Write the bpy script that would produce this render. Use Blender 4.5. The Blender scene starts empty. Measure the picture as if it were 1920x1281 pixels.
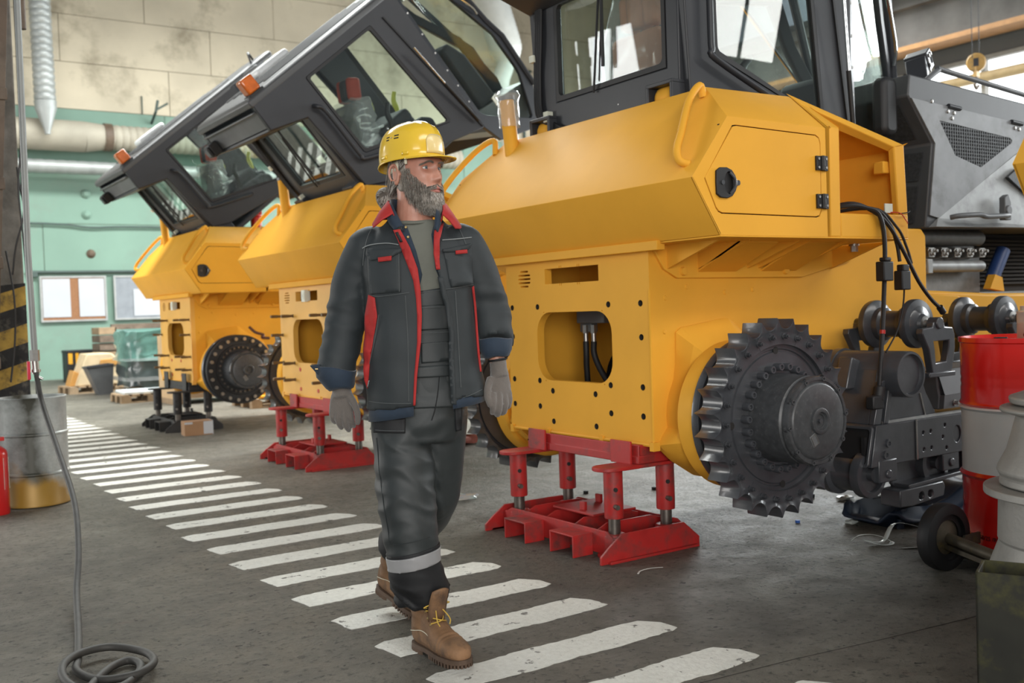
import bpy, bmesh, math, random
from mathutils import Vector, Matrix, noise as mnoise
from mathutils.geometry import delaunay_2d_cdt
from mathutils.bvhtree import BVHTree
R = math.radians
PI = math.pi
scene = bpy.context.scene
col = scene.collection
rnd = random.Random(7)

# ------------------------------------------------------------------ camera
YAW, PITCH, ROLL, CAMH = R(33.868), R(-1.805), R(-1.967), 1.19
_fw = Vector((math.sin(YAW), math.cos(YAW), 0)); _rt = Vector((math.cos(YAW), -math.sin(YAW), 0)); _up = Vector((0, 0, 1))
_f2 = _fw*math.cos(PITCH) + _up*math.sin(PITCH); _u2 = _up*math.cos(PITCH) - _fw*math.sin(PITCH)
_r3 = _rt*math.cos(ROLL) + _u2*math.sin(ROLL); _u3 = _u2*math.cos(ROLL) - _rt*math.sin(ROLL)
cam_data = bpy.data.cameras.new('camera')
cam = bpy.data.objects.new('camera', cam_data); col.objects.link(cam)
M3 = Matrix((_r3, _u3, -_f2)).transposed()
cam.matrix_world = Matrix.Translation((0, 0, CAMH)) @ M3.to_4x4()
cam_data.sensor_width = 36.0; cam_data.lens = 1902.2/1920*36
cam_data.clip_end = 200
cam_data.dof.use_dof = True; cam_data.dof.focus_distance = 3.75; cam_data.dof.aperture_fstop = 3.4
scene.camera = cam

# ------------------------------------------------------------------ light
scene.view_settings.view_transform = 'Standard'
scene.view_settings.look = 'None'
scene.view_settings.exposure = 0.0
scene.view_settings.gamma = 1.0
scene.view_settings.use_curve_mapping = False
world = bpy.data.worlds.new('sky'); scene.world = world; world.use_nodes = True
bg = world.node_tree.nodes['Background']
bg.inputs[0].default_value = (0.86, 0.95, 1.0, 1); bg.inputs[1].default_value = 0.30

def area(name, loc, target, sx, sy, power, color):
    d = bpy.data.lights.new(name, 'AREA'); d.shape = 'RECTANGLE'; d.size = sx; d.size_y = sy
    d.energy = power; d.color = color
    o = bpy.data.objects.new(name, d); col.objects.link(o)
    o.location = loc
    o.rotation_euler = (Vector(target) - Vector(loc)).to_track_quat('-Z', 'Y').to_euler()
    return o
# daylight through the long window band of the right-hand wall, added fill areas, and the panes mirrored in the cab glass
scene.cycles.transparent_max_bounces = 40
area('daylight_right_windows', (18.9, 9.0, 5.2), (4, 8, 0.6), 24, 3.2, 2700, (0.93, 0.98, 1.0))
for k in range(2):
    area('daylight_roof', (5.6+6*k, 14.5, 10.3), (5.0+6*k, 14.5, 0), 3.0, 15, 2500, (0.97, 1.0, 0.97)).data.spread = R(155)  # added overhead fill to brighten the far floor, no roof light behind it
area('daylight_front_clerestory', (6.0, -7.5, 9.6), (5.0, 5, 1.6), 16, 2.2, 820, (1.0, 0.97, 0.93))  # added high fill behind the camera, kept clear of the glass reflections
area('daylight_open_gate', (-5.0, -8.0, 2.6), (2.5, 5, 0.9), 6, 4.6, 1000, (1.0, 0.97, 0.93))  # added low fill for the plates and machine sides, no real gate
area('daylight_left_gate', (-6.5, 16.0, 2.4), (3, 12.5, 0.8), 8, 3.6, 800, (1.0, 0.98, 0.94))  # added low fill from the left to brighten the far rear plates
for x in (15.42, 16.50):
    area('daylight_front_pane', (x, -7.6, 7.0), (x, 0, 5.0), .96, 1.5, 60, (1.0, 0.98, 0.95))
for y in (21.75, 23.2):
    area('daylight_left_pane', (-11.5, y, 8.15), (0, y-3, 5), 1.20, 1.45, 60, (0.98, 0.99, 1.0))

# ------------------------------------------------------------------ helpers
def lin(h):
    h = h.lstrip('#'); o = []
    for i in (0, 2, 4):
        c = int(h[i:i+2], 16)/255
        o.append(c/12.92 if c <= 0.04045 else ((c+0.055)/1.055)**2.4)
    return tuple(o)

def nt(name):
    m = bpy.data.materials.new(name); m.use_nodes = True
    t = m.node_tree
    return m, t, t.nodes['Principled BSDF']

def texcoord(t, scale=(1, 1, 1), kind='Object'):
    tc = t.nodes.new('ShaderNodeTexCoord'); mp = t.nodes.new('ShaderNodeMapping')
    mp.inputs['Scale'].default_value = scale
    t.links.new(tc.outputs[kind], mp.inputs['Vector']); return mp.outputs['Vector']

def noise_node(t, vec, scale, detail=4, rough=.55):
    n = t.nodes.new('ShaderNodeTexNoise'); n.inputs['Scale'].default_value = scale
    n.inputs['Detail'].default_value = detail; n.inputs['Roughness'].default_value = rough
    t.links.new(vec, n.inputs['Vector']); return n.outputs['Fac']

def ramp(t, fac, stops):
    r = t.nodes.new('ShaderNodeValToRGB'); e = r.color_ramp.elements
    while len(e) < len(stops): e.new(0.5)
    for k, (p, c) in enumerate(stops):
        e[k].position = p; e[k].color = (*c, 1) if len(c) == 3 else c
    t.links.new(fac, r.inputs['Fac']); return r.outputs['Color']

def mixc(t, fac, a, b, mode='MIX'):
    m = t.nodes.new('ShaderNodeMix'); m.data_type = 'RGBA'; m.blend_type = mode
    for sock, v in ((m.inputs[0], fac), (m.inputs[6], a), (m.inputs[7], b)):
        if hasattr(v, 'is_linked') or hasattr(v, 'links'): t.links.new(v, sock)
        elif isinstance(v, (int, float)): sock.default_value = v
        else: sock.default_value = (*v, 1)
    return m.outputs[2]

def bump(t, p, height, strength, dist=0.01):
    b = t.nodes.new('ShaderNodeBump'); b.inputs['Strength'].default_value = strength; b.inputs['Distance'].default_value = dist
    t.links.new(height, b.inputs['Height']); t.links.new(b.outputs['Normal'], p.inputs['Normal'])

def mat(name, color, rough=.5, metal=0.0, var=.12, vscale=6, bmp=0, bscale=80, dirt=None, coat=0, spec=.5, sheen=0):
    """painted / plain surface with soft colour variation, optional dirt (colour, amount 0..1, scale)"""
    m, t, p = nt(name)
    c = lin(color) if isinstance(color, str) else color
    v = texcoord(t)
    n = noise_node(t, v, vscale, 5)
    lo = tuple(x*(1-var) for x in c); hi = tuple(min(1, x*(1+var)) for x in c)
    out = ramp(t, n, [(.3, lo), (.7, hi)])
    if dirt:
        dc, amt, ds = dirt
        dn = noise_node(t, v, ds, 8, .65)
        msk = ramp(t, dn, [(.62-.3*amt, (0, 0, 0)), (.80-.25*amt, (1, 1, 1))])
        out = mixc(t, msk, out, lin(dc) if isinstance(dc, str) else dc)
    t.links.new(out, p.inputs['Base Color'])
    p.inputs['Roughness'].default_value = rough; p.inputs['Metallic'].default_value = metal
    p.inputs['Specular IOR Level'].default_value = spec
    if coat: p.inputs['Coat Weight'].default_value = coat; p.inputs['Coat Roughness'].default_value = .12
    if sheen: p.inputs['Sheen Weight'].default_value = sheen
    if bmp:
        bn = noise_node(t, v, bscale, 6); bump(t, p, bn, bmp)
    return m

def glass(name, tint, refl=1.0, ior=1.5, rough=.02, haze=0.0):
    m, t, p = nt(name)
    t.nodes.remove(p)
    o = t.nodes['Material Output']
    tr = t.nodes.new('ShaderNodeBsdfTransparent'); tr.inputs[0].default_value = (*tint, 1)
    gl = t.nodes.new('ShaderNodeBsdfGlossy'); gl.inputs['Roughness'].default_value = rough
    gl.inputs[0].default_value = (refl, refl, refl, 1)
    lw = t.nodes.new('ShaderNodeLayerWeight'); lw.inputs[0].default_value = .5      # Schlick reflectance, the same from both faces of the pane
    pw = t.nodes.new('ShaderNodeMath'); pw.operation = 'POWER'; t.links.new(lw.outputs['Facing'], pw.inputs[0]); pw.inputs[1].default_value = 5
    f0 = ((ior-1)/(ior+1))**2
    fr = t.nodes.new('ShaderNodeMath'); fr.operation = 'MULTIPLY_ADD'; t.links.new(pw.outputs[0], fr.inputs[0]); fr.inputs[1].default_value = 1-f0; fr.inputs[2].default_value = f0
    mx = t.nodes.new('ShaderNodeMixShader')
    t.links.new(fr.outputs[0], mx.inputs[0])
    if haze:
        df = t.nodes.new('ShaderNodeBsdfDiffuse'); df.inputs[0].default_value = (.8, .82, .82, 1)
        m2 = t.nodes.new('ShaderNodeMixShader')
        m2.inputs[0].default_value = haze
        t.links.new(tr.outputs[0], m2.inputs[1]); t.links.new(df.outputs[0], m2.inputs[2]); src = m2.outputs[0]
    else: src = tr.outputs[0]
    t.links.new(src, mx.inputs[1]); t.links.new(gl.outputs[0], mx.inputs[2]); t.links.new(mx.outputs[0], o.inputs[0])
    return m

def pip(x, y, poly):
    c = False; n = len(poly); j = n-1
    for i in range(n):
        xi, yi = poly[i]; xj, yj = poly[j]
        if (yi > y) != (yj > y) and x < (xj-xi)*(y-yi)/(yj-yi)+xi: c = not c
        j = i
    return c

def circle(cx, cy, r, n=16, a0=0.0, ry=None):
    ry = r if ry is None else ry
    return [(cx+r*math.cos(a0+2*PI*k/n), cy+ry*math.sin(a0+2*PI*k/n)) for k in range(n)]

def rrect(x0, x1, y0, y1, r, n=5):
    o = []
    for cx, cy, a in ((x1-r, y1-r, 0), (x0+r, y1-r, 90), (x0+r, y0+r, 180), (x1-r, y0+r, 270)):
        for k in range(n+1):
            t = R(a+90*k/n); o.append((cx+r*math.cos(t), cy+r*math.sin(t)))
    return o

def catmull(pts, sub=6, closed=False):
    P = [Vector(p) for p in pts]; n = len(P); o = []
    rng = range(n if closed else n-1)
    for i in rng:
        p0 = P[(i-1) % n] if closed or i > 0 else P[0]*2-P[1]
        p1 = P[i]; p2 = P[(i+1) % n]
        p3 = P[(i+2) % n] if closed or i+2 < n else P[-1]*2-P[-2]
        for k in range(sub):
            t = k/sub
            o.append(0.5*((2*p1)+(p2-p0)*t+(2*p0-5*p1+4*p2-p3)*t*t+(3*p1-p0-3*p2+p3)*t**3))
    if not closed: o.append(P[-1])
    return o

# maps (a, b, c) of a flat outline (a, b) with depth c into space
YZ = lambda a, b, c: (c, a, b)      # outline in the y-z plane, depth along x
XZ = lambda a, b, c: (a, c, b)      # outline in the x-z plane, depth along y
XY = lambda a, b, c: (a, b, c)

class MB:
    """collects shapes and links them as one mesh object"""
    def __init__(s): s.v = []; s.f = []
    def add(s, v, f, M=None):
        o = len(s.v)
        s.v += [tuple(M @ Vector(p)) for p in v] if M else [tuple(p) for p in v]
        s.f += [tuple(i+o for i in q) for q in f]; return s
    def box(s, x0, x1, y0, y1, z0, z1, M=None):
        v = [(x0, y0, z0), (x1, y0, z0), (x1, y1, z0), (x0, y1, z0), (x0, y0, z1), (x1, y0, z1), (x1, y1, z1), (x0, y1, z1)]
        return s.add(v, [(0, 3, 2, 1), (4, 5, 6, 7), (0, 1, 5, 4), (1, 2, 6, 5), (2, 3, 7, 6), (3, 0, 4, 7)], M)
    def cyl(s, p0, p1, r0, r1=None, n=16, cap=True, a0=0.0):
        p0 = Vector(p0); p1 = Vector(p1); r1 = r0 if r1 is None else r1
        q = (p1-p0).to_track_quat('Z', 'Y'); e1 = q @ Vector((1, 0, 0)); e2 = q @ Vector((0, 1, 0))
        v = []
        for c, r in ((p0, r0), (p1, r1)):
            for k in range(n):
                a = a0+2*PI*k/n; v.append(c+e1*(r*math.cos(a))+e2*(r*math.sin(a)))
        f = [(k, (k+1) % n, n+(k+1) % n, n+k) for k in range(n)]
        if cap: f += [tuple(reversed(range(n))), tuple(range(n, 2*n))]
        return s.add(v, f)
    def lathe(s, prof, c=(0, 0, 0), axis=(0, 0, 1), n=32, a0=0.0):
        """profile [(radius, height)] spun about axis"""
        c = Vector(c); q = Vector(axis).to_track_quat('Z', 'Y'); e1 = q @ Vector((1, 0, 0)); e2 = q @ Vector((0, 1, 0)); e3 = q @ Vector((0, 0, 1))
        v = []
        for r, h in prof:
            for k in range(n):
                a = a0+2*PI*k/n; v.append(c+e3*h+(e1*math.cos(a)+e2*math.sin(a))*max(r, 1e-5))
        f = [(i*n+k, i*n+(k+1) % n, (i+1)*n+(k+1) % n, (i+1)*n+k) for i in range(len(prof)-1) for k in range(n)]
        if prof[0][0] > 1e-4 and False: pass
        return s.add(v, f)
    def tube(s, pts, r, n=8, closed=False, sub=0, cap=True):
        if sub: pts = catmull(pts, sub, closed)
        P = [Vector(p) for p in pts]; m = len(P); v = []; ref = None
        for i, p in enumerate(P):
            a = P[(i-1) % m] if closed or i else P[0]; b = P[(i+1) % m] if closed or i < m-1 else P[-1]
            d = (b-a).normalized()
            if ref is None:
                ref = d.orthogonal().normalized()
            ref = (ref-d*ref.dot(d)); ref = ref.normalized() if ref.length > 1e-6 else d.orthogonal().normalized()
            e2 = d.cross(ref)
            rr = r
            if isinstance(r, (list, tuple)):
                fq = i/max(1, m-1)*(len(r)-1); i0 = min(int(fq), len(r)-2); rr = r[i0]+(r[i0+1]-r[i0])*(fq-i0)
            for k in range(n):
                t = 2*PI*k/n; v.append(p+ref*(rr*math.cos(t))+e2*(rr*math.sin(t)))
        f = []
        for i in range(m if closed else m-1):
            j = (i+1) % m
            f += [(i*n+k, i*n+(k+1) % n, j*n+(k+1) % n, j*n+k) for k in range(n)]
        if not closed and cap: f += [tuple(reversed(range(n))), tuple(range((m-1)*n, m*n))]
        return s.add(v, f)
    def prism(s, poly, c0, c1, mp=XY, holes=(), M=None):
        """flat outline (with holes) between depths c0 and c1"""
        n = len(poly)
        if not holes:
            v = [mp(a, b, c0) for a, b in poly]+[mp(a, b, c1) for a, b in poly]
            f = [tuple(reversed(range(n))), tuple(range(n, 2*n))]+[(k, (k+1) % n, n+(k+1) % n, n+k) for k in range(n)]
            return s.add(v, f, M)
        loops = [list(poly)]+[list(h) for h in holes]
        pts = []; edges = []; rings = []
        for L in loops:
            o = len(pts); pts += L; ids = [o+k for k in range(len(L))]; rings.append(ids)
            edges += [(ids[k], ids[(k+1) % len(ids)]) for k in range(len(ids))]
        rv, re, rf, *_ = delaunay_2d_cdt([Vector(p) for p in pts], edges, [], 1, 1e-6)
        tri = []
        for q in rf:
            cx = sum(rv[i][0] for i in q)/len(q); cy = sum(rv[i][1] for i in q)/len(q)
            if pip(cx, cy, poly) and not any(pip(cx, cy, h) for h in holes): tri.append(tuple(q))
        N = len(rv)
        v = [mp(p[0], p[1], c0) for p in rv]+[mp(p[0], p[1], c1) for p in rv]
        f = [tuple(reversed(q)) for q in tri]+[tuple(i+N for i in q) for q in tri]
        s.add(v, f, M)
        for L in loops:
            k2 = len(L)
            s.add([mp(a, b, c0) for a, b in L]+[mp(a, b, c1) for a, b in L], [(k, (k+1) % k2, k2+(k+1) % k2, k2+k) for k in range(k2)], M)
        return s
    def loft(s, rings, cap=True, closed=True):
        n = len(rings[0]); v = [p for r in rings for p in r]
        f = []
        for i in range(len(rings)-1):
            f += [(i*n+k, i*n+(k+1) % n, (i+1)*n+(k+1) % n, (i+1)*n+k) for k in range(n if closed else n-1)]
        if cap: f += [tuple(reversed(range(n))), tuple(range((len(rings)-1)*n, len(rings)*n))]
        return s.add(v, f)
    def ball(s, c, r, n=12, m=8, sz=1.0):
        prof = [(r*math.sin(PI*k/m), -r*sz*math.cos(PI*k/m)) for k in range(m+1)]
        return s.lathe(prof, c, (0, 0, 1), n)
    def hexbolt(s, p, d, r, h, washer=True):
        p = Vector(p); d = Vector(d).normalized()
        if washer: s.cyl(p, p+d*h*.25, r*1.35, n=12)
        s.cyl(p+d*h*.2, p+d*h, r, n=6); return s
    def build(s, name, m, parent=None, bevel=0, smooth=True, ang=38, fix=True, segs=2):
        me = bpy.data.meshes.new(name); me.from_pydata(s.v, [], s.f)
        if fix:
            b = bmesh.new(); b.from_mesh(me); bmesh.ops.remove_doubles(b, verts=b.verts, dist=2e-5)
            bmesh.ops.recalc_face_normals(b, faces=b.faces); b.to_mesh(me); b.free()
        me.materials.append(m)
        if smooth:
            for p in me.polygons: p.use_smooth = True
            me.set_sharp_from_angle(angle=R(ang))
        o = bpy.data.objects.new(name, me); col.objects.link(o)
        if parent: o.parent = parent
        if bevel:
            md = o.modifiers.new('bevel', 'BEVEL'); md.width = bevel; md.segments = segs; md.limit_method = 'ANGLE'; md.angle_limit = R(35)
        return o

def thing(name, label, cat, loc=(0, 0, 0), rz=0, group=None):
    o = bpy.data.objects.new(name, None); col.objects.link(o); o.empty_display_size = .2
    o.location = loc; o.rotation_euler = (0, 0, rz); o['label'] = label; o['category'] = cat
    if group: o['group'] = group
    return o
def tag(o, label, cat, group=None, kind=None):
    o['label'] = label; o['category'] = cat
    if group: o['group'] = group
    if kind: o['kind'] = kind
    return o
def struct(o): o['kind'] = 'structure'; return o
def plabel(o, l): o['label'] = l; return o
def dup(o, parent=None):
    c = o.copy(); col.objects.link(c)
    if parent: c.parent = parent
    return c
def dup_tree(o, parent=None):
    c = dup(o, parent)
    for ch in list(o.children): dup_tree(ch, c)
    return c
def kids(parent, name, n, proto, place):
    """n copies of a part mesh: proto is the first, place(k) gives its matrix"""
    for k in range(n):
        o = proto if k == 0 else dup(proto, parent)
        o.matrix_local = place(k)

# ------------------------------------------------------------------ materials
YEL = mat('yellow paint', (0.79, 0.395, 0.044), .50, var=.05, vscale=2.5, spec=.09, bmp=.03, bscale=160)
YEL_LIT = mat('yellow paint dusty', (0.78, 0.42, 0.075), .48, var=.08, vscale=2, bmp=.03, bscale=160)  # paler copy of YEL: brighter light on the far plates put into colour
CAB = mat('charcoal cab paint', (0.030, 0.032, 0.037), .42, var=.10, vscale=4, spec=.4)
BLACK = mat('black rubber', (0.012, 0.012, 0.013), .55, var=.2)
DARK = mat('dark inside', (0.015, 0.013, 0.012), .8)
GUNM = mat('dark grey undercarriage paint', (0.050, 0.053, 0.060), .36, var=.2, vscale=9, coat=.35, bmp=.06, bscale=50)
HUBM = mat('grey speckled hub', (0.055, 0.058, 0.062), .38, var=.2, vscale=30, dirt=((.13, .13, .13), .10, 60))
STEEL = mat('bare steel', (0.42, 0.41, 0.39), .35, metal=.9, var=.15, vscale=20)
DSTEEL = mat('oily steel', (0.14, 0.125, 0.11), .38, metal=.7, var=.35, vscale=14)
CHROME = mat('chrome', (0.75, 0.75, 0.75), .12, metal=1, var=.03)
RED = mat('red paint', (0.52, 0.022, 0.018), .42, var=.15, vscale=5, bmp=.05, bscale=70, dirt=((.06, .03, .025), .30, 7))
RAW = mat('raw galvanised hood sheet', (0.34, 0.35, 0.35), .45, metal=.3, var=.15, vscale=5, dirt=((.22, .22, .22), .4, 6))
RAW_SHADED = mat('dull galvanised door sheet', (0.20, 0.205, 0.21), .48, metal=.25, var=.18, vscale=5, dirt=((.13, .13, .13), .4, 6))  # same sheet as RAW, darker: weaker reflection on this facet put into colour
MESH = None
AMBER = mat('amber lamp lens', (0.60, 0.13, 0.012), .15, var=.15, vscale=30, coat=.8)
PLASTIC = glass('clear plastic film', (.93, .94, .94), .9, 1.45, .10, .22)
GLASS = glass('cab glass', (.91, .95, .93), 1.0, 1.42, 0.0)
RUST = mat('rusty brown steel', (0.10, 0.068, 0.045), .6, var=.3, vscale=5, bmp=.2, bscale=30, dirt=((.16, .12, .085), .4, 3))
CREAM = mat('cream connector', (.70, .72, .62), .5)
BLUE = mat('blue paint', (.02, .05, .16), .4)
# ------------------------------------------------------------------ setting
def floor_mat():
    m, t, p = nt('worn concrete floor')
    v = texcoord(t)
    n1 = noise_node(t, v, .45, 7, .62); n2 = noise_node(t, v, 5, 8, .7); n3 = noise_node(t, v, 30, 7, .72)
    c = ramp(t, n1, [(.28, (.108, .098, .080)), (.48, (.185, .170, .138)), (.70, (.30, .276, .225))])
    c = mixc(t, ramp(t, n2, [(.38, (0, 0, 0)), (.72, (.65,)*3)]), c, (.095, .088, .075))
    c = mixc(t, ramp(t, n3, [(.54, (0, 0, 0)), (.62, (.8,)*3)]), c, (.040, .036, .030))
    n4 = noise_node(t, texcoord(t, (1, 1, 1)), 1.3, 5, .6)
    c = mixc(t, ramp(t, n4, [(.60, (0, 0, 0)), (.74, (.75,)*3)]), c, (.055, .050, .042))
    n5 = noise_node(t, texcoord(t, (1, 1.3, 1)), 2.6, 3)
    c = mixc(t, ramp(t, n5, [(.70, (0, 0, 0)), (.78, (.5,)*3)]), c, (.22, .085, .06))
    n6 = noise_node(t, v, 19, 3, .5); pit = ramp(t, n6, [(.685, (0, 0, 0)), (.705, (1, 1, 1))])
    c = mixc(t, pit, c, (.030, .027, .022))
    t.links.new(c, p.inputs['Base Color'])
    t.links.new(ramp(t, n2, [(.3, (.36,)*3), (.7, (.62,)*3)]), p.inputs['Roughness'])
    h = t.nodes.new('ShaderNodeMath'); h.operation = 'ADD'
    t.links.new(n2, h.inputs[0]); t.links.new(n3, h.inputs[1])
    p.inputs['Specular IOR Level'].default_value = .30
    pm = t.nodes.new('ShaderNodeMath'); pm.operation = 'MULTIPLY_ADD'; t.links.new(pit, pm.inputs[0]); pm.inputs[1].default_value = -.5; t.links.new(h.outputs[0], pm.inputs[2]); h = pm
    bump(t, p, h.outputs[0], 1.0, .032)
    return m
FLOOR = floor_mat()
fl = struct(MB().box(-14, 21, -10, 25, -.3, 0).build('floor', FLOOR, smooth=False))

def stripe_mat():
    m, t, p = nt('worn white floor paint')
    v = texcoord(t)
    n = noise_node(t, v, 13, 8, .68); n2 = noise_node(t, v, 42, 5, .6); n3 = noise_node(t, v, 1.2, 3)
    c = ramp(t, n3, [(.3, (.58, .575, .53)), (.7, (.76, .755, .70))])
    c = mixc(t, ramp(t, n2, [(.35, (0, 0, 0)), (.70, (.35,)*3)]), c, (.36, .35, .31))
    c = mixc(t, ramp(t, n, [(.60, (0, 0, 0)), (.635, (1, 1, 1))]), c, (.12, .112, .098))
    t.links.new(c, p.inputs['Base Color']); p.inputs['Roughness'].default_value = .6
    h = t.nodes.new('ShaderNodeMath'); h.operation = 'ADD'; t.links.new(n, h.inputs[0]); t.links.new(n2, h.inputs[1])
    bump(t, p, h.outputs[0], .7, .012)
    return m
STRIPE = stripe_mat()
def stripe(y0, k):
    w = .178+rnd.uniform(-.008, .008); x0 = 1.558+rnd.uniform(-.012, .012); x1 = 2.525+rnd.uniform(-.012, .012)
    near = k < 16
    st = .022 if near else .12; ja = .004
    P = []
    def edge(a, b):
        L = math.dist(a, b); n = max(1, int(L/st))
        for i in range(n):
            q = i/n; P.append((a[0]+(b[0]-a[0])*q+rnd.uniform(-ja, ja), a[1]+(b[1]-a[1])*q+rnd.uniform(-ja, ja)+.004*math.sin(i*.35+k)))
    r = .05
    edge((x0+.02, y0), (x1-.015, y0+.004)); edge((x1, y0+.02), (x1-.01, y0+w-r)); edge((x1-r*1.2, y0+w), (x0+.03, y0+w)); edge((x0, y0+w-.02), (x0+.012, y0+.03))
    MB().prism(P, 0, .0025).build('stripe', STRIPE, fl, smooth=False)
for k in range(-2, 51):
    stripe(2.728+.3919*k, k)

# cracks cut into the floor: thin dark recessed joint strips
CRACK = mat('floor joint', (.028, .026, .023), .9)
for pts in ([(1.9, 2.335), (2.57, 2.265), (3.0, 2.20), (3.42, 2.15), (5.0, 1.93)],):
    m = MB()
    for (a, b), (c2, d2) in zip(pts, pts[1:]):
        m.prism([(a, b), (a+.016, b-.004), (c2+.016, d2-.004), (c2, d2)], 0, .0012)
    m.build('floor_joint', CRACK, fl, smooth=False)

WALLB = mat('beige concrete panel', (.56, .495, .375), .85, var=.13, vscale=.7, bmp=.2, bscale=9, dirt=((.30, .26, .185), .36, .9))
WALLG = mat('mint green painted plaster', (.185, .295, .235), .75, var=.10, vscale=.6, bmp=.15, bscale=7, dirt=((.19, .27, .22), .30, 1.3))
JOINT = mat('sooty joint', (.19, .165, .12), .9)
wb = struct(MB().box(-14, 21, 24.04, 24.4, 0, 12).build('wall_back', JOINT, smooth=False))
def panels(rows, m, mx0=-3):
    for z0, z1, off, step in rows:
        x = mx0+off
        while x < 20.4:
            w = step*rnd.uniform(.85, 1.15)
            b = MB().box(x, min(x+w-.014, 20.5), 24.0+rnd.uniform(0, .02), 24.05, z0, z1-.014)
            b.build('panel', m, wb, smooth=False)
            x += w
panels([(5.95, 6.98, 0, 3.3), (6.98, 8.02, 1.1, 3.0), (8.02, 9.1, .3, 3.4), (9.1, 10.2, 1.4, 3.2), (10.2, 11.4, 0.2, 3.2)], WALLB)
panels([(0, 2.32, 0, 5.0), (2.32, 3.42, 1.3, 6.0), (3.42, 5.95, .6, 4.2)], WALLG)

WALLR = mat('grey concrete wall', (.135, .135, .135), .8, var=.15, vscale=.5)
wr = struct(MB().box(20.5, 20.9, -6, 24, 0, 2.4).box(20.5, 20.9, -6, 24, 6.2, 7.7).box(20.5, 20.9, -6, 24, 7.7, 12).build('wall_right', WALLR, smooth=False))
PANE = bpy.data.materials.new('daylit frosted pane'); PANE.use_nodes = True
_p = PANE.node_tree.nodes['Principled BSDF']; _p.inputs['Base Color'].default_value = (.6, .62, .62, 1)
_p.inputs['Emission Color'].default_value = (.94, .98, 1, 1); _p.inputs['Emission Strength'].default_value = 2.6
FRAME = mat('window frame', (.30, .29, .27), .6)
wi = 0
def window(y0, y1, z0, z1, nx, zs):
    global wi
    wi += 1
    b = MB(); t = .09
    b.box(20.45, 20.6, y0, y1, z0, z0+t).box(20.45, 20.6, y0, y1, z1-t, z1)
    for k in range(nx+1):
        yy = y0+(y1-y0)*k/nx; b.box(20.45, 20.6, max(y0, yy-t/2), min(y1, yy+t/2), z0, z1)
    for zz in zs: b.box(20.44, 20.6, y0, y1, zz-t/2, zz+t/2)
    f = struct(b.build('window_%d' % wi, FRAME, smooth=False))
    zz = [z0]+list(zs)+[z1]
    for k in range(nx):
        for a, c in zip(zz, zz[1:]):
            MB().box(20.62, 20.64, y0+(y1-y0)*k/nx, y0+(y1-y0)*(k+1)/nx, a, c).build('pane', PANE, f, smooth=False)
for k in range(6):
    window(-6+5*k+.15, -6+5*k+4.85, 2.4, 6.2, 3, [4.1, 5.82])
# crane runway beam along the right wall
BEAMC = mat('streaked concrete beam', (.135, .13, .125), .8, var=.3, vscale=1.2)
struct(MB().box(19.9, 20.44, -6, 23.9, 6.62, 7.62).box(19.7, 20.44, -6, 23.9, 7.45, 7.7).build('trim_1', BEAMC, smooth=False))
ORNG = mat('orange crane rail flange', (.42, .22, .09), .6)
struct(MB().box(19.6, 20.2, -6, 23.9, 6.50, 6.60).build('trim_2', ORNG, smooth=False))
struct(MB().cyl((20.3, -6, 5.72), (20.3, 23.9, 5.72), .11, n=12).build('trim_3', mat('ochre heating pipe', (.45, .33, .17), .6)))
CEIL = mat('blue grey roof underside', (.085, .10, .125), .8)
struct(MB().box(19.3, 19.88, -6, 23.9, 7.71, 9.2).build('trim_9', CEIL, smooth=False))
ce = struct(MB().box(-4, 20.9, 1, 24.4, 11.4, 11.7).build('ceiling', CEIL, smooth=False))
for k in range(5):
    struct(MB().box(-4, 20.4, 3+5*k, 3.35+5*k, 10.7, 11.39).build('trim_%d' % (4+k), CEIL, smooth=False))

# ------------------------------------------------------------------ left column, pipes, hose
CONC = mat('rough grey concrete', (.20, .19, .17), .9, var=.3, vscale=9, bmp=.6, bscale=25)
HAZY = mat('worn yellow hazard paint', (.45, .29, .06), .75, var=.25, vscale=12, dirt=((.06, .05, .04), .35, 14), bmp=.4, bscale=30)
HAZK = mat('worn black hazard paint', (.022, .022, .022), .75, var=.4, vscale=12, dirt=((.12, .11, .09), .25, 14), bmp=.4, bscale=30)
pc = thing('concrete_pillar', 'rough concrete pillar with worn yellow and black hazard bands at the left edge', 'pillar', (.93, 8.27, 0))
MB().box(-.25, .245, -.25, .25, 0, 9).build('shaft', CONC, pc, bevel=.015)
zz = -.2; kk = 0
while zz < 1.46:
    h = .135
    P = [(-.25, max(0, zz-.10)), (.25, max(0, min(1.5, zz+.06))), (.25, max(0, min(1.5, zz+.06+h))), (-.25, max(0, min(1.5, zz-.10+h)))]
    if P[2][1]-P[1][1] > .02 or P[3][1]-P[0][1] > .02:
        b = MB().prism([(a, z) for a, z in P], -.256, -.25, XZ)
        b.prism([(-.25, P[1][1]), (.25, P[1][1]+.14), (.25, P[2][1]+.14), (-.25, P[2][1])], .245, .252, lambda a, z, c: (c, a, min(z, 1.5)))
        b.build('hazard_band', HAZY if kk % 2 else HAZK, pc, smooth=False)
    zz += h; kk += 1

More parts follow.
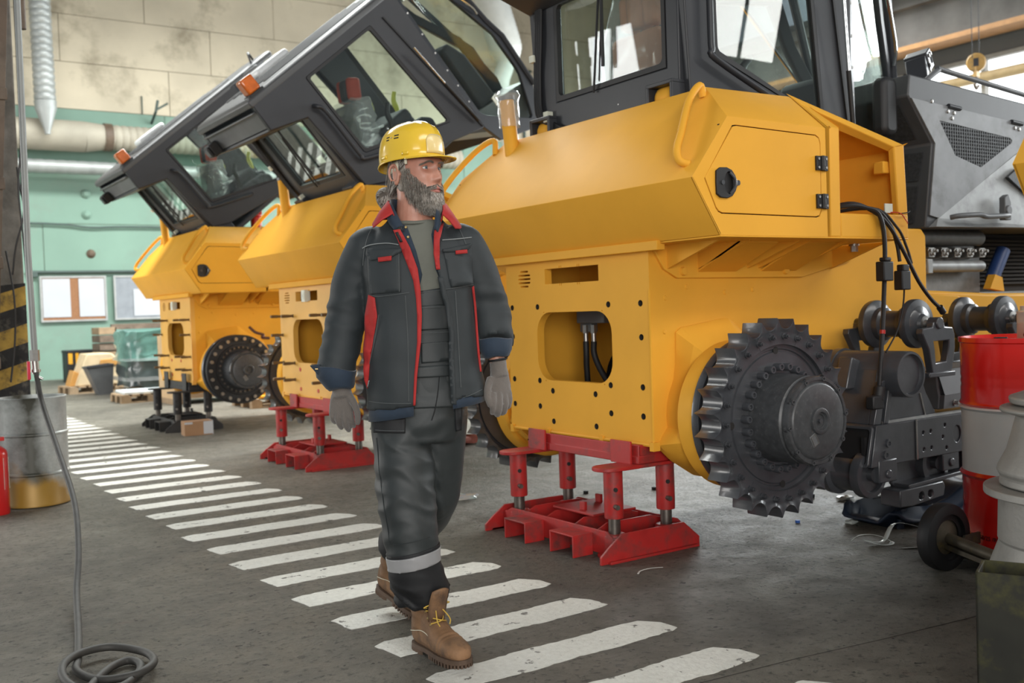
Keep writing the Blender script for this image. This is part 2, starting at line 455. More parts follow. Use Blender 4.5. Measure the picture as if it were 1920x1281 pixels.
# slanted steel lattice post in front of the pillar
po = thing('steel_post', 'brown battened steel post leaning in front of the hazard pillar', 'post', (.80, 7.6, 0))
def along(z, d=0): return .085+.067*(z-.69)+d
b = MB()
for sx in (-1, 1):
    b.loft([[(along(z, -.085+sx*.08-.03), y, z), (along(z, -.085+sx*.08+.03), y, z), (along(z, -.085+sx*.08+.03), y+.11, z), (along(z, -.085+sx*.08-.03), y+.11, z)] for z, y in ((0, -.05), (9, -.05))])
b.build('channel', RUST, po, bevel=.004)
for z in (.95, 1.62, 2.15, 2.75, 3.5, 4.3):
    MB().box(along(z, -.20), along(z, .035), -.065, -.05, z-.04, z+.04).build('batten_plate', RUST, po, bevel=.003)
tag(MB().cyl((1.1+.03, 7.3, 3.13), (1.1, 7.3, 9), .028, n=12).build('pipe_stub', RUST), 'short brown pipe end hanging at the top left', 'pipe')

HOSEM = mat('grey air pipe', (.26, .27, .26), .5, metal=.2, var=.1)
RUBB = mat('dusty grey rubber hose', (.038, .036, .032), .65, var=.3, vscale=20)
ah = thing('air_hose', 'grey compressed air drop pipe with valve and rubber hose coiled on the floor', 'hose', (.913, 6.0, 0))
X0 = Vector((.913, 6.0, 0))
MB().tube([(.02-.0, 0, 9), (.0, 0, 3), (-.004, 0, 2.1), (-.008, 0, 1.6), (.0, 0, 1.05)], .017, 10).build('drop_pipe', HOSEM, ah)
MB().cyl((0, 0, 1.06), (0, 0, 1.00), .026, n=6).cyl((0, 0, 1.0), (.002, 0, .93), .019, n=12).cyl((.002, 0, .955), (.002, 0, .94), .025, n=12).cyl((.0, -.02, .92), (.03, -.03, .90), .008).build('ball_valve', STEEL, ah)
MB().box(-.042, -.026, -.02, .0, .90, 1.0).build('valve_lever', mat('red plastic lever', (.6, .03, .06), .4), ah, bevel=.004)
hp = [(.915, 5.99, .935), (.922, 5.9, .78), (.93, 5.55, .56), (.915, 5.1, .36), (.86, 4.75, .2), (.80, 4.5, .09), (.75, 4.22, .03), (.70, 3.95, .018), (.665, 3.78, .018),
      (.64, 3.66, .018), (.68, 3.52, .02), (.78, 3.46, .03), (.86, 3.53, .035), (.865, 3.68, .03), (.78, 3.80, .035), (.67, 3.78, .04), (.60, 3.68, .04), (.585, 3.54, .03), (.63, 3.42, .02), (.72, 3.40, .02), (.80, 3.50, .018), (.83, 3.60, .018), (.80, 3.66, .018), (.72, 3.60, .018), (.62, 3.42, .018), (.55, 3.2, .018)]
MB().tube([Vector(p)-X0 for p in hp], .0138, 10, sub=6).build('rubber_hose', RUBB, ah)
cb = thing('black_cables', 'thin black cables running down beside the grey air pipe', 'cable', (1.165, 7.76, 0))
for pts in ([(.02, 0, 9), (.015, 0, 3.0), (-.01, -.02, 2.45), (-.035, 0, 2.15), (-.02, 0, 1.8), (.0, .02, 1.4), (.01, 0, 1.0), (.02, 0, .62), (.02, 0, 0.03)],
            [(.0, .1, 9), (.01, .1, 2.7), (-.03, .05, 2.3), (.0, .05, 2.0), (-.06, .06, 1.75), (-.09, .06, 1.55)],
            [(-.12, .1, 1.72), (-.085, .08, 1.4), (-.09, .1, 1.1), (-.13, .1, .8)]):
    MB().tube(pts, .0065, 6, sub=5).build('cable', BLACK, cb)

# ------------------------------------------------------------------ ducts and fittings on the back wall
GALV = mat('galvanised duct', (.36, .38, .37), .45, metal=.35, var=.12, vscale=2)
GALVD = mat('dusty duct', (.36, .33, .265), .65, metal=.1, var=.15, vscale=1.5)
WHITEF = mat('white flexible duct', (.52, .53, .50), .6, var=.06)
def ribbed(p0, p1, r, pitch, m, name, label, cat='duct', amp=.02, n=24):
    p0 = Vector(p0); p1 = Vector(p1); L = (p1-p0).length; pr = [(0, 0)]
    k = int(L/pitch)
    for i in range(k):
        h = L*i/k; pr += [(r-amp, h), (r, h+L/k*.25), (r, h+L/k*.75)]
    pr += [(r-amp, L), (0, L)]
    return tag(MB().lathe(pr, p0, p1-p0, n).build(name, m), label, cat)
ribbed((3.93, 22.95, 5.86), (3.88, 22.95, 11.3), .215, .14, GALV, 'vertical_duct', 'pale ribbed vertical air duct at the top left of the back wall')
tag(MB().lathe([(0, .0), (.225, .0), (.215, .06), (.215, .16), (.06, .62), (.06, .68), (0, .68)], (3.93, 22.95, 5.85), (.03, 0, -1), 24).build('duct_cone', GALV), 'grey cone fitting at the foot of the vertical duct', 'duct fitting')
hd = thing('horizontal_duct', 'thick dusty horizontal duct with collar under the duct cone', 'duct', (3.2, 23.42, 5.24))
MB().cyl((-4, 0, 0), (1.55, 0, .0), .33, n=28).cyl((1.55, 0, 0), (2.0, 0, .02), .33, .27, n=28).build('wide_section', GALVD, hd)
pr = [(0, 0)]
for i in range(60): pr += [(.255, i*.15), (.275, i*.15+.04), (.275, i*.15+.11)]
pr += [(.255, 9), (0, 9)]
MB().lathe(pr, (2.0, 0, .02), (1, 0, 0), 24).build('ribbed_section', GALVD, hd)
MB().cyl((1.95, 0, .02), (2.12, 0, .02), .30, n=28).build('collar', RUST, hd)
ribbed((0, 23.5, 4.58), (11, 23.5, 4.58), .15, .22, GALV, 'heating_pipe', 'slim silver ribbed pipe running below the dusty duct', 'pipe', .01, 20)
fd = thing('flexible_duct', 'white ribbed flexible duct hanging behind the tilted cab', 'duct', (14.2, 21.5, 0))
pr = []
pts = catmull([(-.3, 0, 11.0), (-.1, 0, 9.2), (.35, 0, 7.7), (.15, 0, 6.9), (.25, 0, 6.1), (.6, 0, 4.5)], 30)
rr = [(.42-.20*min(1, max(0, (i-58)/12)))*(1+.03*(i % 2)) for i in range(len(pts))]
MB().tube(pts, rr, 20).build('hose_body', WHITEF, fd)
WIREM = mat('dark conduit', (.06, .09, .08), .6)
for nm, lb, pts, r in (('wall_conduit', 'thin dark conduit line along the green wall above the notice boards', [(3.6, 23.93, 2.35), (9, 23.93, 2.35)], .03),
                      ('wall_cable', 'sagging grey cable across the green wall above the conduit', [(0, 23.93, 3.42), (4, 23.93, 3.40), (4.9, 23.93, 3.33), (6.2, 23.93, 3.36), (12, 23.93, 3.3)], .022),
                      ('wall_downpipe', 'thin green downpipe on the wall left of the far cab', [(6.72, 23.93, .2), (6.72, 23.93, 4.3)], .03),
                      ('bracket_pipe', 'thin bent pipe on the beige wall beside the upright cab', [(17.05, 23.955, 8.0), (16.75, 23.955, 8.0), (16.75, 23.955, .05)], .04)):
    tag(MB().tube(pts, r, 8, sub=4 if nm == 'wall_cable' else 0).build(nm, WIREM), lb, 'pipe' if 'pipe' in nm else 'cable')
for nm, (x, z), lb in (('wall_fitting', (4.85, 4.08), 'small round wall fitting on the green wall below the silver pipe'), ('wall_fitting', (4.85, 3.62), 'small round wall fitting, the lower of the two on the green wall'), ('wall_hook', (4.9, 2.75), 'dark rusty wall hook above the notice board')):
    tag(MB().lathe([(0, .05), (.04, .05), (.05, .04), (.09, .015), (.10, 0)], (x, 24.0, z), (0, -1, 0), 20).build(nm, WALLG if nm == 'wall_fitting' else RUST), lb, 'fitting')
tag(MB().box(3.66, 3.78, 23.9, 24, 2.24, 2.36).build('junction_box', WIREM, bevel=.01), 'small dark junction box left of the notice board', 'box')
tag(MB().tube([(6.35, 24.0, 5.75), (6.35, 23.6, 5.95), (6.4, 23.6, 6.2)], .03, 6).tube([(6.35, 23.6, 5.98), (6.62, 23.6, 6.15)], .025, 6).tube([(6.15, 23.99, 5.95), (6.15, 23.99, 6.35)], .015, 6).build('pipe_bracket', WIREM), 'bent steel bracket sticking out above the dusty duct', 'bracket')
# notice boards with paper sheets
CORK = mat('brown cork', (.28, .135, .065), .9, var=.15, vscale=40)
PAPER = mat('white paper', (.48, .50, .53), .8, var=.03, vscale=2)
GRB = mat('grey board', (.24, .26, .285), .6)
ALU = mat('pale frame', (.36, .37, .36), .4)
def board(nm, x0, x1, z0, z1, m, lab):
    t = thing(nm, lab, 'notice board', (x0, 23.98, z0))
    w, h = x1-x0, z1-z0
    MB().box(0, w, -.03, .0, 0, h).build('panel', m, t)
    MB().prism([(-.02, -.02), (w+.02, -.02), (w+.02, h+.02), (-.02, h+.02)], -.05, -.005, XZ, [[(.02, .02), (w-.02, .02), (w-.02, h-.02), (.02, h-.02)]]).build('frame', ALU, t, smooth=False)
board('notice_board', 3.83, 5.16, 1.28, 2.24, CORK, 'brown cork notice board with two large sheets on the green wall')
board('notice_board', 5.36, 6.7, 1.28, 2.24, GRB, 'grey notice board right of the cork board')
for (x0, x1, z0, z1), lb in (((3.86, 4.42, 1.36, 2.20), 'large white sheet on the left of the cork board'), ((4.60, 5.13, 1.36, 2.20), 'large white sheet on the right of the cork board'), ((5.76, 6.5, 1.34, 1.95), 'white sheet on the grey notice board')):
    tag(MB().box(x0, x1, 23.935, 23.945, z0, z1).build('paper_sheet', PAPER), lb, 'paper')
b = None
# ------------------------------------------------------------------ bulldozers under assembly
# local frame of a machine: x forward from its rear plate, y across (negative = side towards us), z up
MESHM = mat('black woven grille', (.055, .057, .06), .5, metal=.4, var=.3, vscale=60)
SEATM = mat('dark seat cloth', (.045, .045, .05), .85)
REDSEAT = mat('red seat cloth', (.33, .055, .035), .8)
BROWN = mat('rust brown seat cloth', (.55, .20, .09), .8)
LIME = mat('lime grip cover', (.42, .44, .05), .5)
WHITEP = mat('white plastic sheet', (.75, .77, .77), .35)
LAB = mat('pale label', (.62, .63, .52), .6)
ENGM = mat('cast engine grey', (.20, .20, .195), .45, metal=.4, var=.15, vscale=20, bmp=.1, bscale=40)
BRZ = mat('brown phosphate stud', (.17, .12, .07), .45, metal=.6, var=.2)
GREY = mat('mid grey bracket', (.12, .125, .13), .45)
ROOFM = mat('cab roof grey', (.075, .077, .08), .45, var=.12, vscale=3)

PLATE = [(-.603, .525), (.597, .525), (.597, 1.26), (.605, 1.26), (.605, 1.478), (-.603, 1.478)]
HOLES = [(v, z) for z in (1.199, .798) for v in (.553, .307, -.298, -.538)]+[(v, z) for z in (1.037,) for v in (.553, -.538)]+[(v, .658) for v in (.555, .311, -.296, -.536)]+[(v, z) for z in (.747, .583) for v in (.19, -.175)]
def make_plate(root, studs, mm):
    hs = [rrect(-.318, .318, .803, 1.168, .115, 7), [(.231, 1.319), (-.227, 1.319), (-.227, 1.40), (.231, 1.40)]]
    for k in range(5):
        c = .425; w = (.038, .057, .059, .057, .038)[k]; z = 1.3955-.0205*k
        hs.append(rrect(c-w, c+w, z-.005, z+.005, .0045, 2))
    for v, z in ((.10, 1.4035), (.085, 1.4035), (-.055, 1.4035), (-.07, 1.4035), (.10, 1.3155), (.085, 1.3155), (-.055, 1.3155), (-.07, 1.3155)):
        hs.append(rrect(v-.0035, v+.0035, z-.0025 if z > 1.36 else z-.009, z+.009 if z > 1.36 else z+.0025, .001, 1))
    hs += [circle(v, z, .0155, 14) for v, z in HOLES]+[circle(v, z, .004, 8) for v, z in ((.251, 1.169), (-.247, 1.169), (.25, .80), (-.25, .80))]
    MB().prism(PLATE, 0, .045, YZ, hs).build('rear_plate', mm, root, smooth=True, ang=30)
    first = None
    for v, z in HOLES:
        o = MB().lathe([(.0152, -.0015), (.0152, .043), (0, .043)], (0, 0, 0), (1, 0, 0), 14).build('threaded_bush', DSTEEL, root) if first is None else dup(first, root)
        first = first or o; o.location = (0, v, z)
    if studs:
        first = None
        for z in (1.199, 1.037, .798, .658):
            for v in (.553, .307, -.298, -.538):
                if z == 1.037 and abs(v) < .4: continue
                if first is None: first = MB().cyl((.02, 0, 0), (-.105, 0, 0), .0115, n=10).cyl((-.04, 0, 0), (-.10, 0, 0), .0135, n=10).build('stud', BRZ, root); o = first
                else: o = dup(first, root)
                o.location = (0, v, z)
        first = None
        for v, z in ((.19, .747), (-.175, .747), (.19, .583), (-.175, .583)):
            o = MB().cyl((.01, 0, 0), (-.004, 0, 0), .017, n=14).build('red_plug', RED, root) if first is None else dup(first, root)
            first = first or o; o.location = (0, v, z)
        c = MB().box(-.03, .02, -.035, .035, 1.312, 1.408).box(-.034, -.03, -.028, .028, 1.33, 1.39).box(-.038, -.03, -.006, .006, 1.345, 1.375).build('connector_block', CREAM, root, bevel=.004)
    # weld bead and small lugs on the lower edge
    b = MB()
    b.tube([(-.002, .60, .523), (-.002, -.60, .523)], .008, 6)
    for v in (.58, .235, -.22, -.60): b.box(-.012, .03, v-.014, v+.014, .498, .54)
    b.tube([(.0, -.603, .53), (.0, -.603, 1.26)], .007, 6)
    b.build('weld_bead', mm, root)

def make_body(root):
    b = MB()
    side = [(.006, .53), (2.13, .53), (2.17, .57), (2.17, 1.54), (2.13, 1.58), (1.4, 1.58), (1.4, 1.478), (.006, 1.478)]
    for s in (-1, 1): b.prism(side, s*.602, s*.57, XZ)
    b.box(.04, 2.17, -.58, .58, 1.44, 1.46).box(.04, 2.17, -.58, .58, .53, .56).box(.88, .91, -.58, .58, .55, 1.45).box(.5, .52, -.58, .58, 1.20, 1.45).box(2.13, 2.165, -.58, .58, .55, 1.57)
    b.box(.3, 1.25, -.55, .55, 1.46, 1.80)
    b.build('main_body', YEL, root, bevel=.012)
    # inside behind the rear opening: gear cover, hose block and hoses
    MB().lathe([(0, -.04), (.17, -.03), (.22, 0), (.225, .25)], (.66, .02, .76), (-1, 0, 0), 28).build('gear_cover', BLACK, root)
    MB().box(.25, .36, .05, .29, 1.10, 1.17).box(.28, .33, .20, .30, 1.05, 1.12).build('hose_block', GREY, root, bevel=.006)
    for dy, e in ((.235, .25), (.165, .03)):
        h = MB().tube([(.27, dy, 1.0), (.27, dy, .93), (.28, dy+(e-.2)*.25, .84), (.30, e, .72), (.33, e-.1, .60)], .017, 10, sub=6).build('inner_hose', BLACK, root)
        MB().cyl((.27, dy, 1.09), (.27, dy, 1.045), .019, n=6).cyl((.27, dy, 1.045), (.27, dy, .985), .014, n=12).build('hose_fitting', STEEL, h)
    h = MB().tube([(.32, -.13, 1.19), (.27, -.115, 1.14), (.24, -.10, 1.09)], .012, 8).build('loose_hose', BLACK, root)
    MB().cyl((.24, -.10, 1.09), (.225, -.085, 1.035), .009, n=10).cyl((.225, -.085, 1.035), (.218, -.078, 1.015), .013, n=8).build('hose_tip', WHITEP, h)
    MB().lathe([(0, -.02), (.022, -.018), (.028, 0)], (.875, -.03, 1.05), (-1, 0, 0), 16).build('boss', YEL, root)

BASE = [(.155, 1.055), (.185, 1.075), (.50, 1.115), (.53, 1.10), (.62, 1.03), (.80, .93), (.86, .66), (.76, .42), (.60, .33), (.41, .325), (.27, .35), (.12, .44), (.02, .53), (.115, .63), (.13, .80), (.15, .90)]
def make_housing():
    cx, cz = .385, .655
    def rb(a):
        d = Vector((math.cos(a), math.sin(a)))
        best = .3
        for (x0, z0), (x1, z1) in zip(BASE, BASE[1:]+BASE[:1]):
            e = Vector((x1-x0, z1-z0)); den = d.x*e.y-d.y*e.x
            if abs(den) < 1e-9: continue
            w = Vector((x0-cx, z0-cz)); t = (w.x*e.y-w.y*e.x)/den; u = (w.x*d.y-w.y*d.x)/den
            if t > 0 and -1e-6 <= u <= 1+1e-6: best = max(best, t)
        return best
    n = 72; rings = []
    for q, v in ((0, -.58), (0, -.61), (.5, -.69), (.93, -.76)):
        rings.append([(math.cos(2*PI*k/n)*((1-q)*rb(2*PI*k/n)+q*.315), v, math.sin(2*PI*k/n)*((1-q)*rb(2*PI*k/n)+q*.315)) for k in range(n)])
    b = MB().loft(rings)
    b.lathe([(0, .72), (.34, .72), (.352, .735), (.352, .828), (.345, .838), (.30, .838), (.30, .80)], (0, 0, 0), (0, -1, 0), 64)
    # lifting lug
    b.prism([(-.30, -.05), (-.255, .02), (-.22, .0), (-.22, -.07), (-.28, -.08)], -.70, -.64, XZ)
    return b
NT = 27
def tooth_profile(k0, k1, sub=12):
    """outer outline over teeth k0..k1: pointed flat tips and round roller pockets"""
    o = []; pit = 2*PI/NT; gap = .0022
    a0 = (k0-.5)*pit+gap; a1 = (k1-.5)*pit-gap
    N = (k1-k0)*sub
    for i in range(N+1):
        a = a0+(a1-a0)*i/N
        ph = ((a/pit)+.5) % 1.0            # .5 = tip centre at integer tooth
        x = abs(ph-.5)*2                   # 0 at tip, 1 at pocket bottom
        r = .456 if x < .10 else .456-.050*math.sqrt(max(0, 1-((1-x)/.90)**2.2))
        o.append((r, a))
    return o
def make_sprocket(name='sprocket', bolts=True):
    """axis along y, outward = -y, centred at the hub"""
    b = MB()
    b.lathe([(.19, 1.005), (.19, 1.03), (.30, 1.03), (.304, 1.022), (.312, 1.022), (.316, 1.03), (.345, 1.03), (.352, 1.02), (.352, .99), (.19, .99)], (0, 0, 0), (0, -1, 0), 72)
    sp = b.build(name, GUNM)
    prof = tooth_profile(0, 3)
    m = MB(); n = len(prof)
    secs = []
    for r, a in prof:
        c, s = math.cos(a), math.sin(a); ri = .335
        rb = min(r-.012, .398)
        q = [(ri, 1.050), (rb-.012, 1.050), (rb, 1.056), (r-.003, 1.062), (r, 1.059), (r, .947), (r-.003, .943), (rb-.01, .95), (rb-.03, 1.0), (ri, 1.010)]
        secs.append([(rr*c, -vv, rr*s) for rr, vv in q])
    m.loft(secs)
    seg = m.build('sprocket_segment', GUNM, sp, ang=32)
    for k in range(9):
        o = seg if k == 0 else dup(seg, sp)
        o.rotation_euler = (0, -2*PI*k/9, 0)
    if bolts:
        b1 = MB().cyl((.372, -1.05, 0), (.372, -1.057, 0), .0155, n=14).cyl((.372, -1.056, 0), (.372, -1.075, 0), .0115, n=6).cyl((.372, -1.075, 0), (.372, -1.082, 0), .006, n=8).build('segment_bolt', GUNM, sp)
        for k in range(27):
            o = b1 if k == 0 else dup(b1, sp); o.rotation_euler = (0, -2*PI*(k+.5)/27, 0)
        b2 = MB()
        b2.lathe([(.018, 1.03), (.018, 1.066), (.0155, 1.07), (.0095, 1.07), (.0085, 1.06), (0, 1.06)], (.2335, 0, 0), (0, -1, 0), 14)
        b2 = b2.build('hub_bolt', GUNM, sp)
        for k in range(26):
            o = b2 if k == 0 else dup(b2, sp); o.rotation_euler = (0, -2*PI*k/26+.05, 0)
        b3 = MB().cyl((.308, -1.0295, 0), (.308, -1.0312, 0), .017, n=14).build('bore_hole', DARK, sp)
        for k in range(4):
            o = b3 if k == 0 else dup(b3, sp); o.rotation_euler = (0, -PI/2*k-.04, 0)
    return sp
def make_hub(root, cover_v=-1.252):
    c = -cover_v
    b = MB().lathe([(.0, .85), (.21, .85), (.212, 1.0), (.205, 1.03), (.200, 1.06), (.197, 1.2), (.190, 1.205), (.186, 1.21), (.188, 1.216), (.1975, 1.22), (.1975, c-.008), (.193, c), (.180, c), (.178, c-.006), (.172, c-.006), (.168, c+.002), (.160, c+.006), (.060, c+.008), (.058, c+.018), (.050, c+.022), (.040, c+.020), (.036, c+.010), (.030, c+.010), (.028, c+.004), (0, c+.004)], (0, 0, 0), (0, -1, 0), 64)
    h = b.build('final_drive_hub', HUBM, root)
    MB().cyl((0, cover_v-.003, 0), (0, cover_v-.016, 0), .011, n=6).build('centre_bolt', GUNM, h)
    t = R(-28)
    M = Matrix.Translation((-.038, cover_v-.006, -.082)) @ Matrix.Rotation(t, 4, 'Y')
    MB().box(-.021, .021, -.004, .002, -.028, .028, M).build('type_plate', GREY, h, bevel=.003)
    MB().prism([(-.017, -.024), (.017, -.024), (.017, .024), (-.017, .024)], -.0075, -.003, XZ, [[(-.0145, -.0215), (.0145, -.0215), (.0145, .0215), (-.0145, .0215)]], M).build('plate_rim', STEEL, h, smooth=False)
    cb = MB().lathe([(.0105, c-.01), (.0105, c+.006), (.006, c+.006), (.005, c), (0, c)], (.187, 0, 0), (0, -1, 0), 12)
    cb.lathe([(.013, c-.02), (.018, c-.006), (.018, c-.02)], (.187, 0, 0), (0, -1, 0), 12)
    cb = cb.build('cover_bolt', HUBM, h)
    for k in range(10):
        o = cb if k == 0 else dup(cb, h); o.rotation_euler = (0, -2*PI*k/10-.1, 0)
    return h
def make_drive(root, sprocket=True):
    both = sprocket
    hs = make_housing().build('final_drive_housing', YEL, root, ang=14); hs.location = (.385, 0, .655)
    o = dup(hs, root); o.location = (.385, 0, .655); o.rotation_euler = (0, 0, PI); o.scale = (-1, 1, 1)
    ring = MB().lathe([(.19, .835), (.36, .835), (.368, .842), (.368, .872), (.362, .88), (.345, .88), (.34, .872), (.30, .872), (.30, .90), (.19, .90)], (0, 0, 0), (0, -1, 0), 64).build('seal_ring', GUNM, root)
    ring.location = (.385, 0, .655)
    rb = MB().lathe([(.018, .87), (.018, .876)], (.322, 0, 0), (0, -1, 0), 10).cyl((.322, -.875, 0), (.322, -.905, 0), .015, n=6).build('ring_bolt', GUNM, ring)
    for k in range(20):
        o = rb if k == 0 else dup(rb, ring); o.rotation_euler = (0, -2*PI*k/20, 0)
    hub = make_hub(root); hub.location = (.385, 0, .655)
    for side in (-1, 1):
        if side > 0 and not sprocket: continue
        if side < 0 and not sprocket:
            fl_ = MB().lathe([(.20, 1.03), (.265, 1.03), (.27, 1.02), (.36, 1.02), (.366, 1.014), (.366, .985), (.36, .98), (.20, .98)], (0, 0, 0), (0, -1, 0), 64).build('drive_flange', BLACK, root)
            fl_.location = (.385, 0, .655)
            fb = MB().cyl((.325, -1.018, 0), (.325, -1.045, 0), .0185, n=12).build('flange_stud', STEEL, fl_)
            for k in range(22):
                o = fb if k == 0 else dup(fb, fl_); o.rotation_euler = (0, -2*PI*k/22, 0)
            fb = MB().lathe([(.011, 1.03), (.011, 1.05), (0, 1.05)], (.235, 0, 0), (0, -1, 0), 10).build('hub_bolt', DSTEEL, fl_)
            for k in range(30):
                o = fb if k == 0 else dup(fb, fl_); o.rotation_euler = (0, -2*PI*k/30, 0)
            continue
        sp = make_sprocket('sprocket', True); sp.parent = root; sp.location = (.385, 0, .655)
        if side > 0: sp.rotation_euler = (0, 0, PI)

def make_hood(root, wrap, handles=True, bins=True):
    W = 1.1; b = MB()
    A = (-.187, 1.718); Bp = (.030, 1.987); D = (-.03, 1.478)
    def q(u, v, z): return (u, v, z)
    V = []
    for s in (-1, 1):
        V += [q(-.187, s*W, 1.718), q(.030, s*W, 1.987), q(.180, s*.825, 2.18), q(-.03, s*W, 1.478), q(.725, s*.845, 2.18), q(.668, s*W, 1.980), q(.24, s*.80, 2.18), q(.24, s*.80, 1.9)]
    a, c = 0, 8
    F = [(a, c, c+1, c+2, a+2, a+1), (a, a+3, c+3, c), (a+2, c+2, c+6, a+6), (a+6, c+6, c+7, a+7)]
    for o in (a, c): F += [(o+1, o+2, o+4, o+5)]
    b.add(V, F)
    o = b.build('rear_hood', YEL, root, smooth=True, ang=20)
    md = o.modifiers.new('thick', 'SOLIDIFY'); md.thickness = .008; md.offset = -1
    md = o.modifiers.new('bevel', 'BEVEL'); md.width = .012; md.segments = 3; md.limit_method = 'ANGLE'; md.angle_limit = R(20)
    # side panels with a door opening
    panel = [A, D, (.669, 1.478), (.668, 1.980), Bp]
    door = [(-.112, 1.719)]+[(-.05, 1.595), (-.035, 1.580), (-.015, 1.573)]+[(.59, 1.570), (.612, 1.576), (.625, 1.60)]+[(.628, 1.905), (.618, 1.930), (.595, 1.941)]+[(.082, 1.949), (.062, 1.945), (.05, 1.930)]
    cx = sum(p[0] for p in door)/len(door); cz = sum(p[1] for p in door)/len(door)
    grow = [(x+(.0045 if x > cx else -.0045), z+(.0045 if z > cz else -.0045)) for x, z in door]
    for s in (-1, 1):
        MB().prism(panel, s*W, s*(W-.008), XZ, [grow]).build('side_panel', YEL, root, smooth=False)
        MB().box(-.0, .655, min(s*(W-.03), s*(W-.02)), max(s*(W-.03), s*(W-.02)), 1.56, 1.955).build('door_recess', DARK, root, smooth=False)
        d = MB().prism(door, s*(W+.001), s*(W-.010), XZ).build('side_door', YEL, root, smooth=False, bevel=.002)
        if s > 0: continue
        # latch: oval black bezel with a recessed bar handle and key knob
        L = Matrix.Translation((.008, -W-.001, 1.70))
        out = [(-.062, -.05), (-.064, .0), (-.062, .05), (-.04, .064), (0, .066), (.03, .056), (.05, .034), (.066, 0), (.05, -.034), (.03, -.056), (0, -.066), (-.04, -.064)]
        lt = MB().prism(out, -.012, .0, XZ, [circle(.012, 0, .026, 16, ry=.048)], L)
        lt.prism(circle(.012, 0, .028, 16, ry=.05), -.002, .004, XZ, (), L)
        lt = lt.build('door_latch', BLACK, d, bevel=.003)
        MB().tube([(.030, -W-.008, 1.655), (.045, -W-.020, 1.68), (.048, -W-.022, 1.70), (.045, -W-.020, 1.72), (.030, -W-.008, 1.745)], .006, 8, sub=3).cyl((.062, -W-.005, 1.70), (.062, -W-.025, 1.70), .012, n=12).cyl((-.02, -W-.006, 1.70), (-.02, -W-.016, 1.70), .010, n=12).build('latch_handle', GUNM, d)
        for z in (1.815, 1.640):
            h = MB().box(.590, .630, -W-.012, -W, z-.033, z+.033).box(.634, .668, -W-.012, -W, z-.035, z+.035).cyl((.631, -W-.012, z-.034), (.631, -W-.012, z+.034), .011, n=12).build('door_hinge', BLACK, d, bevel=.002)
            hb = MB()
            for x in (.603, .655):
                for zz in (z-.02, z+.02): hb.cyl((x, -W-.012, zz), (x, -W-.016, zz), .006, n=10)
            h2 = hb.build('hinge_screw', STEEL, d)
    # underside and apron over the plate
    MB().box(-.03, 1.28, -W, -.58, 1.470, 1.478).box(-.03, 1.28, .58, W, 1.470, 1.478).box(-.05, .0, -.72, .72, 1.440, 1.484).build('hood_apron', YEL, root, bevel=.003)
    # open bin in front of the fuel door
    for s in ((-1, 1) if bins else ()):
        g = .69; m = MB()
        y = s*W; yi = s*(W-.035)
        def T(x, z): return (x, y, z)
        # left stile, sill and right stile as plates, sloping top rail, inner box
        m.prism([(g, 1.478), (.765, 1.478), (.765, 1.99), (g, 1.985)], y, yi, XZ)
        m.prism([(.765, 1.478), (1.283, 1.478), (1.283, 1.595), (.765, 1.588)], y, yi, XZ)
        m.prism([(1.203, 1.59), (1.283, 1.59), (1.262, 1.94), (1.178, 1.925)], y, yi, XZ)
        ya = s*.845
        # chamfer part of the stile and the sloping top rail
        m.add([(g, y, 1.985), (.765, y, 1.99), (.80, ya, 2.17), (.735, ya, 2.18), (g, yi, 1.96), (.765, yi, 1.96), (.80, ya-s*.0, 2.14), (.735, ya, 2.15)],
              [(0, 1, 2, 3), (4, 7, 6, 5), (0, 4, 5, 1), (1, 5, 6, 2), (2, 6, 7, 3), (3, 7, 4, 0)])
        m.add([(.735, ya, 2.18), (1.262, y, 1.94), (1.178, y, 1.925), (.735, ya+s*.06, 2.135), (.735, ya, 2.15), (1.262, yi, 1.92), (1.178, yi, 1.905), (.735, ya, 2.11)],
              [(0, 1, 2, 3), (4, 7, 6, 5), (0, 4, 5, 1), (1, 5, 6, 2), (2, 6, 7, 3), (3, 7, 4, 0)])
        m.build('bin_frame', YEL, root, bevel=.006)
        m = MB()
        x1 = 1.27; yb = s*.66
        m.prism([(g, 1.478), (x1, 1.478), (x1-.01, 1.93), (.74, 2.17), (g, 2.17)], yb, yb-s*.012, XZ)
        m.prism([(y-s*.02, 1.48), (yb, 1.48), (yb, 1.95), (y-s*.02, 1.93)], x1-.012, x1, YZ)
        m.prism([(y-s*.02, 1.48), (yb, 1.48), (yb, 2.17), (ya, 2.17), (y-s*.02, 1.97)], g, g+.012, YZ)
        m.prism([(y-s*.02, 0), (yb, 0), (yb, .012), (y-s*.02, .012)], 1, 0, lambda a, c, d: (g if d else x1, a, 1.58+c))
        m.add([(.735, ya, 2.16), (1.26, y-s*.02, 1.925), (1.26, yb, 1.925), (.735, yb, 2.16), (.735, ya, 2.15), (1.26, y-s*.02, 1.915), (1.26, yb, 1.915), (.735, yb, 2.15)],
              [(0, 1, 2, 3), (7, 6, 5, 4), (0, 4, 5, 1), (1, 5, 6, 2), (2, 6, 7, 3), (3, 7, 4, 0)])
        m.build('bin_box', YEL, root, smooth=False)
        if s < 0: MB().box(1.15, 1.21, -W+.04, -W+.10, 1.80, 1.86).build('bin_catch', YEL, root, bevel=.006)
    # grab handles on the slope
    for s in ((-1, 1) if handles else ()):
        pts = [(.14, .85, 2.125), (.12, .85, 2.175), (.02, .88, 2.09), (-.10, .95, 1.93), (-.16, .985, 1.85), (-.16, 1.0, 1.80), (-.125, 1.02, 1.785)]
        if s > 0: pts = [(.13, .87, 2.11), (.14, .90, 2.20), (.10, 1.02, 2.16), (.0, 1.12, 2.03), (-.10, 1.14, 1.90), (-.13, 1.12, 1.83), (-.10, 1.06, 1.815)]
        MB().tube([(a, s*y, z) for a, y, z in pts], .0175, 12, sub=5).build('grab_handle', YEL, root)
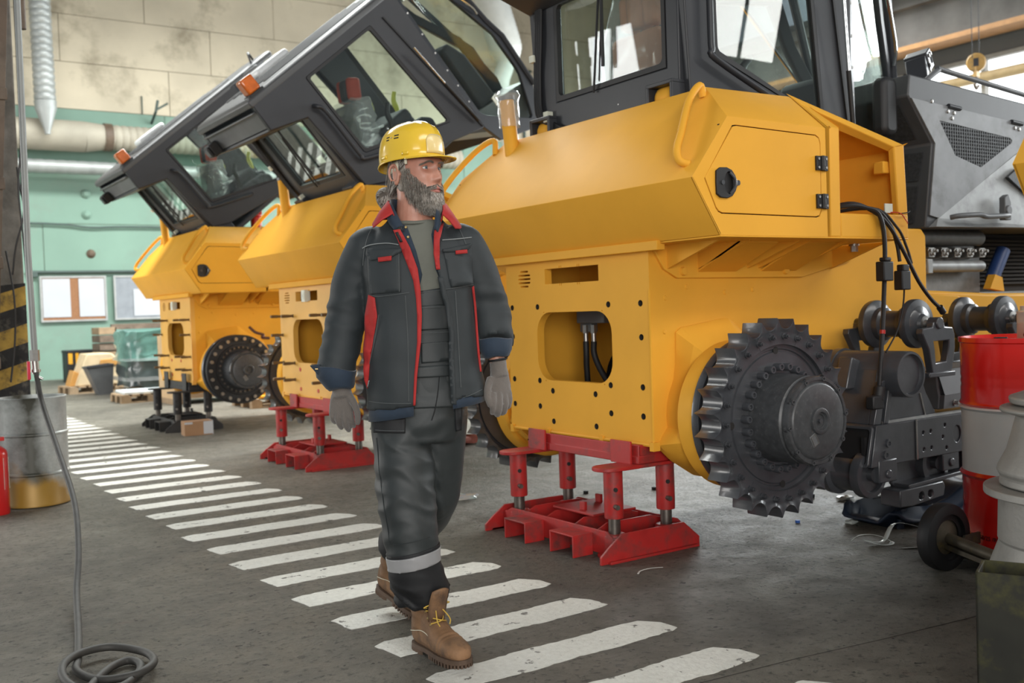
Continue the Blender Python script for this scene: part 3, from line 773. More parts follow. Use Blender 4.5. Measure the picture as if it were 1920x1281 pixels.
    f = MB().cyl((.14, .70, 2.05), (.115, .71, 2.40), .042, n=24).build('filler_neck', YEL, root)
    MB().cyl((.115, .71, 2.40), (.113, .711, 2.425), .047, n=24).build('filler_cap', GREY, f)
    if wrap:
        r = random.Random(3); rings = []
        for i in range(9):
            h = 2.24+.026*i; cx = .126-.0009*i
            rings.append([(cx+(.056+.010*r.random()+(.012 if i == 7 else 0))*math.cos(2*PI*k/20), .706+(.056+.010*r.random()+(.02 if i == 7 else 0))*math.sin(2*PI*k/20), h+.012*r.random()) for k in range(20)])
        MB().loft(rings, cap=False).build('plastic_wrap', PLASTIC, f)
    # fender brackets under the side boxes
    for s in (-1, 1):
        y0 = s*.60
        m = MB().prism([(.026, 1.47), (.026, 1.44), (.083, 1.356), (.166, 1.313), (1.06, 1.308), (1.457, 1.392), (1.469, 1.478)], y0, y0+s*.022, XZ).build('fender_bracket', YEL, root, bevel=.004)
        for k, (x, xx) in enumerate(((.10, .04), (.30, .30), (.64, .64), (.72, .72), (1.00, 1.0), (1.30, 1.30))):
            g = MB()
            g.add([(x, y0, 1.35), (x, y0+s*.36, 1.47), (x, y0, 1.47), (x+.014, y0, 1.35), (x+.014, y0+s*.36, 1.47), (x+.014, y0, 1.47)], [(0, 1, 2), (5, 4, 3), (0, 3, 4, 1), (1, 4, 5, 2), (2, 5, 3, 0)])
            g.build('gusset', YEL, m, smooth=False)
        for x in (.30, .74):
            g = MB(); g.add([(x, y0+s*.02, 1.34), (x+.26, y0+s*.02, 1.34), (x+.26, y0+s*.30, 1.465), (x, y0+s*.30, 1.465), (x, y0+s*.02, 1.35), (x+.26, y0+s*.02, 1.35), (x+.26, y0+s*.30, 1.475), (x, y0+s*.30, 1.475)],
                     [(0, 1, 2, 3), (7, 6, 5, 4), (0, 4, 5, 1), (1, 5, 6, 2), (2, 6, 7, 3), (3, 7, 4, 0)])
            g.build('sloping_plate', YEL, m, smooth=False)
        for x in (.20, .92): MB().lathe([(0, .018), (.018, .016), (.022, 0)], (x, y0+s*.022, 1.345), (0, s, 0), 16).build('bolt_boss', YEL, m)
        for x, z in ((.24, 1.27), (.70, 1.25), (.5, 1.24), (.10, 1.22), (.09, 1.06)): MB().lathe([(0, .008), (.010, .006), (.014, 0)], (x, s*.60, z), (0, s, 0), 12).build('weld_boss', YEL, m)
        if s < 0: MB().hexbolt((1.25, -.80, 1.47), (0, 0, -1), .02, .04).build('fender_bolt', STEEL, m)

def make_cab(root, tilt, film):
    W = .63
    S = [(-.33, 1.0), (-.345, .78), (-.04, .68), (-.005, .0), (.17, -.09), (.84, -.20), (1.20, -.31), (1.22, 1.0)]
    WIN = [(.150, .905), (.163, .215), (.176, .197), (.95, -.072), (.966, -.062), (.868, .90), (.855, .912), (.165, .915)]
    m = MB().prism(S, -W, -W+.05, XZ, [WIN]).prism(S, W, W-.05, XZ, [WIN])
    # rear wall with window, floor, rear roof beam
    m.prism([(-W+.04, -.02), (W-.04, -.02), (W-.04, .74), (-W+.04, .74)], -.035, .02, YZ, [[(-.50, .145), (.40, .145), (.40, .70), (-.50, .70)]])
    m.prism([(-.345, .775), (-.04, .68), (-.04, .70), (-.33, .80)], -W+.02, W-.02, XZ)
    m.box(-.0, 1.2, -W+.04, W-.04, -.22, -.17).box(.0, .2, -W+.04, W-.04, -.19, -.02)
    cab = m.build('cab', CAB, root, bevel=.008)
    cab.location = (.28, 0, 2.2); cab.rotation_euler = (0, -R(tilt), 0)
    # side window rubber and panes
    wi = [(x+(.022 if x < .5 else -.022), z+(.022 if z < .4 else -.022)) for x, z in WIN]
    for s in (-1, 1):
        MB().prism(WIN, s*(W+.003), s*(W-.02), XZ, [wi]).build('window_seal', BLACK, cab, smooth=False)
        MB().prism(wi, s*(W-.008), s*(W-.013), XZ).build('side_window', GLASS, cab, smooth=False)
    MB().prism([(-.50, .145), (.40, .145), (.40, .70), (-.50, .70)], -.01, -.005, YZ).build('rear_window', GLASS, cab, smooth=False)
    MB().prism([(-.50, .145), (.40, .145), (.40, .70), (-.50, .70)], -.038, -.01, YZ, [rrect(-.475, .375, .172, .675, .03, 4)]).build('rear_seal', BLACK, cab, smooth=False)
    MB().box(-.33, -.29, -.60, .62, .80, .945).box(-.36, -.33, -.58, .60, .94, .955).build('rear_visor', GREY, cab, bevel=.006)
    cm = MB().box(-.42, -.34, .44, .57, .79, .90).box(-.44, -.42, .455, .555, .80, .89).build('rear_camera', BLACK, cab, bevel=.008)
    MB().prism(rrect(.47, .54, .815, .875, .01, 3), -.444, -.439, YZ).build('camera_lens', GUNM, cab)
    # roof
    def roofring(z, g):
        return [(-.345-g, -W-g, z), (-.345-g, W+g, z), (1.15, W+g, z), (1.92+g, .40+g, z), (1.92+g, -.40-g, z), (1.15, -W-g, z)]
    m = MB().loft([roofring(.985, -.002), roofring(1.0, .006), roofring(1.035, .006), roofring(1.055, -.02), roofring(1.065, -.10)])
    rf = m.build('roof', ROOFM, cab, bevel=.008)
    MB().box(-.02, 1.75, -.38, .38, .965, .982).box(-.02, 1.2, -.57, .57, .97, .982).build('headliner', mat('pale headliner', (.42, .43, .42), .8) if 'pale headliner' not in bpy.data.materials else bpy.data.materials['pale headliner'], cab)  # pale liner added under the roof to lighten the view through the glass
    for y in (-.42, -.25, -.08, .10, .28, .44): MB().box(-.05, 1.3, y-.02, y+.02, 1.06, 1.075).build('roof_rib', ROOFM, cab, bevel=.006)
    MB().box(.30, .66, .36, .62, 1.06, 1.13).build('roof_box', WHITEP, cab, bevel=.03)
    vb = MB().prism([(1.28, .90), (1.60, .88), (1.62, 1.02), (1.30, 1.03)], -.56, -.47, XZ).build('light_box', GREY, cab, bevel=.008)
    MB().prism([(1.29, .885), (1.61, .865), (1.61, .88), (1.29, .90)], -.57, -.46, XZ).build('light_lens', STEEL, cab)
    MB().tube([(1.62, -.45, 1.05), (1.66, -.45, 1.15), (1.74, -.3, 1.15), (1.78, -.2, 1.06)], .012, 8, sub=4).build('roof_rail', CAB, cab)
    # amber lamp on the rear corner
    am = MB().box(-.29, -.175, -.61, -.50, 1.06, 1.185).build('amber_lamp', AMBER, cab, bevel=.016)
    MB().box(-.30, -.165, -.62, -.49, 1.035, 1.065).build('lamp_foot', BLACK, cab, bevel=.006)
    # angled front door each side, front glass between
    O = [(1.20, 1.0), (1.20, -.31), (1.29, -.50), (1.86, -.72), (2.14, -.41), (2.16, -.25), (2.09, .25), (1.88, .66), (1.78, 1.0)]
    H = [(1.245, .92), (1.265, -.19), (1.32, -.26), (1.82, -.60), (1.86, -.59), (2.05, -.26), (2.06, -.20), (2.04, .17), (1.82, .63), (1.72, .92)]
    for s in (-1, 1):
        D = lambda a, z, c, s=s: (a-.37*c*0, s*(W-.40*(a-1.2)-c), z)
        dr = MB().prism(O, 0, .045, D, [H]).build('front_door', CAB, cab, bevel=.006)
        MB().prism(H, .02, .025, D).build('door_glass', GLASS, cab, smooth=False)
        st = MB().cyl(D(1.02, .58, -.03), D(1.085, .18, -.03), .010, n=10).build('gas_strut', CHROME, cab)
        MB().cyl(D(1.08, .2, -.03), D(1.165, -.22, -.03), .014, n=10).build('strut_tube', BLACK, cab)
        MB().prism([(1.0, .9), (1.015, .9), (1.20, -.29), (1.185, -.29)], -.012, .0, lambda a, z, c, s=s: (a, s*(W-c), z)).build('door_rubber', BLACK, cab, smooth=False)
        for z in (.8, .6, .42, .25, .1, -.06): MB().cyl(D(1.225, z, -.004), D(1.225, z, .004), .008, n=8).build('door_screw', STEEL, cab)
        if s < 0: MB().prism(rrect(1.52, 1.60, -.33, -.20, .006, 2), .014, .019, D).build('glass_label', LAB, cab, smooth=False)
        MB().tube([D(1.98, .40, -.03), D(1.92, .52, -.06), D(1.62, .93, -.06), D(1.55, .98, -.02)], .012, 8, sub=3).build('door_handle', CHROME, cab)
    MB().prism([(-.24, -.38), (.24, -.38), (.30, .62), (.33, .98), (-.33, .98), (-.30, .62)], 0, .012, lambda a, z, c: (2.10-.0*c-.28*max(0, (z-.1))+c, a, z)).build('windscreen', GLASS, cab, smooth=False)
    for s in (-1, 1):
        MB().tube([(2.13, s*.26, -.42), (2.13, s*.26, .1), (2.05, s*.29, .3), (1.90, s*.35, .99)], .03, 8).build('front_post', CAB, cab)
    # low front wall and dashboard
    MB().prism([(1.2, -.31), (1.86, -.70), (2.1, -.40), (2.1, -.35), (1.2, -.22)], -.25, .25, XZ).build('front_floor', GREY, cab, smooth=False)
    MB().prism([(1.55, -.30), (1.78, -.30), (1.75, .18), (1.66, .36), (1.56, .33)], -.19, .19, XZ).build('dashboard', SEATM, cab, bevel=.03)
    # hand rail following the window
    for s in (-1, 1):
        y = s*(W+.045)
        MB().tube([(.055, s*W, .72), (.06, y, .70), (.092, y, .63), (.097, y, .30), (.102, y, .21), (.13, y, .165), (.52, y, .012), (.56, y, .0), (.565, s*W, .0)], .0165, 10, sub=4).build('hand_rail', CAB, cab)
    # hinge brackets
    for s in (-1, 1):
        m = MB()
        for dy in (-.085, .085): m.prism([(-.09, .06), (-.09, -.03), (-.03, -.09), (.06, -.09), (.12, .06)], s*.50+dy-.01, s*.50+dy+.01, XZ)
        m.box(-.09, .12, s*.50-.095, s*.50+.095, .05, .07)
        m.build('hinge_bracket', CAB, cab, bevel=.004)
    # seat, consoles, levers
    px, pz, lean = (.30, .16, -4) if film else (.47, .20, 34)
    SM = SEATM; BM = BROWN if film else SEATM; HM = BROWN if film else REDSEAT
    def at(o): o.location = (px, 0, pz); o.rotation_euler = (0, R(lean), 0); return o
    MB().box(px-.06, px+.46, -.25, .25, pz-.13, pz-.01).box(px, px+.4, -.2, .2, -.17, pz-.12).build('seat', SM, cab, bevel=.04)
    if not film:
        for x in (px+.02, px+.14): MB().box(x, x+.03, -.252, .252, pz-.012, pz+.004).build('seat_trim', WHITEP, cab, bevel=.004)
    at(MB().loft([[(x0, y, z) for x0, y in ((-.07-.02*q, -.24+.05*q), (.06-.04*q, -.24+.05*q), (.06-.04*q, .24-.05*q), (-.07-.02*q, .24-.05*q))] for q, z in ((0, -.02), (.5, .14), (1, .31))]).build('seat_back', BM, cab, bevel=.035))
    for s in (-1, 1): at(MB().box(-.075, .05, min(s*.06, s*.125), max(s*.06, s*.125), .33, .52).build('headrest_side', HM, cab, bevel=.03))
    at(MB().box(-.08, .055, -.065, .065, .335, .515).build('headrest', BM, cab, bevel=.035))
    r = random.Random(5); rings = []
    top = .56 if film else .33
    for i in range(12):
        q = i/11; z = -.10+(top+.10)*q; hx = .15-.05*q; hy = .29-.05*q-(.10*max(0, q-.62)/.38 if film else 0)
        rings.append([(-.01+hx*math.copysign(abs(math.cos(a))**.5, math.cos(a))+r.uniform(-.016, .016), hy*math.copysign(abs(math.sin(a))**.5, math.sin(a))+r.uniform(-.016, .016), z+r.uniform(-.01, .01)) for a in [2*PI*k/22 for k in range(22)]])
    at(MB().loft(rings, cap=False).build('seat_film', PLASTIC, cab))
    for s in (-1, 1):
        dx = 0 if s < 0 else .44
        MB().prism([(.42+dx*.6, -.17), (.98+dx*.5, -.17), (1.0+dx*.5, -.0), (.92+dx*.4, .06), (.5+dx*.6, .10)], s*.27, s*.38, XZ).build('arm_console', SM, cab, bevel=.03)
        bx, bz = (.64, .09) if s < 0 else (1.10, .03)
        MB().tube([(bx, s*.31, bz), (bx+.04, s*.31, bz+.10), (bx+.06, s*.31, bz+.17), (bx+.12, s*.31, bz+.23)], [.014, .02, .027, .022, .02], 10, sub=3).build('control_lever', LIME if s > 0 else BLACK, cab)
        MB().cyl((bx-.02, s*.31, bz-.04), (bx+.02, s*.31, bz+.06), .045, .03, n=12).build('lever_boot', BLACK, cab)
    MB().box(.35, .46, -.62, .58, -.05, .02).build('cross_tube', SEATM, cab, bevel=.01)
    # wiper on the rear window
    w = MB().tube([(-.05, .05, .13), (-.065, .02, .2), (-.055, -.02, .62)], .007, 6).tube([(-.05, .0, .18), (-.062, -.06, .64)], .005, 6).box(-.058, -.045, -.045, -.03, .25, .70).build('rear_wiper', BLACK, cab)
    # cable bundle down the far rear post
    m = MB()
    for k, dy in enumerate((0, .02, .04)): m.tube([(-.05, .50+dy, .72), (-.055, .51+dy, .50), (-.05, .535+dy, .30), (-.055, .52+dy, .10), (-.05, .42+dy, .03), (-.05, .28+dy, -.04), (-.02, .22+dy, -.10)], .012, 8, sub=5)
    m.build('cable_bundle', BLACK, cab)
    MB().box(-.075, -.03, .555, .60, .40, .44).box(-.075, -.03, .44, .48, .04, .10).build('cable_clip', LAB, cab, bevel=.003)
    return cab

def make_deck(root, prop):
    m = MB().box(.22, 1.3, -.62, .62, 1.80, 1.90)
    for s in (-1, 1): m.box(.22, .36, s*.5-.06, s*.5+.06, 1.88, 2.16)
    m.build('cab_deck', YEL, root, bevel=.01)
    MB().box(.245, .26, -.78, .78, 1.9, 2.10).build('deck_front', DARK, root, smooth=False)
    for s in (-1, 1): MB().lathe([(.03, -.07), (.055, -.07), (.066, -.05), (.066, .05), (.055, .07), (.03, .07), (.03, -.07)], (.28, s*.5, 2.2), (0, 1, 0), 20).build('hinge_bushing', YEL, root)
    m = MB()
    for k, (x, y, z) in enumerate(((.30, .30, 2.12), (.33, .18, 2.15), (.32, .02, 2.13), (.34, -.12, 2.15))): m.tube([(x, y, z-.2), (x-.02, y-.02, z), (x+.02, y-.10, z+.03), (x+.12, y-.2, z-.04)], .014, 8, sub=4)
    m.build('deck_hose', BLACK, root)
    m = MB()
    for y in (.24, .06): m.box(.27, .31, y-.05, y+.05, 2.12, 2.17).cyl((.29, y-.08, 2.16), (.29, y-.13, 2.19), .016, n=10)
    m.build('hose_union', STEEL, root)
    MB().tube([(.27+.02*math.cos(a), -.13, 2.235+.026*math.sin(a)) for a in [2*PI*k/14 for k in range(14)]], .006, 8, closed=True).cyl((.27, -.13, 2.16), (.27, -.13, 2.215), .009, n=8).build('eye_bolt', STEEL, root)
    if prop:
        b = MB().cyl((.88, -.35, 1.9), (.86, -.35, 2.34), .062, n=20).cyl((.86, -.35, 2.34), (.86, -.35, 2.37), .07, n=20).box(.82, .92, -.40, -.30, 2.37, 2.47).build('prop_cylinder', RED, root, bevel=.01)
        MB().cyl((.865, -.42, 2.42), (.865, -.28, 2.42), .022, n=12).build('prop_pin', STEEL, b)

def make_bulldozer(name, label, loc, tilt, sprocket, studs, film, wrap, prop, mm):
    root = thing(name, label, 'bulldozer', loc)
    make_plate(root, studs, mm); make_body(root); make_drive(root, sprocket); make_hood(root, wrap); make_deck(root, prop)
    make_cab(root, tilt, film)
    return root
NEAR = make_bulldozer('bulldozer', 'largest and nearest yellow bulldozer, its charcoal cab upright on the body', (3.20, 4.20, 0), 0, True, False, True, True, False, YEL)
MID = make_bulldozer('bulldozer', 'middle yellow bulldozer behind the man, its grey cab tipped back high on a red stand', (3.265, 7.88, 0), 40, True, True, False, False, True, YEL_LIT)
FAR = make_bulldozer('bulldozer', 'farthest yellow bulldozer with tipped cab and bare black wheel hub, left of the other two', (3.215, 11.56, 0), 40, False, True, False, False, True, YEL_LIT)
# the hood corner of a fourth machine looks in at the right edge
EDGE = thing('bulldozer', 'yellow bulldozer of which only a hood corner shows at the right edge', 'bulldozer', (3.025, .52, -.16))
make_plate(EDGE, False, YEL); make_hood(EDGE, False, False, False)
MB().prism([(.006, .53), (.62, .53), (.62, 1.47), (.006, 1.47)], -.59, .59, XZ).build('main_body', YEL, EDGE, bevel=.012)
# ------------------------------------------------------------------ nearest machine: engine, track frame, wiring
def make_engine(root):
    b = MB()
    prof = [(2.05, 2.475), (2.028, 2.35), (2.255, 2.085), (2.17, 1.585), (4.8, 1.62), (4.8, 2.32)]
    b.prism(prof, -.60, .60, XZ)
    EHM = mat('grey engine hood paint', (.065, .068, .072), .45, var=.12, vscale=4)
    h = b.build('engine_hood', EHM, root, bevel=.01)
    # side door sheet with the woven grille let in, and the folded lower sheet
    G1 = [(2.316, 2.223), (3.07, 2.168), (3.088, 2.155), (3.08, 2.138), (2.736, 1.968), (2.468, 2.026)]
    M_ = MB().prism([(2.045, 2.335), (2.268, 2.085), (2.20, 1.66), (2.29, 1.645), (3.115, 2.065), (3.6, 2.25), (3.6, 2.262), (3.25, 2.268)], -.612, -.60, XZ, [G1])
    d = M_.build('hood_door', RAW_SHADED, h, smooth=False, bevel=.002)
    MB().prism(G1, -.604, -.601, XZ).build('side_grille', MESHM, h, smooth=False)
    m = MB()
    for k in range(34):
        x = 2.30+.024*k
        zt = 2.223-.073*(x-2.316); zb = 2.223-(x-2.316)*1.296 if x < 2.468 else (2.026-.2164*(x-2.468) if x < 2.736 else 1.968+.494*(x-2.736))
        if zt > zb: m.box(x, x+.008, -.611, -.605, zb, zt)
    for k in range(12):
        z = 1.98+.021*k; xs = [2.316+(2.223-z)/1.296 if z > 2.026 else 2.468+(2.026-z)/.2164, min(3.08, 2.736+(z-1.968)/.494, 2.316+(2.223-z)/.073)]
        if xs[1] > xs[0]: m.box(xs[0], xs[1], -.610, -.606, z, z+.007)
    o = m.build('grille_wire', MESHM, d, smooth=False); o['kind'] = 'stuff'
    m = MB(); y0, y1 = -.604, -.655
    m.add([(2.285, y0, 1.645), (2.195, y0, 1.59), (3.6, y0, 1.605), (3.6, y0, 2.245), (3.115, y0, 2.06), (2.285, y0-.004, 1.645), (2.195, y1, 1.59), (3.6, y1, 1.605), (3.6, y0-.004, 2.245), (3.115, y0-.004, 2.06)],
          [(5, 6, 7), (5, 7, 9), (9, 7, 8), (0, 5, 9, 4), (4, 9, 8, 3), (1, 6, 5, 0), (2, 7, 6, 1), (3, 8, 7, 2), (0, 4, 3, 2, 1)])
    lo = m.build('lower_sheet', RAW, h, smooth=False)
    MB().prism([(2.98, 1.915), (3.11, 1.985), (3.5, 1.95), (3.5, 1.70), (3.235, 1.79)], -.645, -.625, XZ).build('lower_grille', MESHM, lo, smooth=False)
    MB().tube([(2.33, -.66, 1.645), (2.36, -.70, 1.652), (2.55, -.71, 1.662), (2.62, -.715, 1.652), (2.86, -.71, 1.665), (2.89, -.66, 1.668)], .016, 10, sub=3).build('pull_handle', GREY, lo)
    MB().prism([(2.86, 1.64), (2.93, 1.64), (2.93, 1.75), (2.90, 1.80), (2.86, 1.78)], -.69, -.65, XZ).lathe([(0, .05), (.03, .05), (.034, .03), (.034, 0)], (2.895, -.65, 1.70), (0, -1, 0), 16).build('lock', GREY, lo, bevel=.005)
    for x0, z in ((2.4, 2.316), (3.08, 2.273)): MB().cyl((x0, -.615, z), (x0+.12, -.615, z-.008), .014, n=10).build('door_hinge', CAB, d)
    for x, z in ((2.40, 2.283), (2.46, 2.278), (2.44, 2.245), (3.12, 2.235), (3.17, 2.23), (2.24, 2.33)): MB().lathe([(0, .008), (.010, .006), (.013, 0)], (x, -.612, z), (0, -1, 0), 12).build('rivet', STEEL, d)
    # grilles of the rear corner panel
    def RP(v, z, c):
        u = 2.028+(2.35-z)/(2.35-2.085)*(.227) if z > 2.085 else 2.255-(2.085-z)/.5*.085
        if z > 2.35: u = 2.028+(z-2.35)*.18
        return (u-.006-c, v, z)
    for P in ([(-.52, 2.31), (-.44, 2.31), (-.33, 2.12), (-.52, 2.12)], [(-.55, 2.04), (-.36, 2.05), (-.36, 1.88), (-.53, 1.87)], [(-.53, 1.84), (-.36, 1.85), (-.36, 1.62), (-.52, 1.62)]):
        MB().prism(P, 0, .004, RP).build('corner_grille', MESHM, h, smooth=False)
    MB().tube([(2.24, -.52, 2.40), (2.26, -.545, 2.45), (2.42, -.545, 2.545), (2.50, -.545, 2.545), (3.6, -.545, 2.46)], .0165, 10, sub=3).build('hood_rail', GREY, h)
    MB().prism(rrect(1.87, 2.0, 2.12, 2.46, .05, 5), -.56, -.46, XZ).build('air_intake', BLACK, h, bevel=.03)
    # work lamp bracket on the hood
    M = Matrix.Translation((2.62, -.28, 2.66)) @ Matrix.Rotation(R(-24), 4, 'Y') @ Matrix.Rotation(R(25), 4, 'Z')
    MB().box(-.09, .09, -.07, .07, -.05, .07, M).prism([(-.22, -.06), (-.09, -.05), (-.09, .05), (-.12, .06)], -.06, .06, XZ, (), M).box(-.02, .02, -.02, .02, -.24, -.05, M).build('lamp_bracket', CAB, h, bevel=.006)
    for x, z in ((-.13, .02), (-.10, -.01), (-.05, .04), (.03, .04), (-.16, -.03)): MB().cyl(M @ Vector((x, -.071, z)), M @ Vector((x, -.08, z)), .012, n=8).build('bracket_bolt', STEEL, h)
    MB().box(.01, .05, -.075, -.06, -.02, .045, M).build('bracket_slot', DARK, h)
    # engine below the hood
    e = MB().box(2.30, 3.06, -.40, .30, 1.18, 1.45).box(2.28, 3.1, -.34, .3, 1.40, 1.57).build('engine_block', ENGM, root, bevel=.02)
    MB().cyl((2.25, -.44, 1.545), (2.98, -.44, 1.545), .05, n=18).build('cam_cover', ENGM, e, bevel=.01)
    MB().cyl((2.27, -.47, 1.365), (2.95, -.47, 1.365), .036, n=18).box(2.31, 2.36, -.52, -.40, 1.32, 1.41).build('intake_rail', RAW, e, bevel=.006)
    for k in range(5):
        m = MB()
        x = 2.38+.135*k
        m.box(x-.03, x+.03, -.50, -.38, 1.42, 1.48)
        for a, z in ((-.03, 1.46), (.03, 1.46), (0, 1.44)): m.hexbolt((x+a, -.50, z), (0, -1, 0), .011, .02)
        m.build('injector', STEEL, e, bevel=.004)
    m = MB()
    for k in range(12): m.box(2.2, 4.8, -.18, -.16, 1.25+.027*k, 1.265+.027*k)
    m.build('cooling_fin', DARK, root, smooth=False)
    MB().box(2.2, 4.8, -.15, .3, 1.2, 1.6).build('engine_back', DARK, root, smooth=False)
    MB().cyl((3.10, -.45, 1.28), (3.24, -.45, 1.47), .045, n=18).build('blue_filter', BLUE, root)
    MB().prism([(3.0, 1.22), (3.16, 1.20), (3.14, 1.29), (3.06, 1.31)], -.50, -.45, XZ).build('orange_bracket', YEL, root)
    b = MB().prism([(2.05, .60), (4.8, .60), (4.8, 1.16), (2.9, 1.19), (2.2, 1.222), (2.1, 1.222)], -.56, .56, XZ)
    b.build('front_frame', YEL, root, bevel=.02)
    MB().prism([(2.17, .7), (2.62, .7), (2.62, 1.10), (2.58, 1.16), (2.50, 1.185), (2.17, 1.20)], -.585, -.56, XZ).build('frame_gusset', YEL, root, bevel=.008)
make_engine(NEAR)

def make_track(root):
    b = MB()
    # main side bar with a slanting open end
    end = [(.93, .575), (2.6, .575), (2.6, .385), (.885, .375)]
    b.prism(end, -1.15, -.88, XZ)
    b.prism([(1.232, .578), (2.6, .578), (2.6, .382), (1.239, .380)], -1.158, -1.15, XZ, [circle(1.571, .476, .034, 20, ry=.043)]+[circle(x, z, .0095, 12) for x, z in ((1.285, .508), (1.347, .510), (1.288, .424), (1.351, .426), (1.467, .53), (1.448, .471), (1.478, .413), (1.664, .536), (1.665, .42))])
    tf = b.build('track_frame', GUNM, root, bevel=.010)
    E = lambda a, z, c: (.925-(.575-z)*.24-c, a, z)
    MB().prism(rrect(-1.145, -.90, .375, .572, .02, 3), 0, .018, E, [rrect(-1.128, -.92, .392, .555, .015, 3)]).build('end_rim', GUNM, tf, bevel=.004)
    MB().prism(rrect(-1.128, -.92, .392, .555, .015, 3), -.03, .004, E).box(.875, .895, -1.12, -1.10, .43, .52).build('end_cover', BLACK, tf, smooth=False)
    m = MB(); bo = None
    for x, z in ((1.011, .482), (.99, .428)):
        o = MB().lathe([(0, .004), (.010, .004), (.011, .010), (.020, .010), (.021, 0)], (0, 0, 0), (0, -1, 0), 14).build('bar_bolt', GUNM, tf) if bo is None else dup(bo, tf)
        bo = o; o.location = (x, -1.15, z)
    MB().tube([(1.235, -1.156, .38), (1.232, -1.156, .58)], .005, 6).tube([(1.0, -1.12, .578), (1.3, -1.12, .58), (1.66, -1.11, .58), (2.5, -1.11, .58)], .009, 6).build('weld_bead', STEEL, tf)
    # A-shaped support under the cross tube
    MB().prism([(1.02, .84), (1.34, .83), (1.40, .70), (1.49, .575), (.935, .575)], -1.10, -.88, XZ).build('tube_support', GUNM, tf, bevel=.006)
    MB().prism([(.99, .78), (1.03, .79), (.985, .575), (.93, .575)], -1.135, -1.10, XZ).prism([(1.06, .79), (1.09, .785), (1.045, .575), (1.01, .575)], -1.135, -1.10, XZ).build('support_rib', GUNM, tf, bevel=.005)
    MB().tube([(1.345, -1.102, .70), (1.385, -1.102, .58)], .006, 6).build('support_weld', STEEL, tf)
    ct = MB().lathe([(.0, 1.185), (.092, 1.185), (.096, 1.192), (.099, 1.205), (.110, 1.205), (.113, 1.197), (.113, .45), (.0, .45)], (1.131, 0, .81), (0, -1, 0), 40).build('cross_tube', GUNM, tf)
    MB().lathe([(.113, .82), (.122, .82), (.122, .78), (.113, .78)], (1.131, 0, .81), (0, -1, 0), 40).build('tube_collar', GUNM, tf)
    MB().prism([(.98, .80), (1.28, .80), (1.30, .40), (.96, .40)], -.86, -.60, XZ).box(.62, 1.9, -.82, -.62, .36, .62).build('inner_frame', GUNM, tf, bevel=.012)
    MB().prism([(.93, .74), (1.1, .74), (1.1, .86), (.98, .90)], -.98, -.9, XZ).build('lifting_eye', GUNM, tf, bevel=.008)
    # recoil cover box behind
    MB().prism([(1.505, .60), (1.515, .665), (1.50, .72), (1.49, .80), (2.6, .83), (2.6, .60)], -1.10, -.9, XZ).build('recoil_cover', GREY, tf, bevel=.008)
    MB().prism([(1.51, .605), (2.6, .605), (2.6, .69), (1.52, .675)], -1.125, -1.10, XZ).add([(1.50, -1.10, .80), (1.52, -1.127, .675), (2.6, -1.127, .69), (2.6, -1.10, .83)], [(0, 1, 2, 3)]).build('cover_flap', GREY, tf, smooth=False)
    MB().hexbolt((1.60, -1.125, .632), (0, -1, 0), .012, .03).build('cover_bolt', STEEL, tf)
    # carrier rollers with their brackets
    first = None
    for x, dx in ((1.40, 0), (2.20, 0)):
        m = MB()
        pr = [(0, -.155), (.03, -.155), (.05, -.15), (.09, -.145), (.122, -.14), (.126, -.13), (.126, -.105), (.118, -.098), (.088, -.085), (.085, -.055), (.070, -.045), (.068, .045), (.085, .055), (.088, .085), (.118, .098), (.126, .105), (.126, .13), (.122, .14), (.09, .145), (.085, .15), (.05, .16), (.04, .175), (0, .175)]
        if first is None:
            first = m.lathe(pr, (0, 0, 0), (0, -1, 0), 44).build('carrier_roller', GUNM, tf, ang=30); o = first
        else: o = dup(first, tf)
        o.location = (x, -.93, 1.047)
        br = []
        for yy in (-1.16, -.72):
            m = MB().prism([(-.135, -.02), (-.13, .005), (-.05, .01), (-.045, .035), (.045, .035), (.05, .01), (.115, .005), (.135, -.03), (.135, -.10), (.105, -.215), (-.055, -.225), (-.085, -.10)], yy-.02, yy+.02, XZ, [[(-.045, -.06), (.085, -.06), (.08, -.10), (.06, -.165), (-.03, -.17), (-.035, -.11)]])
            m.box(-.1, .12, yy-.03, yy+.03, -.24, -.215)
            m.cyl((.0, yy-.03, .03), (.0, yy+.03, .03), .03, n=14)
            o2 = m.build('roller_bracket', GUNM, tf, bevel=.005); o2.location = (x, 0, 1.02)
        o3 = MB().lathe([(0, .19), (.018, .19), (.022, .178), (.04, .176)], (0, 0, 0), (0, -1, 0), 16).build('roller_cap', STEEL, tf); o3.location = (x, -.93, 1.047)
    # bottom rollers, guide plates
    wh = None
    for x in (.935, 1.45, 1.95):
        m = MB().lathe([(0, -.13), (.08, -.13), (.085, -.12), (.113, -.115), (.116, -.10), (.116, -.07), (.092, -.06), (.092, .06), (.116, .07), (.116, .10), (.113, .115), (.088, .118), (.082, .10), (.03, .10), (.03, .13), (0, .13)], (0, 0, 0), (0, -1, 0), 40) if wh is None else None
        if wh is None: wh = m.build('track_roller', GUNM, tf, ang=30); o = wh
        else: o = dup(wh, tf)
        o.location = (x, -1.0, .335)
        m = MB().box(-.07, .07, -.02, .02, -.05, .06).cyl((0, -.03, -.01), (0, .0, -.01), .022, n=12)
        o = m.build('roller_mount', GUNM, tf, bevel=.006); o.location = (x+.07, -1.135, .345)
    MB().prism([(1.14, .375), (1.70, .375), (1.70, .27), (1.17, .235), (1.14, .26)], -1.075, -1.055, XZ).prism([(1.16, .262), (1.70, .285), (1.70, .265), (1.16, .242)], -1.16, -1.05, XZ).box(1.655, 1.68, -1.15, -.95, .26, .38).build('guide_plate', GUNM, tf, bevel=.004)
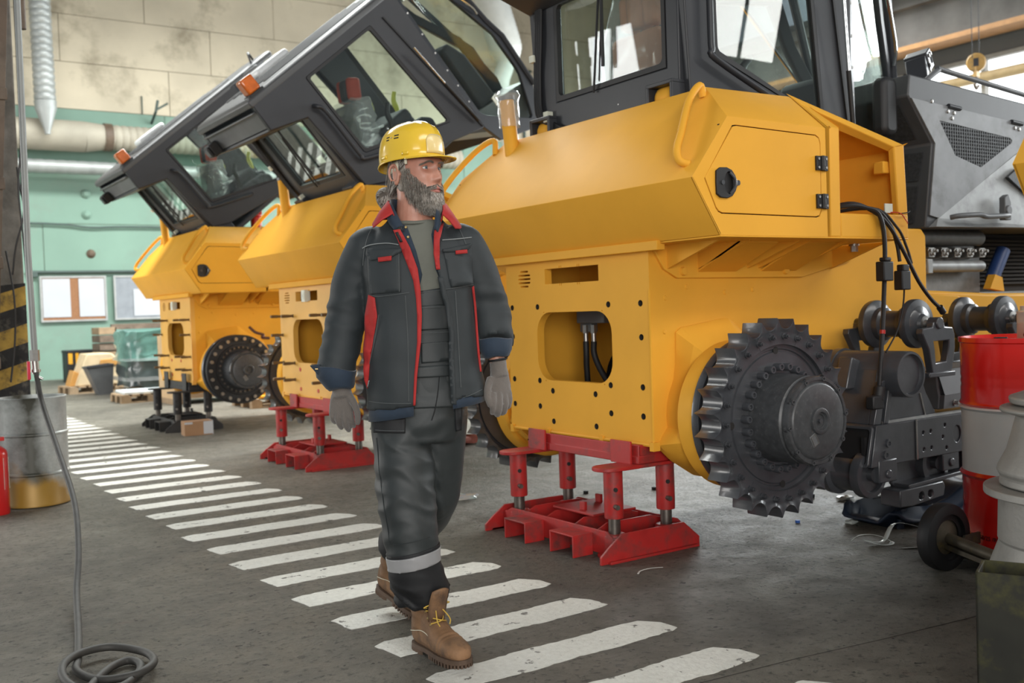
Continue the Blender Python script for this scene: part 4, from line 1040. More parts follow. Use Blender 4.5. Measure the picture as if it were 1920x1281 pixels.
    MB().prism([(1.08, .243), (1.432, .25), (1.45, .225), (1.437, .175), (1.18, .155), (1.08, .16)], -1.165, -1.05, XZ, [circle(1.249, .198, .019, 14), circle(1.324, .20, .019, 14)]).build('guide_shoe', GUNM, tf, bevel=.006)
    MB().lathe([(0, .008), (.012, .004), (.017, 0)], (1.249, -1.14, .198), (0, -1, 0), 14).lathe([(0, .008), (.012, .004), (.017, 0)], (1.324, -1.14, .20), (0, -1, 0), 14).build('shoe_bolt', STEEL, tf)
make_track(NEAR)

def make_wiring(root):
    X = lambda pts: [(a, b, c) for a, b, c in pts]
    h = MB().tube([(.78, -.9, 1.61), (.86, -1.06, 1.63), (.95, -1.10, 1.62), (1.02, -1.125, 1.585), (1.05, -1.13, 1.45), (1.035, -1.13, 1.2), (1.01, -1.13, .97), (.965, -1.14, .74)], .011, 8, sub=6).build('wiring_harness', BLACK, root)
    MB().tube([(.82, -.85, 1.60), (.90, -1.04, 1.645), (1.0, -1.11, 1.60), (1.09, -1.13, 1.53), (1.19, -1.14, 1.40), (1.30, -1.14, 1.26), (1.40, -1.14, 1.17), (1.48, -1.14, 1.12)], .010, 8, sub=6).build('cable', BLACK, h)
    MB().tube([(.84, -.85, 1.60), (1.0, -1.08, 1.62), (1.10, -1.12, 1.55), (1.15, -1.125, 1.45), (1.165, -1.13, 1.36)], .009, 8, sub=6).build('cable', BLACK, h)
    MB().tube([(.9, -.8, 1.60), (1.05, -1.06, 1.625), (1.16, -1.12, 1.53), (1.23, -1.125, 1.43), (1.26, -1.13, 1.35)], .007, 8, sub=6).build('cable', BLACK, h)
    MB().tube([(1.175, -1.13, 1.33), (1.195, -1.13, 1.27), (1.185, -1.13, 1.15), (1.13, -1.13, 1.02), (1.04, -1.13, .92)], .0045, 6, sub=6).build('cable', BLACK, h)
    MB().box(1.0, 1.075, -1.16, -1.11, 1.265, 1.36).box(1.015, 1.06, -1.16, -1.12, 1.36, 1.38).build('plug', BLACK, h, bevel=.006)
    MB().box(1.14, 1.21, -1.16, -1.11, 1.22, 1.315).box(1.15, 1.2, -1.16, -1.12, 1.31, 1.345).build('plug', BLACK, h, bevel=.006)
    MB().cyl((.975, -1.14, .76), (.95, -1.145, .69), .028, n=12).box(.885, .965, -1.17, -1.12, .655, .72).build('connector', BLACK, h, bevel=.008)
    MB().cyl((1.47, -1.14, 1.128), (1.50, -1.14, 1.10), .017, n=10).build('cable_end', BLACK, h)
    MB().cyl((1.0185, -1.13, 1.03), (1.0165, -1.13, 1.012), .0135, n=10).build('red_band', RED, h)
    MB().tube([(1.10, -1.07, 1.60), (1.18, -1.12, 1.60), (1.22, -1.13, 1.565), (1.25, -1.12, 1.55)], .003, 6, sub=4).build('red_wire', mat('red wire', (.6, .06, .03), .4), h)
    MB().tube([(1.18, -1.12, 1.595), (1.23, -1.13, 1.60), (1.27, -1.12, 1.61)], .003, 6, sub=4).build('dark_wire', BLACK, h)
    MB().box(1.10, 1.16, -1.10, -1.095, 1.60, 1.645).build('paper_tag', LAB, h, smooth=False)
make_wiring(NEAR)
# loose bundle on the bare hub of the far machine
def strap(root):
    MB().tube([(.55, -.86, 1.10), (.60, -.90, 1.04), (.68, -.92, 1.01), (.66, -.94, .98), (.74, -.94, .97)], .016, 8, sub=4).build('wire_bundle', mat('brown wire bundle', (.10, .035, .02), .5, var=.4, vscale=50), root)
strap(FAR)

# ------------------------------------------------------------------ support stands
def make_stand(name, label, loc, m, dark):
    """local: x forward, y across; front of the near rail at (2.88, 3.62) for the nearest machine"""
    root = thing(name, label, 'stand', loc)
    px, py = (.165, .495), (-.36, .36)       # pillar places from the rail front, from the middle
    rail = [(0, 0), (0, .035), (.05, .075), (.13, .128), (.52, .128), (.62, .045), (.62, 0)]
    for s in (-1, 1):
        MB().prism(rail, s*.50, s*.487, XZ).box(.04, .60, s*.50-.02 if s < 0 else s*.487, s*.487 if s < 0 else s*.50+.02, .0, .012).build('side_rail', m, root, bevel=.002)
        for x in px:
            MB().lathe([(0, 0), (.085, 0), (.085, .012), (.06, .02), (.056, .105), (.05, .11), (0, .11)], (x, s*.40, 0), (0, 0, 1), 24).box(x-.05, x+.05, min(s*.40, s*.49), max(s*.40, s*.49), 0, .10).build('foot_socket', m, root, bevel=.003)
            p = MB().cyl((x, s*.40, .09), (x, s*.40, .40), .029, n=20).build('inner_post', DSTEEL, root)
            sl = MB().lathe([(.030, .185), (.045, .185), (.046, .19), (.046, .415), (.03, .415)], (x, s*.40, 0), (0, 0, 1), 28).build('sleeve', m, root)
            for z in (.245, .325): MB().cyl((x-.02, s*.40-.040, z), (x-.0225, s*.40-.0465, z), .0105, n=12).build('pin_hole', DARK, sl)
            MB().cyl((x-.02, s*.40-.03, .245), (x-.03, s*.40-.068, .245), .0125, n=6).build('pin', DSTEEL, sl)
    # cross members: two channels and the middle plate
    for x in (.10, .40):
        ch = [(x, .10), (x+.17, .10), (x+.17, .112), (x, .112)]
    for y0 in (-.30, .10):
        MB().box(.02, .03, y0, y0+.20, .0, .10).box(.02, .14, y0, y0+.20, .10, .108).box(.02, .13, y0-.006, y0+.004, .0, .105).box(.02, .13, y0+.196, y0+.206, .0, .105).build('front_channel', m, root, bevel=.002) if False else \
        MB().box(-.01, .11, y0, y0+.19, .098, .106).box(-.01, .11, y0, y0+.008, .0, .10).box(-.01, .11, y0+.182, y0+.19, .0, .10).build('fork_pocket', m, root, bevel=.002)
    MB().prism([(-.46, .015), (.46, .015), (.46, .095), (.40, .125), (-.40, .125), (-.46, .095)], .11, .122, YZ).build('cross_plate', m, root, bevel=.002)
    MB().prism([(-.46, .015), (.46, .015), (.46, .095), (.40, .125), (-.40, .125), (-.46, .095)], .56, .572, YZ).build('cross_plate', m, root, bevel=.002)
    for y in (-.30, -.12, .12, .30):
        MB().prism([(.13, .02), (.55, .02), (.55, .12), (.48, .14), (.2, .14), (.13, .11)], y-.006, y+.006, XZ).build('web_plate', m, root, bevel=.002)
    MB().box(.22, .50, -.17, .17, .145, .157).box(.25, .27, -.06, -.02, .157, .20).box(.44, .46, .05, .09, .157, .20).build('cover_plate', m, root, bevel=.003)
    # head: two saddles and the beam under the machine
    for s in (-1, 1):
        y = s*.40
        o = [(.08, -.06)]+[(.165-.10*math.sin(R(a)), .065*-math.cos(R(a))) for a in range(10, 180, 20)]+[(.08, .06)]
        P = [(.165+.075*math.cos(R(a))-.03, y+.075*math.sin(R(a))) for a in range(90, 271, 18)]+[(.60, y-.075), (.60, y+.075)]
        MB().prism(P, .415, .432, XY).build('saddle_plate', m, root, bevel=.003)
        MB().box(.255, .268, y-.075+(.05 if s < 0 else -.05), y+.075+(.05 if s < 0 else -.05), .43, .54 if dark == 0 else .62).build('stop_plate', m, root, bevel=.003)
    MB().box(.275, .56, -.46, .46, .432, .470).box(.28, .29, -.46, .46, .47, .52).box(.55, .56, -.46, .46, .47, .52).box(.28, .56, -.46, -.40, .47, .523).box(.28, .56, .40, .46, .47, .523).build('head_beam', m, root, bevel=.004)
    return root
REDD = mat('worn red stand paint', (.42, .020, .018), .5, var=.22, vscale=6, bmp=.06, bscale=60, dirt=((.075, .04, .036), .42, 6))
BLKS = mat('black stand paint', (.022, .021, .021), .6, var=.35, vscale=8)
make_stand('support_stand', 'red four-post stand carrying the nearest bulldozer', (2.885, 4.125, 0), REDD, 0)
make_stand('support_stand', 'red four-post stand carrying the middle bulldozer, behind the man', (2.965, 7.80, 0), REDD, 0)
make_stand('support_stand', 'black four-post stand carrying the farthest bulldozer', (2.905, 11.48, 0), BLKS, 1)
s4 = make_stand('support_stand', 'red stand carrying the bulldozer at the right edge', (2.71, .44, -.16), REDD, 0)
s4.location.z = 0; s4.scale = (1, 1, .70)

# ------------------------------------------------------------------ goods along the back wall
WOOD = mat('pale pallet wood', (.30, .21, .125), .8, var=.25, vscale=6, bmp=.2, bscale=30)
WOODD = mat('weathered wood', (.15, .11, .08), .85, var=.35, vscale=7)
PLY = mat('plywood crate', (.52, .36, .20), .7, var=.12, vscale=3)
CARD = mat('brown cardboard', (.33, .19, .10), .8, var=.1)
def pallet(loc, rz, L, W, label, m=WOOD, group=None):
    t = thing('pallet', label, 'pallet', loc, rz, group)
    for y in (-W/2+.05, 0, W/2-.05):
        for x in (-L/2+.07, 0, L/2-.07):
            MB().box(x-.07, x+.07, y-.05, y+.05, .02, .10).build('block', m, t)
        MB().box(-L/2, L/2, y-.05, y+.05, 0, .02).build('runner', m, t)
    for k in range(6):
        x = -L/2+.06+(L-.12)*k/5
        MB().box(x-.055, x+.055, -W/2, W/2, .10, .125).build('deck_board', m, t)
    return t
pallet((3.75, 18.9, 0), .1, .9, .7, 'wooden pallet under the orange parts left of the wrapped crate')
t = thing('machine_part', 'orange and cream machine part on the pallet left of the wrapped crate', 'machine part', (3.95, 18.9, .125))
MB().prism([(-.5, 0), (.3, 0), (.4, .3), (.1, .55), (-.3, .55)], -.3, .3, XZ).build('cream_cover', mat('cream cover', (.55, .43, .27), .7), t, bevel=.02)
MB().prism([(-.58, 0), (-.40, 0), (-.42, .22), (-.5, .27)], -.2, .2, XZ).build('orange_flange', mat('tan orange paint', (.48, .24, .06), .6), t, bevel=.01)
MB().prism([(-.1, .34), (.34, .33), (.28, .46), (-.08, .44)], -.32, -.29, XZ).build('orange_cover', bpy.data.materials['tan orange paint'], t, bevel=.01)
t = thing('parts_bin', 'dark grey sloping bin standing before the wrapped crate', 'bin', (3.70, 18.05, 0))
MB().loft([[(-.02, -.15, 0), (.20, -.15, 0), (.20, .15, 0), (-.02, .15, 0)], [(-.20, -.2, .46), (.22, -.2, .50), (.22, .2, .50), (-.20, .2, .46)]], cap=False).box(-.02, .20, -.15, .15, 0, .02).build('tub', GREY, t)
MB().tube([(-.20, -.2, .46), (.22, -.2, .50), (.22, .2, .50), (-.20, .2, .46)], .014, 6, closed=True).build('rim', CAB, t)
t = thing('black_bin', 'small black bin with yellow marks by the green wall', 'bin', (4.35, 22.6, 0))
MB().box(-.35, .35, -.25, .25, 0, .62).build('body', BLACK, t, bevel=.02); MB().box(-.36, .36, -.26, .26, .60, .66).build('lid', BLACK, t, bevel=.01); MB().box(-.32, -.24, -.258, -.25, .38, .60).box(-.18, -.12, -.258, -.25, .38, .60).build('yellow_mark', YEL, t)
pallet((4.55, 17.2, 0), .05, 1.3, 1.0, 'pallet under the green plastic wrapped crate')
WRAPG = mat('green stretch film', (.10, .22, .19), .22, var=.35, vscale=4, coat=.6, bmp=.5, bscale=9)
WRAPD = mat('dark goods under film', (.035, .05, .05), .3, var=.5, vscale=3, coat=.6, bmp=.5, bscale=7)
t = thing('wrapped_crate', 'crate of dark goods wrapped in shiny green plastic film on a pallet', 'crate', (4.55, 17.2, .155))
def wrapbox(x, y, z0, z1, nz, r, j):
    rg = []
    for i in range(nz+1):
        z = z0+(z1-z0)*i/nz
        rg.append([((x+r.uniform(-j, j))*math.copysign(abs(math.cos(a))**.35, math.cos(a)), (y+r.uniform(-j, j))*math.copysign(abs(math.sin(a))**.35, math.sin(a)), z+r.uniform(-j, j)) for a in [2*PI*k/28 for k in range(28)]])
    return MB().loft(rg)
wrapbox(.66, .5, 0, .45, 6, random.Random(2), .025).build('lower_wrap', WRAPD, t)
wrapbox(.68, .52, .43, .90, 6, random.Random(4), .03).build('upper_wrap', WRAPG, t)
MB().prism(rrect(-.69, .69, -.54, .54, .08, 3), .10, .16, XY).prism(rrect(-.69, .69, -.54, .54, .08, 3), .42, .46, XY).build('strap', PLASTIC, t)
pallet((3.95, 15.9, 0), 0, .9, .7, 'small pallet with a pale sheet left of the plywood crate')
tag(MB().prism([(-.4, -.3), (.42, -.33), (.45, .3), (-.38, .34)], .125, .17, XY, (), Matrix.Translation((3.95, 15.9, 0))).build('foil_sheet', mat('pale foil sheet', (.55, .60, .62), .4), bevel=.01), 'pale folded sheet lying on the small pallet', 'sheet')
t = thing('plywood_crate', 'tall plywood crate standing behind the far bulldozer', 'crate', (4.62, 14.95, 0))
MB().box(-.62, .75, -.4, .4, .08, .98).build('crate_body', PLY, t)
m = MB()
for x in (-.62, .05, .69): m.box(x, x+.07, -.425, -.4, .08, .98)
m.box(-.62, .75, -.43, -.4, .08, .16).box(-.62, .75, -.43, -.4, .9, .98); m.build('batten', WOOD, t)
MB().box(-.62, -.48, -.4, .4, 0, .08).box(.6, .75, -.4, .4, 0, .08).build('skid', WOOD, t)
m = MB()
for k, w in enumerate((.05, .05, .05, .05)): m.box(-.36+.075*k, -.36+.075*k+w, -.404, -.40, .78, .83)
m.build('stencil_mark', CAB, t)
t = thing('timber_stack', 'stack of dark weathered timbers against the green wall', 'timber', (4.75, 21.6, 0))
r = random.Random(9)
for k in range(7):
    for q in range(2):
        MB().box(-.32+.33*q, -.32+.33*q+.31, -.3+r.uniform(-.04, .04), .4, .16*k+.01, .16*k+.15).build('timber', WOODD if (k+q) % 3 else WOOD, t, bevel=.01)
t = thing('frame_rack', 'wooden rail frame leaning along the wall behind the wrapped crate', 'rack', (5.6, 22.4, 0))
MB().box(-.7, 1.9, -.05, .05, 1.05, 1.17).build('top_rail', WOODD, t); MB().box(-.7, 1.9, -.05, .05, .60, .74).build('lower_rail', WOOD, t)
for x in (-.68, .35, 1.3): MB().box(x, x+.12, -.08, -.04, 0, 1.1).build('upright', WOOD, t)
tag(MB().tube([(6.3, 20.3, .05), (6.0, 19.95, .60), (5.6, 19.75, .84), (5.2, 19.55, .82), (4.9, 19.4, .72)], .05, 8, sub=5).build('bent_hose', BLACK), 'bent black hose lying across the goods behind the crate', 'hose')
pallet((5.1, 13.35, 0), .0, 1.1, .8, 'pallet under the yellow rings behind the middle bulldozer')
t = thing('yellow_ring', 'stacked yellow ring castings on the pallet between the two rear bulldozers', 'casting', (5.0, 13.35, .125))
MB().lathe([(.28, 0), (.46, 0), (.47, .03), (.40, .06), (.42, .10), (.42, .13), (.28, .13), (.28, 0)], (0, 0, 0), (0, 0, 1), 36).build('lower_ring', YEL, t)
MB().lathe([(.22, .13), (.40, .13), (.41, .16), (.34, .2), (.34, .26), (.22, .26), (.22, .13)], (0, 0, 0), (0, 0, 1), 36).build('upper_ring', YEL, t)
t = thing('cardboard_box', 'small brown cardboard box with a white end in front of the black stand', 'box', (3.15, 10.62, 0), -.1)
MB().box(-.16, .12, -.1, .1, 0, .145).build('carton', CARD, t); MB().box(.12, .128, -.1, .1, .0, .145).box(.03, .128, -.102, -.1, 0.01, .14).build('white_label', PAPER, t); MB().box(-.16, -.08, -.102, -.1, .12, .14).build('tape', PAPER, t)

# ------------------------------------------------------------------ left foreground: drum and extinguisher
DRUMM, _t, _p = nt('paint splashed steel drum')
_v = texcoord(_t); _n = noise_node(_t, _v, 2.2, 6, .6); _n2 = noise_node(_t, _v, 9, 8, .7); _n3 = noise_node(_t, _v, 3.1, 4)
_c = ramp(_t, _n2, [(.3, (.30, .32, .31)), (.7, (.50, .53, .52))])
_sx = _t.nodes.new('ShaderNodeSeparateXYZ'); _t.links.new(_v, _sx.inputs[0])
_o = _t.nodes.new('ShaderNodeMath'); _o.operation = 'ADD'; _t.links.new(_sx.outputs['X'], _o.inputs[0]); _o.inputs[1].default_value = .055
_o2 = _t.nodes.new('ShaderNodeMath'); _o2.operation = 'ABSOLUTE'; _t.links.new(_o.outputs[0], _o2.inputs[0])
_a = _t.nodes.new('ShaderNodeMath'); _a.operation = 'MULTIPLY_ADD'; _t.links.new(_o2.outputs[0], _a.inputs[0]); _a.inputs[1].default_value = -3.2; _t.links.new(_n, _a.inputs[2])
_c = mixc(_t, ramp(_t, _a.outputs[0], [(.10, (0, 0, 0)), (.34, (.95, .95, .95))]), _c, (.035, .034, .022))
_b = _t.nodes.new('ShaderNodeMath'); _b.operation = 'MULTIPLY_ADD'; _t.links.new(_sx.outputs['Z'], _b.inputs[0]); _b.inputs[1].default_value = -1.5; _t.links.new(_n3, _b.inputs[2])
_d = _t.nodes.new('ShaderNodeMath'); _d.operation = 'MULTIPLY_ADD'; _t.links.new(_sx.outputs['X'], _d.inputs[0]); _d.inputs[1].default_value = -1.0; _t.links.new(_b.outputs[0], _d.inputs[2])
_c = mixc(_t, ramp(_t, _d.outputs[0], [(.14, (0, 0, 0)), (.34, (.9, .9, .9))]), _c, (.34, .19, .022))
_t.links.new(_c, _p.inputs['Base Color']); _p.inputs['Roughness'].default_value = .42; _p.inputs['Metallic'].default_value = .2
t = thing('steel_drum', 'open grey steel drum with yellow and black paint splashes by the pillar', 'drum', (1.10, 7.42, 0))
rr_ = .207; hh = .72
pr = [(0, .015), (rr_-.01, .015), (rr_+.004, .006), (rr_+.004, .022), (rr_, .03), (rr_, .205), (rr_+.008, .213), (rr_+.008, .222), (rr_, .23), (rr_, .465), (rr_+.008, .473), (rr_+.008, .482), (rr_, .49), (rr_, hh-.015), (rr_+.005, hh-.005), (rr_+.002, hh), (rr_-.006, hh), (rr_-.008, hh-.02), (rr_-.012, .03), (0, .03)]
MB().lathe(pr, (0, 0, 0), (0, 0, 1), 48).build('drum_body', DRUMM, t)
MB().prism(rrect(-.045, .045, .40, .56, .004, 1), -.209, -.206, lambda a, z, c: (.13+a*.75, c*.80-a*.0+.0 if False else -math.sqrt(max(0, (rr_+.002)**2-(.13+a*.75)**2)), z)).build('drum_label', PAPER, t, smooth=False) if False else None
t = thing('fire_extinguisher', 'red fire extinguisher standing at the left edge beside the drum', 'extinguisher', (.835, 7.18, 0))
MB().lathe([(0, 0), (.068, 0), (.072, .008), (.072, .38), (.066, .405), (.045, .425), (.03, .435), (.03, .45), (0, .45)], (0, 0, 0), (0, 0, 1), 32).build('cylinder', mat('extinguisher red', (.50, .012, .012), .3, var=.06, coat=.5), t)
MB().cyl((0, 0, .435), (0, 0, .475), .022, n=14).build('valve_body', STEEL, t)
MB().box(-.10, .035, -.012, .012, .47, .485).box(.03, .055, -.012, .012, .465, .49).tube([(-.02, 0, .49), (-.06, 0, .53), (-.10, 0, .55)], .01, 8).build('handle', RED, t, bevel=.003)
MB().prism([(R(-60), .16), (R(-10), .16), (R(-10), .36), (R(-60), .36)], .0722, .0735, lambda a, z, c: (c*math.cos(a), c*math.sin(a), z)).build('instruction_label', CREAM, t, smooth=False)

# ------------------------------------------------------------------ right foreground
t = thing('oil_drum', 'shiny red drum with a white middle band on the trolley at the right', 'drum', (4.43, 2.46, .07))
REDG = mat('glossy red drum paint', (.85, .016, .011), .22, var=.04, coat=.6); WHG = mat('white drum band', (.85, .85, .83), .3, var=.04, coat=.4)
rd = .29
MB().lathe([(0, .01), (rd-.01, .01), (rd+.006, 0), (rd+.006, .02), (rd, .03), (rd, .10), (rd-.004, .12), (rd, .14), (rd-.004, .17), (rd, .19), (rd-.004, .22), (rd, .24), (rd, .30), (rd+.012, .315), (rd, .33)], (0, 0, 0), (0, 0, 1), 64).build('lower_shell', REDG, t)
MB().lathe([(rd, .33), (rd-.001, .335), (rd-.001, .60), (rd+.011, .612), (rd, .62)], (0, 0, 0), (0, 0, 1), 64).build('middle_shell', WHG, t)
MB().lathe([(rd, .62), (rd+.008, .63), (rd, .645), (rd, .70), (rd-.003, .715), (rd, .73), (rd-.003, .745), (rd, .76), (rd, .90), (rd+.007, .905), (rd+.007, .925), (rd-.004, .925), (rd-.008, .905), (0, .905)], (0, 0, 0), (0, 0, 1), 64).build('upper_shell', REDG, t)
MB().cyl((-.17, .04, .905), (-.17, .04, .925), .028, n=14).build('bung', BLACK, t)
tx = bpy.data.curves.new('stamp_line', 'FONT'); tx.body = '.50/10/1/350/25 /RUS'; tx.size = .026; tx.extrude = .0004
to = bpy.data.objects.new('stamp_line', tx); 
dg = bpy.context.evaluated_depsgraph_get(); col.objects.link(to); dg.update()
me = bpy.data.meshes.new_from_object(to.evaluated_get(bpy.context.evaluated_depsgraph_get())); bpy.data.objects.remove(to)
rad = rd+.0012
for v in me.vertices:
    a = R(141)+(v.co.x)/rad; z = .042+v.co.y; dz = v.co.z
    v.co = Vector(((rad+dz)*math.cos(a), (rad+dz)*math.sin(a), z))
me.materials.append(DARK); o = bpy.data.objects.new('printed_line', me); col.objects.link(o); o.parent = t
OIL = glass('bottle plastic', (.93, .90, .72), .8, 1.4, .1, .45)
t = thing('oil_bottle', 'clear squeeze bottle half full of pale oil on the red drum', 'bottle', (4.55, 2.54, .976))
MB().prism(rrect(-.042, .042, -.035, .035, .018, 4), .0, .13, XY).build('flask', OIL, t, bevel=.004)
MB().prism(rrect(-.038, .038, -.031, .031, .016, 4), .003, .075, XY).build('oil_fill', mat('pale yellow oil', (.62, .50, .20), .2, var=.05), t)
MB().cyl((0, 0, .13), (0, 0, .15), .03, n=20).build('cap', CREAM, t); MB().cyl((0, 0, .15), (0, 0, .205), .012, .004, n=12).build('spout', CREAM, t)
tag(MB().tube([(4.36, 2.44, .998), (4.43, 2.42, 1.018), (4.50, 2.35, 1.03), (4.62, 2.2, 1.12), (4.8, 2.0, 1.25)], [.016, .018, .02, .02, .02], 10, sub=5).build('drain_hose', mat('dark red rubber hose', (.07, .012, .012), .4)), 'dark red hose curving off the top of the red drum', 'hose')
t = thing('drum_trolley', 'grimy low trolley with a black rubber wheel under the red drum', 'trolley', (4.25, 2.40, 0))
GRIM = mat('grimy steel', (.10, .085, .06), .55, metal=.4, var=.4, vscale=12, dirt=((.17, .13, .04), .3, 9))
wd = Vector((-.06, -1.0, 0)).normalized(); wc = Vector((3.955-4.25, 2.595-2.40, .145))
MB().lathe([(.075, -.035), (.12, -.035), (.142, -.028), (.146, -.01), (.146, .01), (.142, .028), (.12, .035), (.10, .035), (.098, .02), (.075, .02), (.075, -.035)], wc, wd, 44).build('tyre', BLACK, t)
MB().lathe([(0, -.025), (.075, -.025), (.098, -.02), (.098, .01), (.06, .014), (.03, .03), (0, .03)], wc, wd, 32).build('wheel_hub', GRIM, t)
ad = Vector((-.30, -.92, -.06)); MB().cyl(wc, wc+ad*.42, .024, n=14).build('axle', GRIM, t)
MB().prism([(0, -.02), (.40, -.02), (.40, .05), (0, .05)], -.045, -.025, lambda a, q, c: (wc.x+ad.x*a+q*.9, wc.y+ad.y*a-q*.3, wc.z+c-.06*a)).build('axle_plate', GRIM, t)
MB().box(-.22, .48, -.26, .36, .035, .068, Matrix.Rotation(R(-10), 4, 'Z')).build('deck_plate', GRIM, t, bevel=.004)
MB().prism([(0, 0), (.15, .0), (.15, .05), (.04, .05)], -.006, .006, lambda a, z, c: (wc.x+.02+a, wc.y-.06+c, .10+z)).build('wheel_arm', GRIM, t)
CAST = mat('raw aluminium casting', (.31, .305, .285), .55, metal=.25, var=.15, vscale=7, bmp=.15, bscale=60, dirt=((.22, .21, .19), .35, 6))
t = thing('casting_stack', 'stack of raw grey aluminium housings behind the green steel box', 'casting', (3.735, 1.872, -.072))
def tier(nm, pr): MB().lathe([(r_, 1.262-(1.262-z_)*1.06+.017) for r_, z_ in pr], (0, 0, 0), (0, 0, 1), 56).build(nm, CAST, t, bevel=.006, ang=20)
tier('lower_housing', [(0, .28), (.335, .28), (.30, .37), (.295, .385), (.30, .39), (.295, .54), (.345, .55), (.345, .575), (.25, .58), (0, .58)])
tier('middle_housing', [(0, .582), (.292, .582), (.288, .61), (.30, .63), (.295, .645), (.265, .70), (.23, .82), (.285, .835), (.285, .85), (.2, .86), (0, .86)])
tier('upper_housing', [(0, .862), (.25, .862), (.255, .885), (.21, .90), (.20, .905), (.12, .98), (.06, 1.0), (0, 1.0)])
pal = MB().box(-.2, .2, -.2, .2, .0, .166, Matrix.Translation((3.735, 1.872, 0)) @ Matrix.Rotation(.5, 4, 'Z')).build('wooden_block', WOODD, bevel=.006)
tag(pal, 'wooden block under the grey aluminium housings', 'block')
GBOX = mat('dirty green black steel', (.016, .016, .010), .6, metal=.1, var=.4, vscale=6, dirt=((.085, .08, .014), .48, 5))
t = thing('steel_box', 'dirty open green-black steel box in the bottom right corner', 'box', (2.58, 1.60, 0))
ang = math.atan2(.42, .91); Rm = Matrix.Rotation(ang, 4, 'Z')
a, b_, h, w = .155, .45, .425, .008
for nm, q in (('side_wall', (0, a, 0, -w)), ('side_wall', (0, a, -b_, -b_+w)), ('end_wall', (0, w, -b_, 0)), ('end_wall', (a-w, a, -b_, 0))):
    MB().box(q[0], q[1], min(q[2:]), max(q[2:]), 0, h, Rm).build(nm, GBOX, t, bevel=.002)
MB().box(0, a, -b_, 0, 0, .01, Rm).build('base', GBOX, t)

# things on the floor
PLB = mat('dark blue moulded plastic', (.013, .024, .046), .55, var=.2, vscale=5)
t = thing('plastic_guard', 'dark blue moulded plastic guard lying on the floor by the red drum', 'guard', (4.40, 3.36, 0))
rings = []
ax = Vector((.97, -.10, 0)).normalized(); ay = Vector((-ax.y, ax.x, 0))
def gz(u, v):
    rim = max(0, 1-abs(abs(v)-.16)/.05)
    return .045+.06*rim+.11*math.exp(-((u-.72)/.22)**2)-(.05 if (.10 < u < .42 and abs(v) < .11) else 0)
nu, nv = 34, 20; V = []; F = []
for i in range(nu+1):
    u = 1.2*i/nu
    for j in range(nv+1):
        w = .20+.05*math.sin(u*3)-(.08*max(0, 1-u/.12)); v = (j/nv*2-1)*w
        p = ax*u+ay*v; V.append((p.x, p.y, gz(u, v)))
for i in range(nu):
    for j in range(nv): q = i*(nv+1)+j; F.append((q, q+1, q+nv+2, q+nv+1))
o = MB().add(V, F).build('shell', PLB, t, ang=80); md = o.modifiers.new('thick', 'SOLIDIFY'); md.thickness = .014; md.offset = -1
m = MB()
for u, v in ((.12, .15), (.12, -.15), (1.0, .15), (1.0, -.15)): p = ax*u+ay*v; m.cyl((p.x, p.y, 0), (p.x, p.y, .05), .02, n=10)
m.build('foot', PLB, t)
FILM = mat('clear plastic strip', (.62, .66, .62), .18, var=.1, spec=.8)
def ribbon(pts, w, name, lab, cat):
    P = catmull(pts, 6); V = []; F = []
    for i, p in enumerate(P):
        d = (P[min(i+1, len(P)-1)]-P[max(i-1, 0)]).normalized(); s = d.cross(Vector((.2, .1, 1))).normalized()*w*.5
        V += [p+s+Vector((0, 0, .002)), p-s+Vector((0, 0, .002))]
    F = [(2*i, 2*i+1, 2*i+3, 2*i+2) for i in range(len(P)-1)]
    o = MB().add(V, F).build(name, FILM, ang=80); md = o.modifiers.new('thick', 'SOLIDIFY'); md.thickness = .0015
    return tag(o, lab, cat)
ribbon([(4.06, 3.16, .01), (4.09, 3.13, .04), (4.16, 3.09, .035), (4.20, 3.03, .006), (4.12, 3.02, .006), (4.09, 3.10, .02), (4.17, 3.06, .01), (4.30, 3.08, .075), (4.38, 2.95, .05), (4.42, 2.86, .01), (4.25, 2.88, .004), (4.14, 2.93, .004)], .022, 'packing_strap', 'curled clear packing strap on the floor by the trolley wheel', 'strap')
ribbon([(2.908, 3.398, .004), (2.95, 3.43, .004), (3.01, 3.435, .004), (3.066, 3.411, .004)], .008, 'plastic_strip', 'short clear plastic strip on the floor right of the red stand', 'strip')
def crumple(c, r, m, name, lab, cat, seed, flat=.35):
    rr = random.Random(seed); b = MB(); pts = []
    n, k = 12, 6; V = []
    for i in range(k+1):
        th = PI*i/k
        for j in range(n):
            q = r*(1+rr.uniform(-.35, .35)); V.append((c[0]+q*1.6*math.sin(th)*math.cos(2*PI*j/n), c[1]+q*math.sin(th)*math.sin(2*PI*j/n), c[2]+max(.001, r*flat-q*flat*math.cos(th))))
    F = [(i*n+j, i*n+(j+1) % n, (i+1)*n+(j+1) % n, (i+1)*n+j) for i in range(k) for j in range(n)]
    return tag(b.add(V, F).build(name, m, ang=15), lab, cat)
crumple((3.235, 5.47, 0), .075, PLASTIC, 'plastic_bag', 'crumpled clear plastic bag on the floor behind the walking man', 'bag', 1, .25)
crumple((4.70, 7.8, 0), .11, mat('red brown rag', (.20, .06, .045), .8), 'rag', 'red brown rag on the floor under the middle bulldozer', 'rag', 2)
crumple((4.93, 3.87, 0), .035, FILM, 'film_scrap', 'tiny scrap of clear film on the floor under the track frame', 'scrap', 3)
crumple((4.42, 3.44, 0), .03, FILM, 'film_scrap', 'tiny scrap of clear film left of the blue guard', 'scrap', 4)
tag(MB().cyl((3.11, 4.85, .012), (3.14, 4.84, .012), .011, n=12).build('foam_plug', mat('yellow foam', (.65, .58, .2), .8)), 'tiny yellow foam plug on the floor left of the red stand', 'plug')
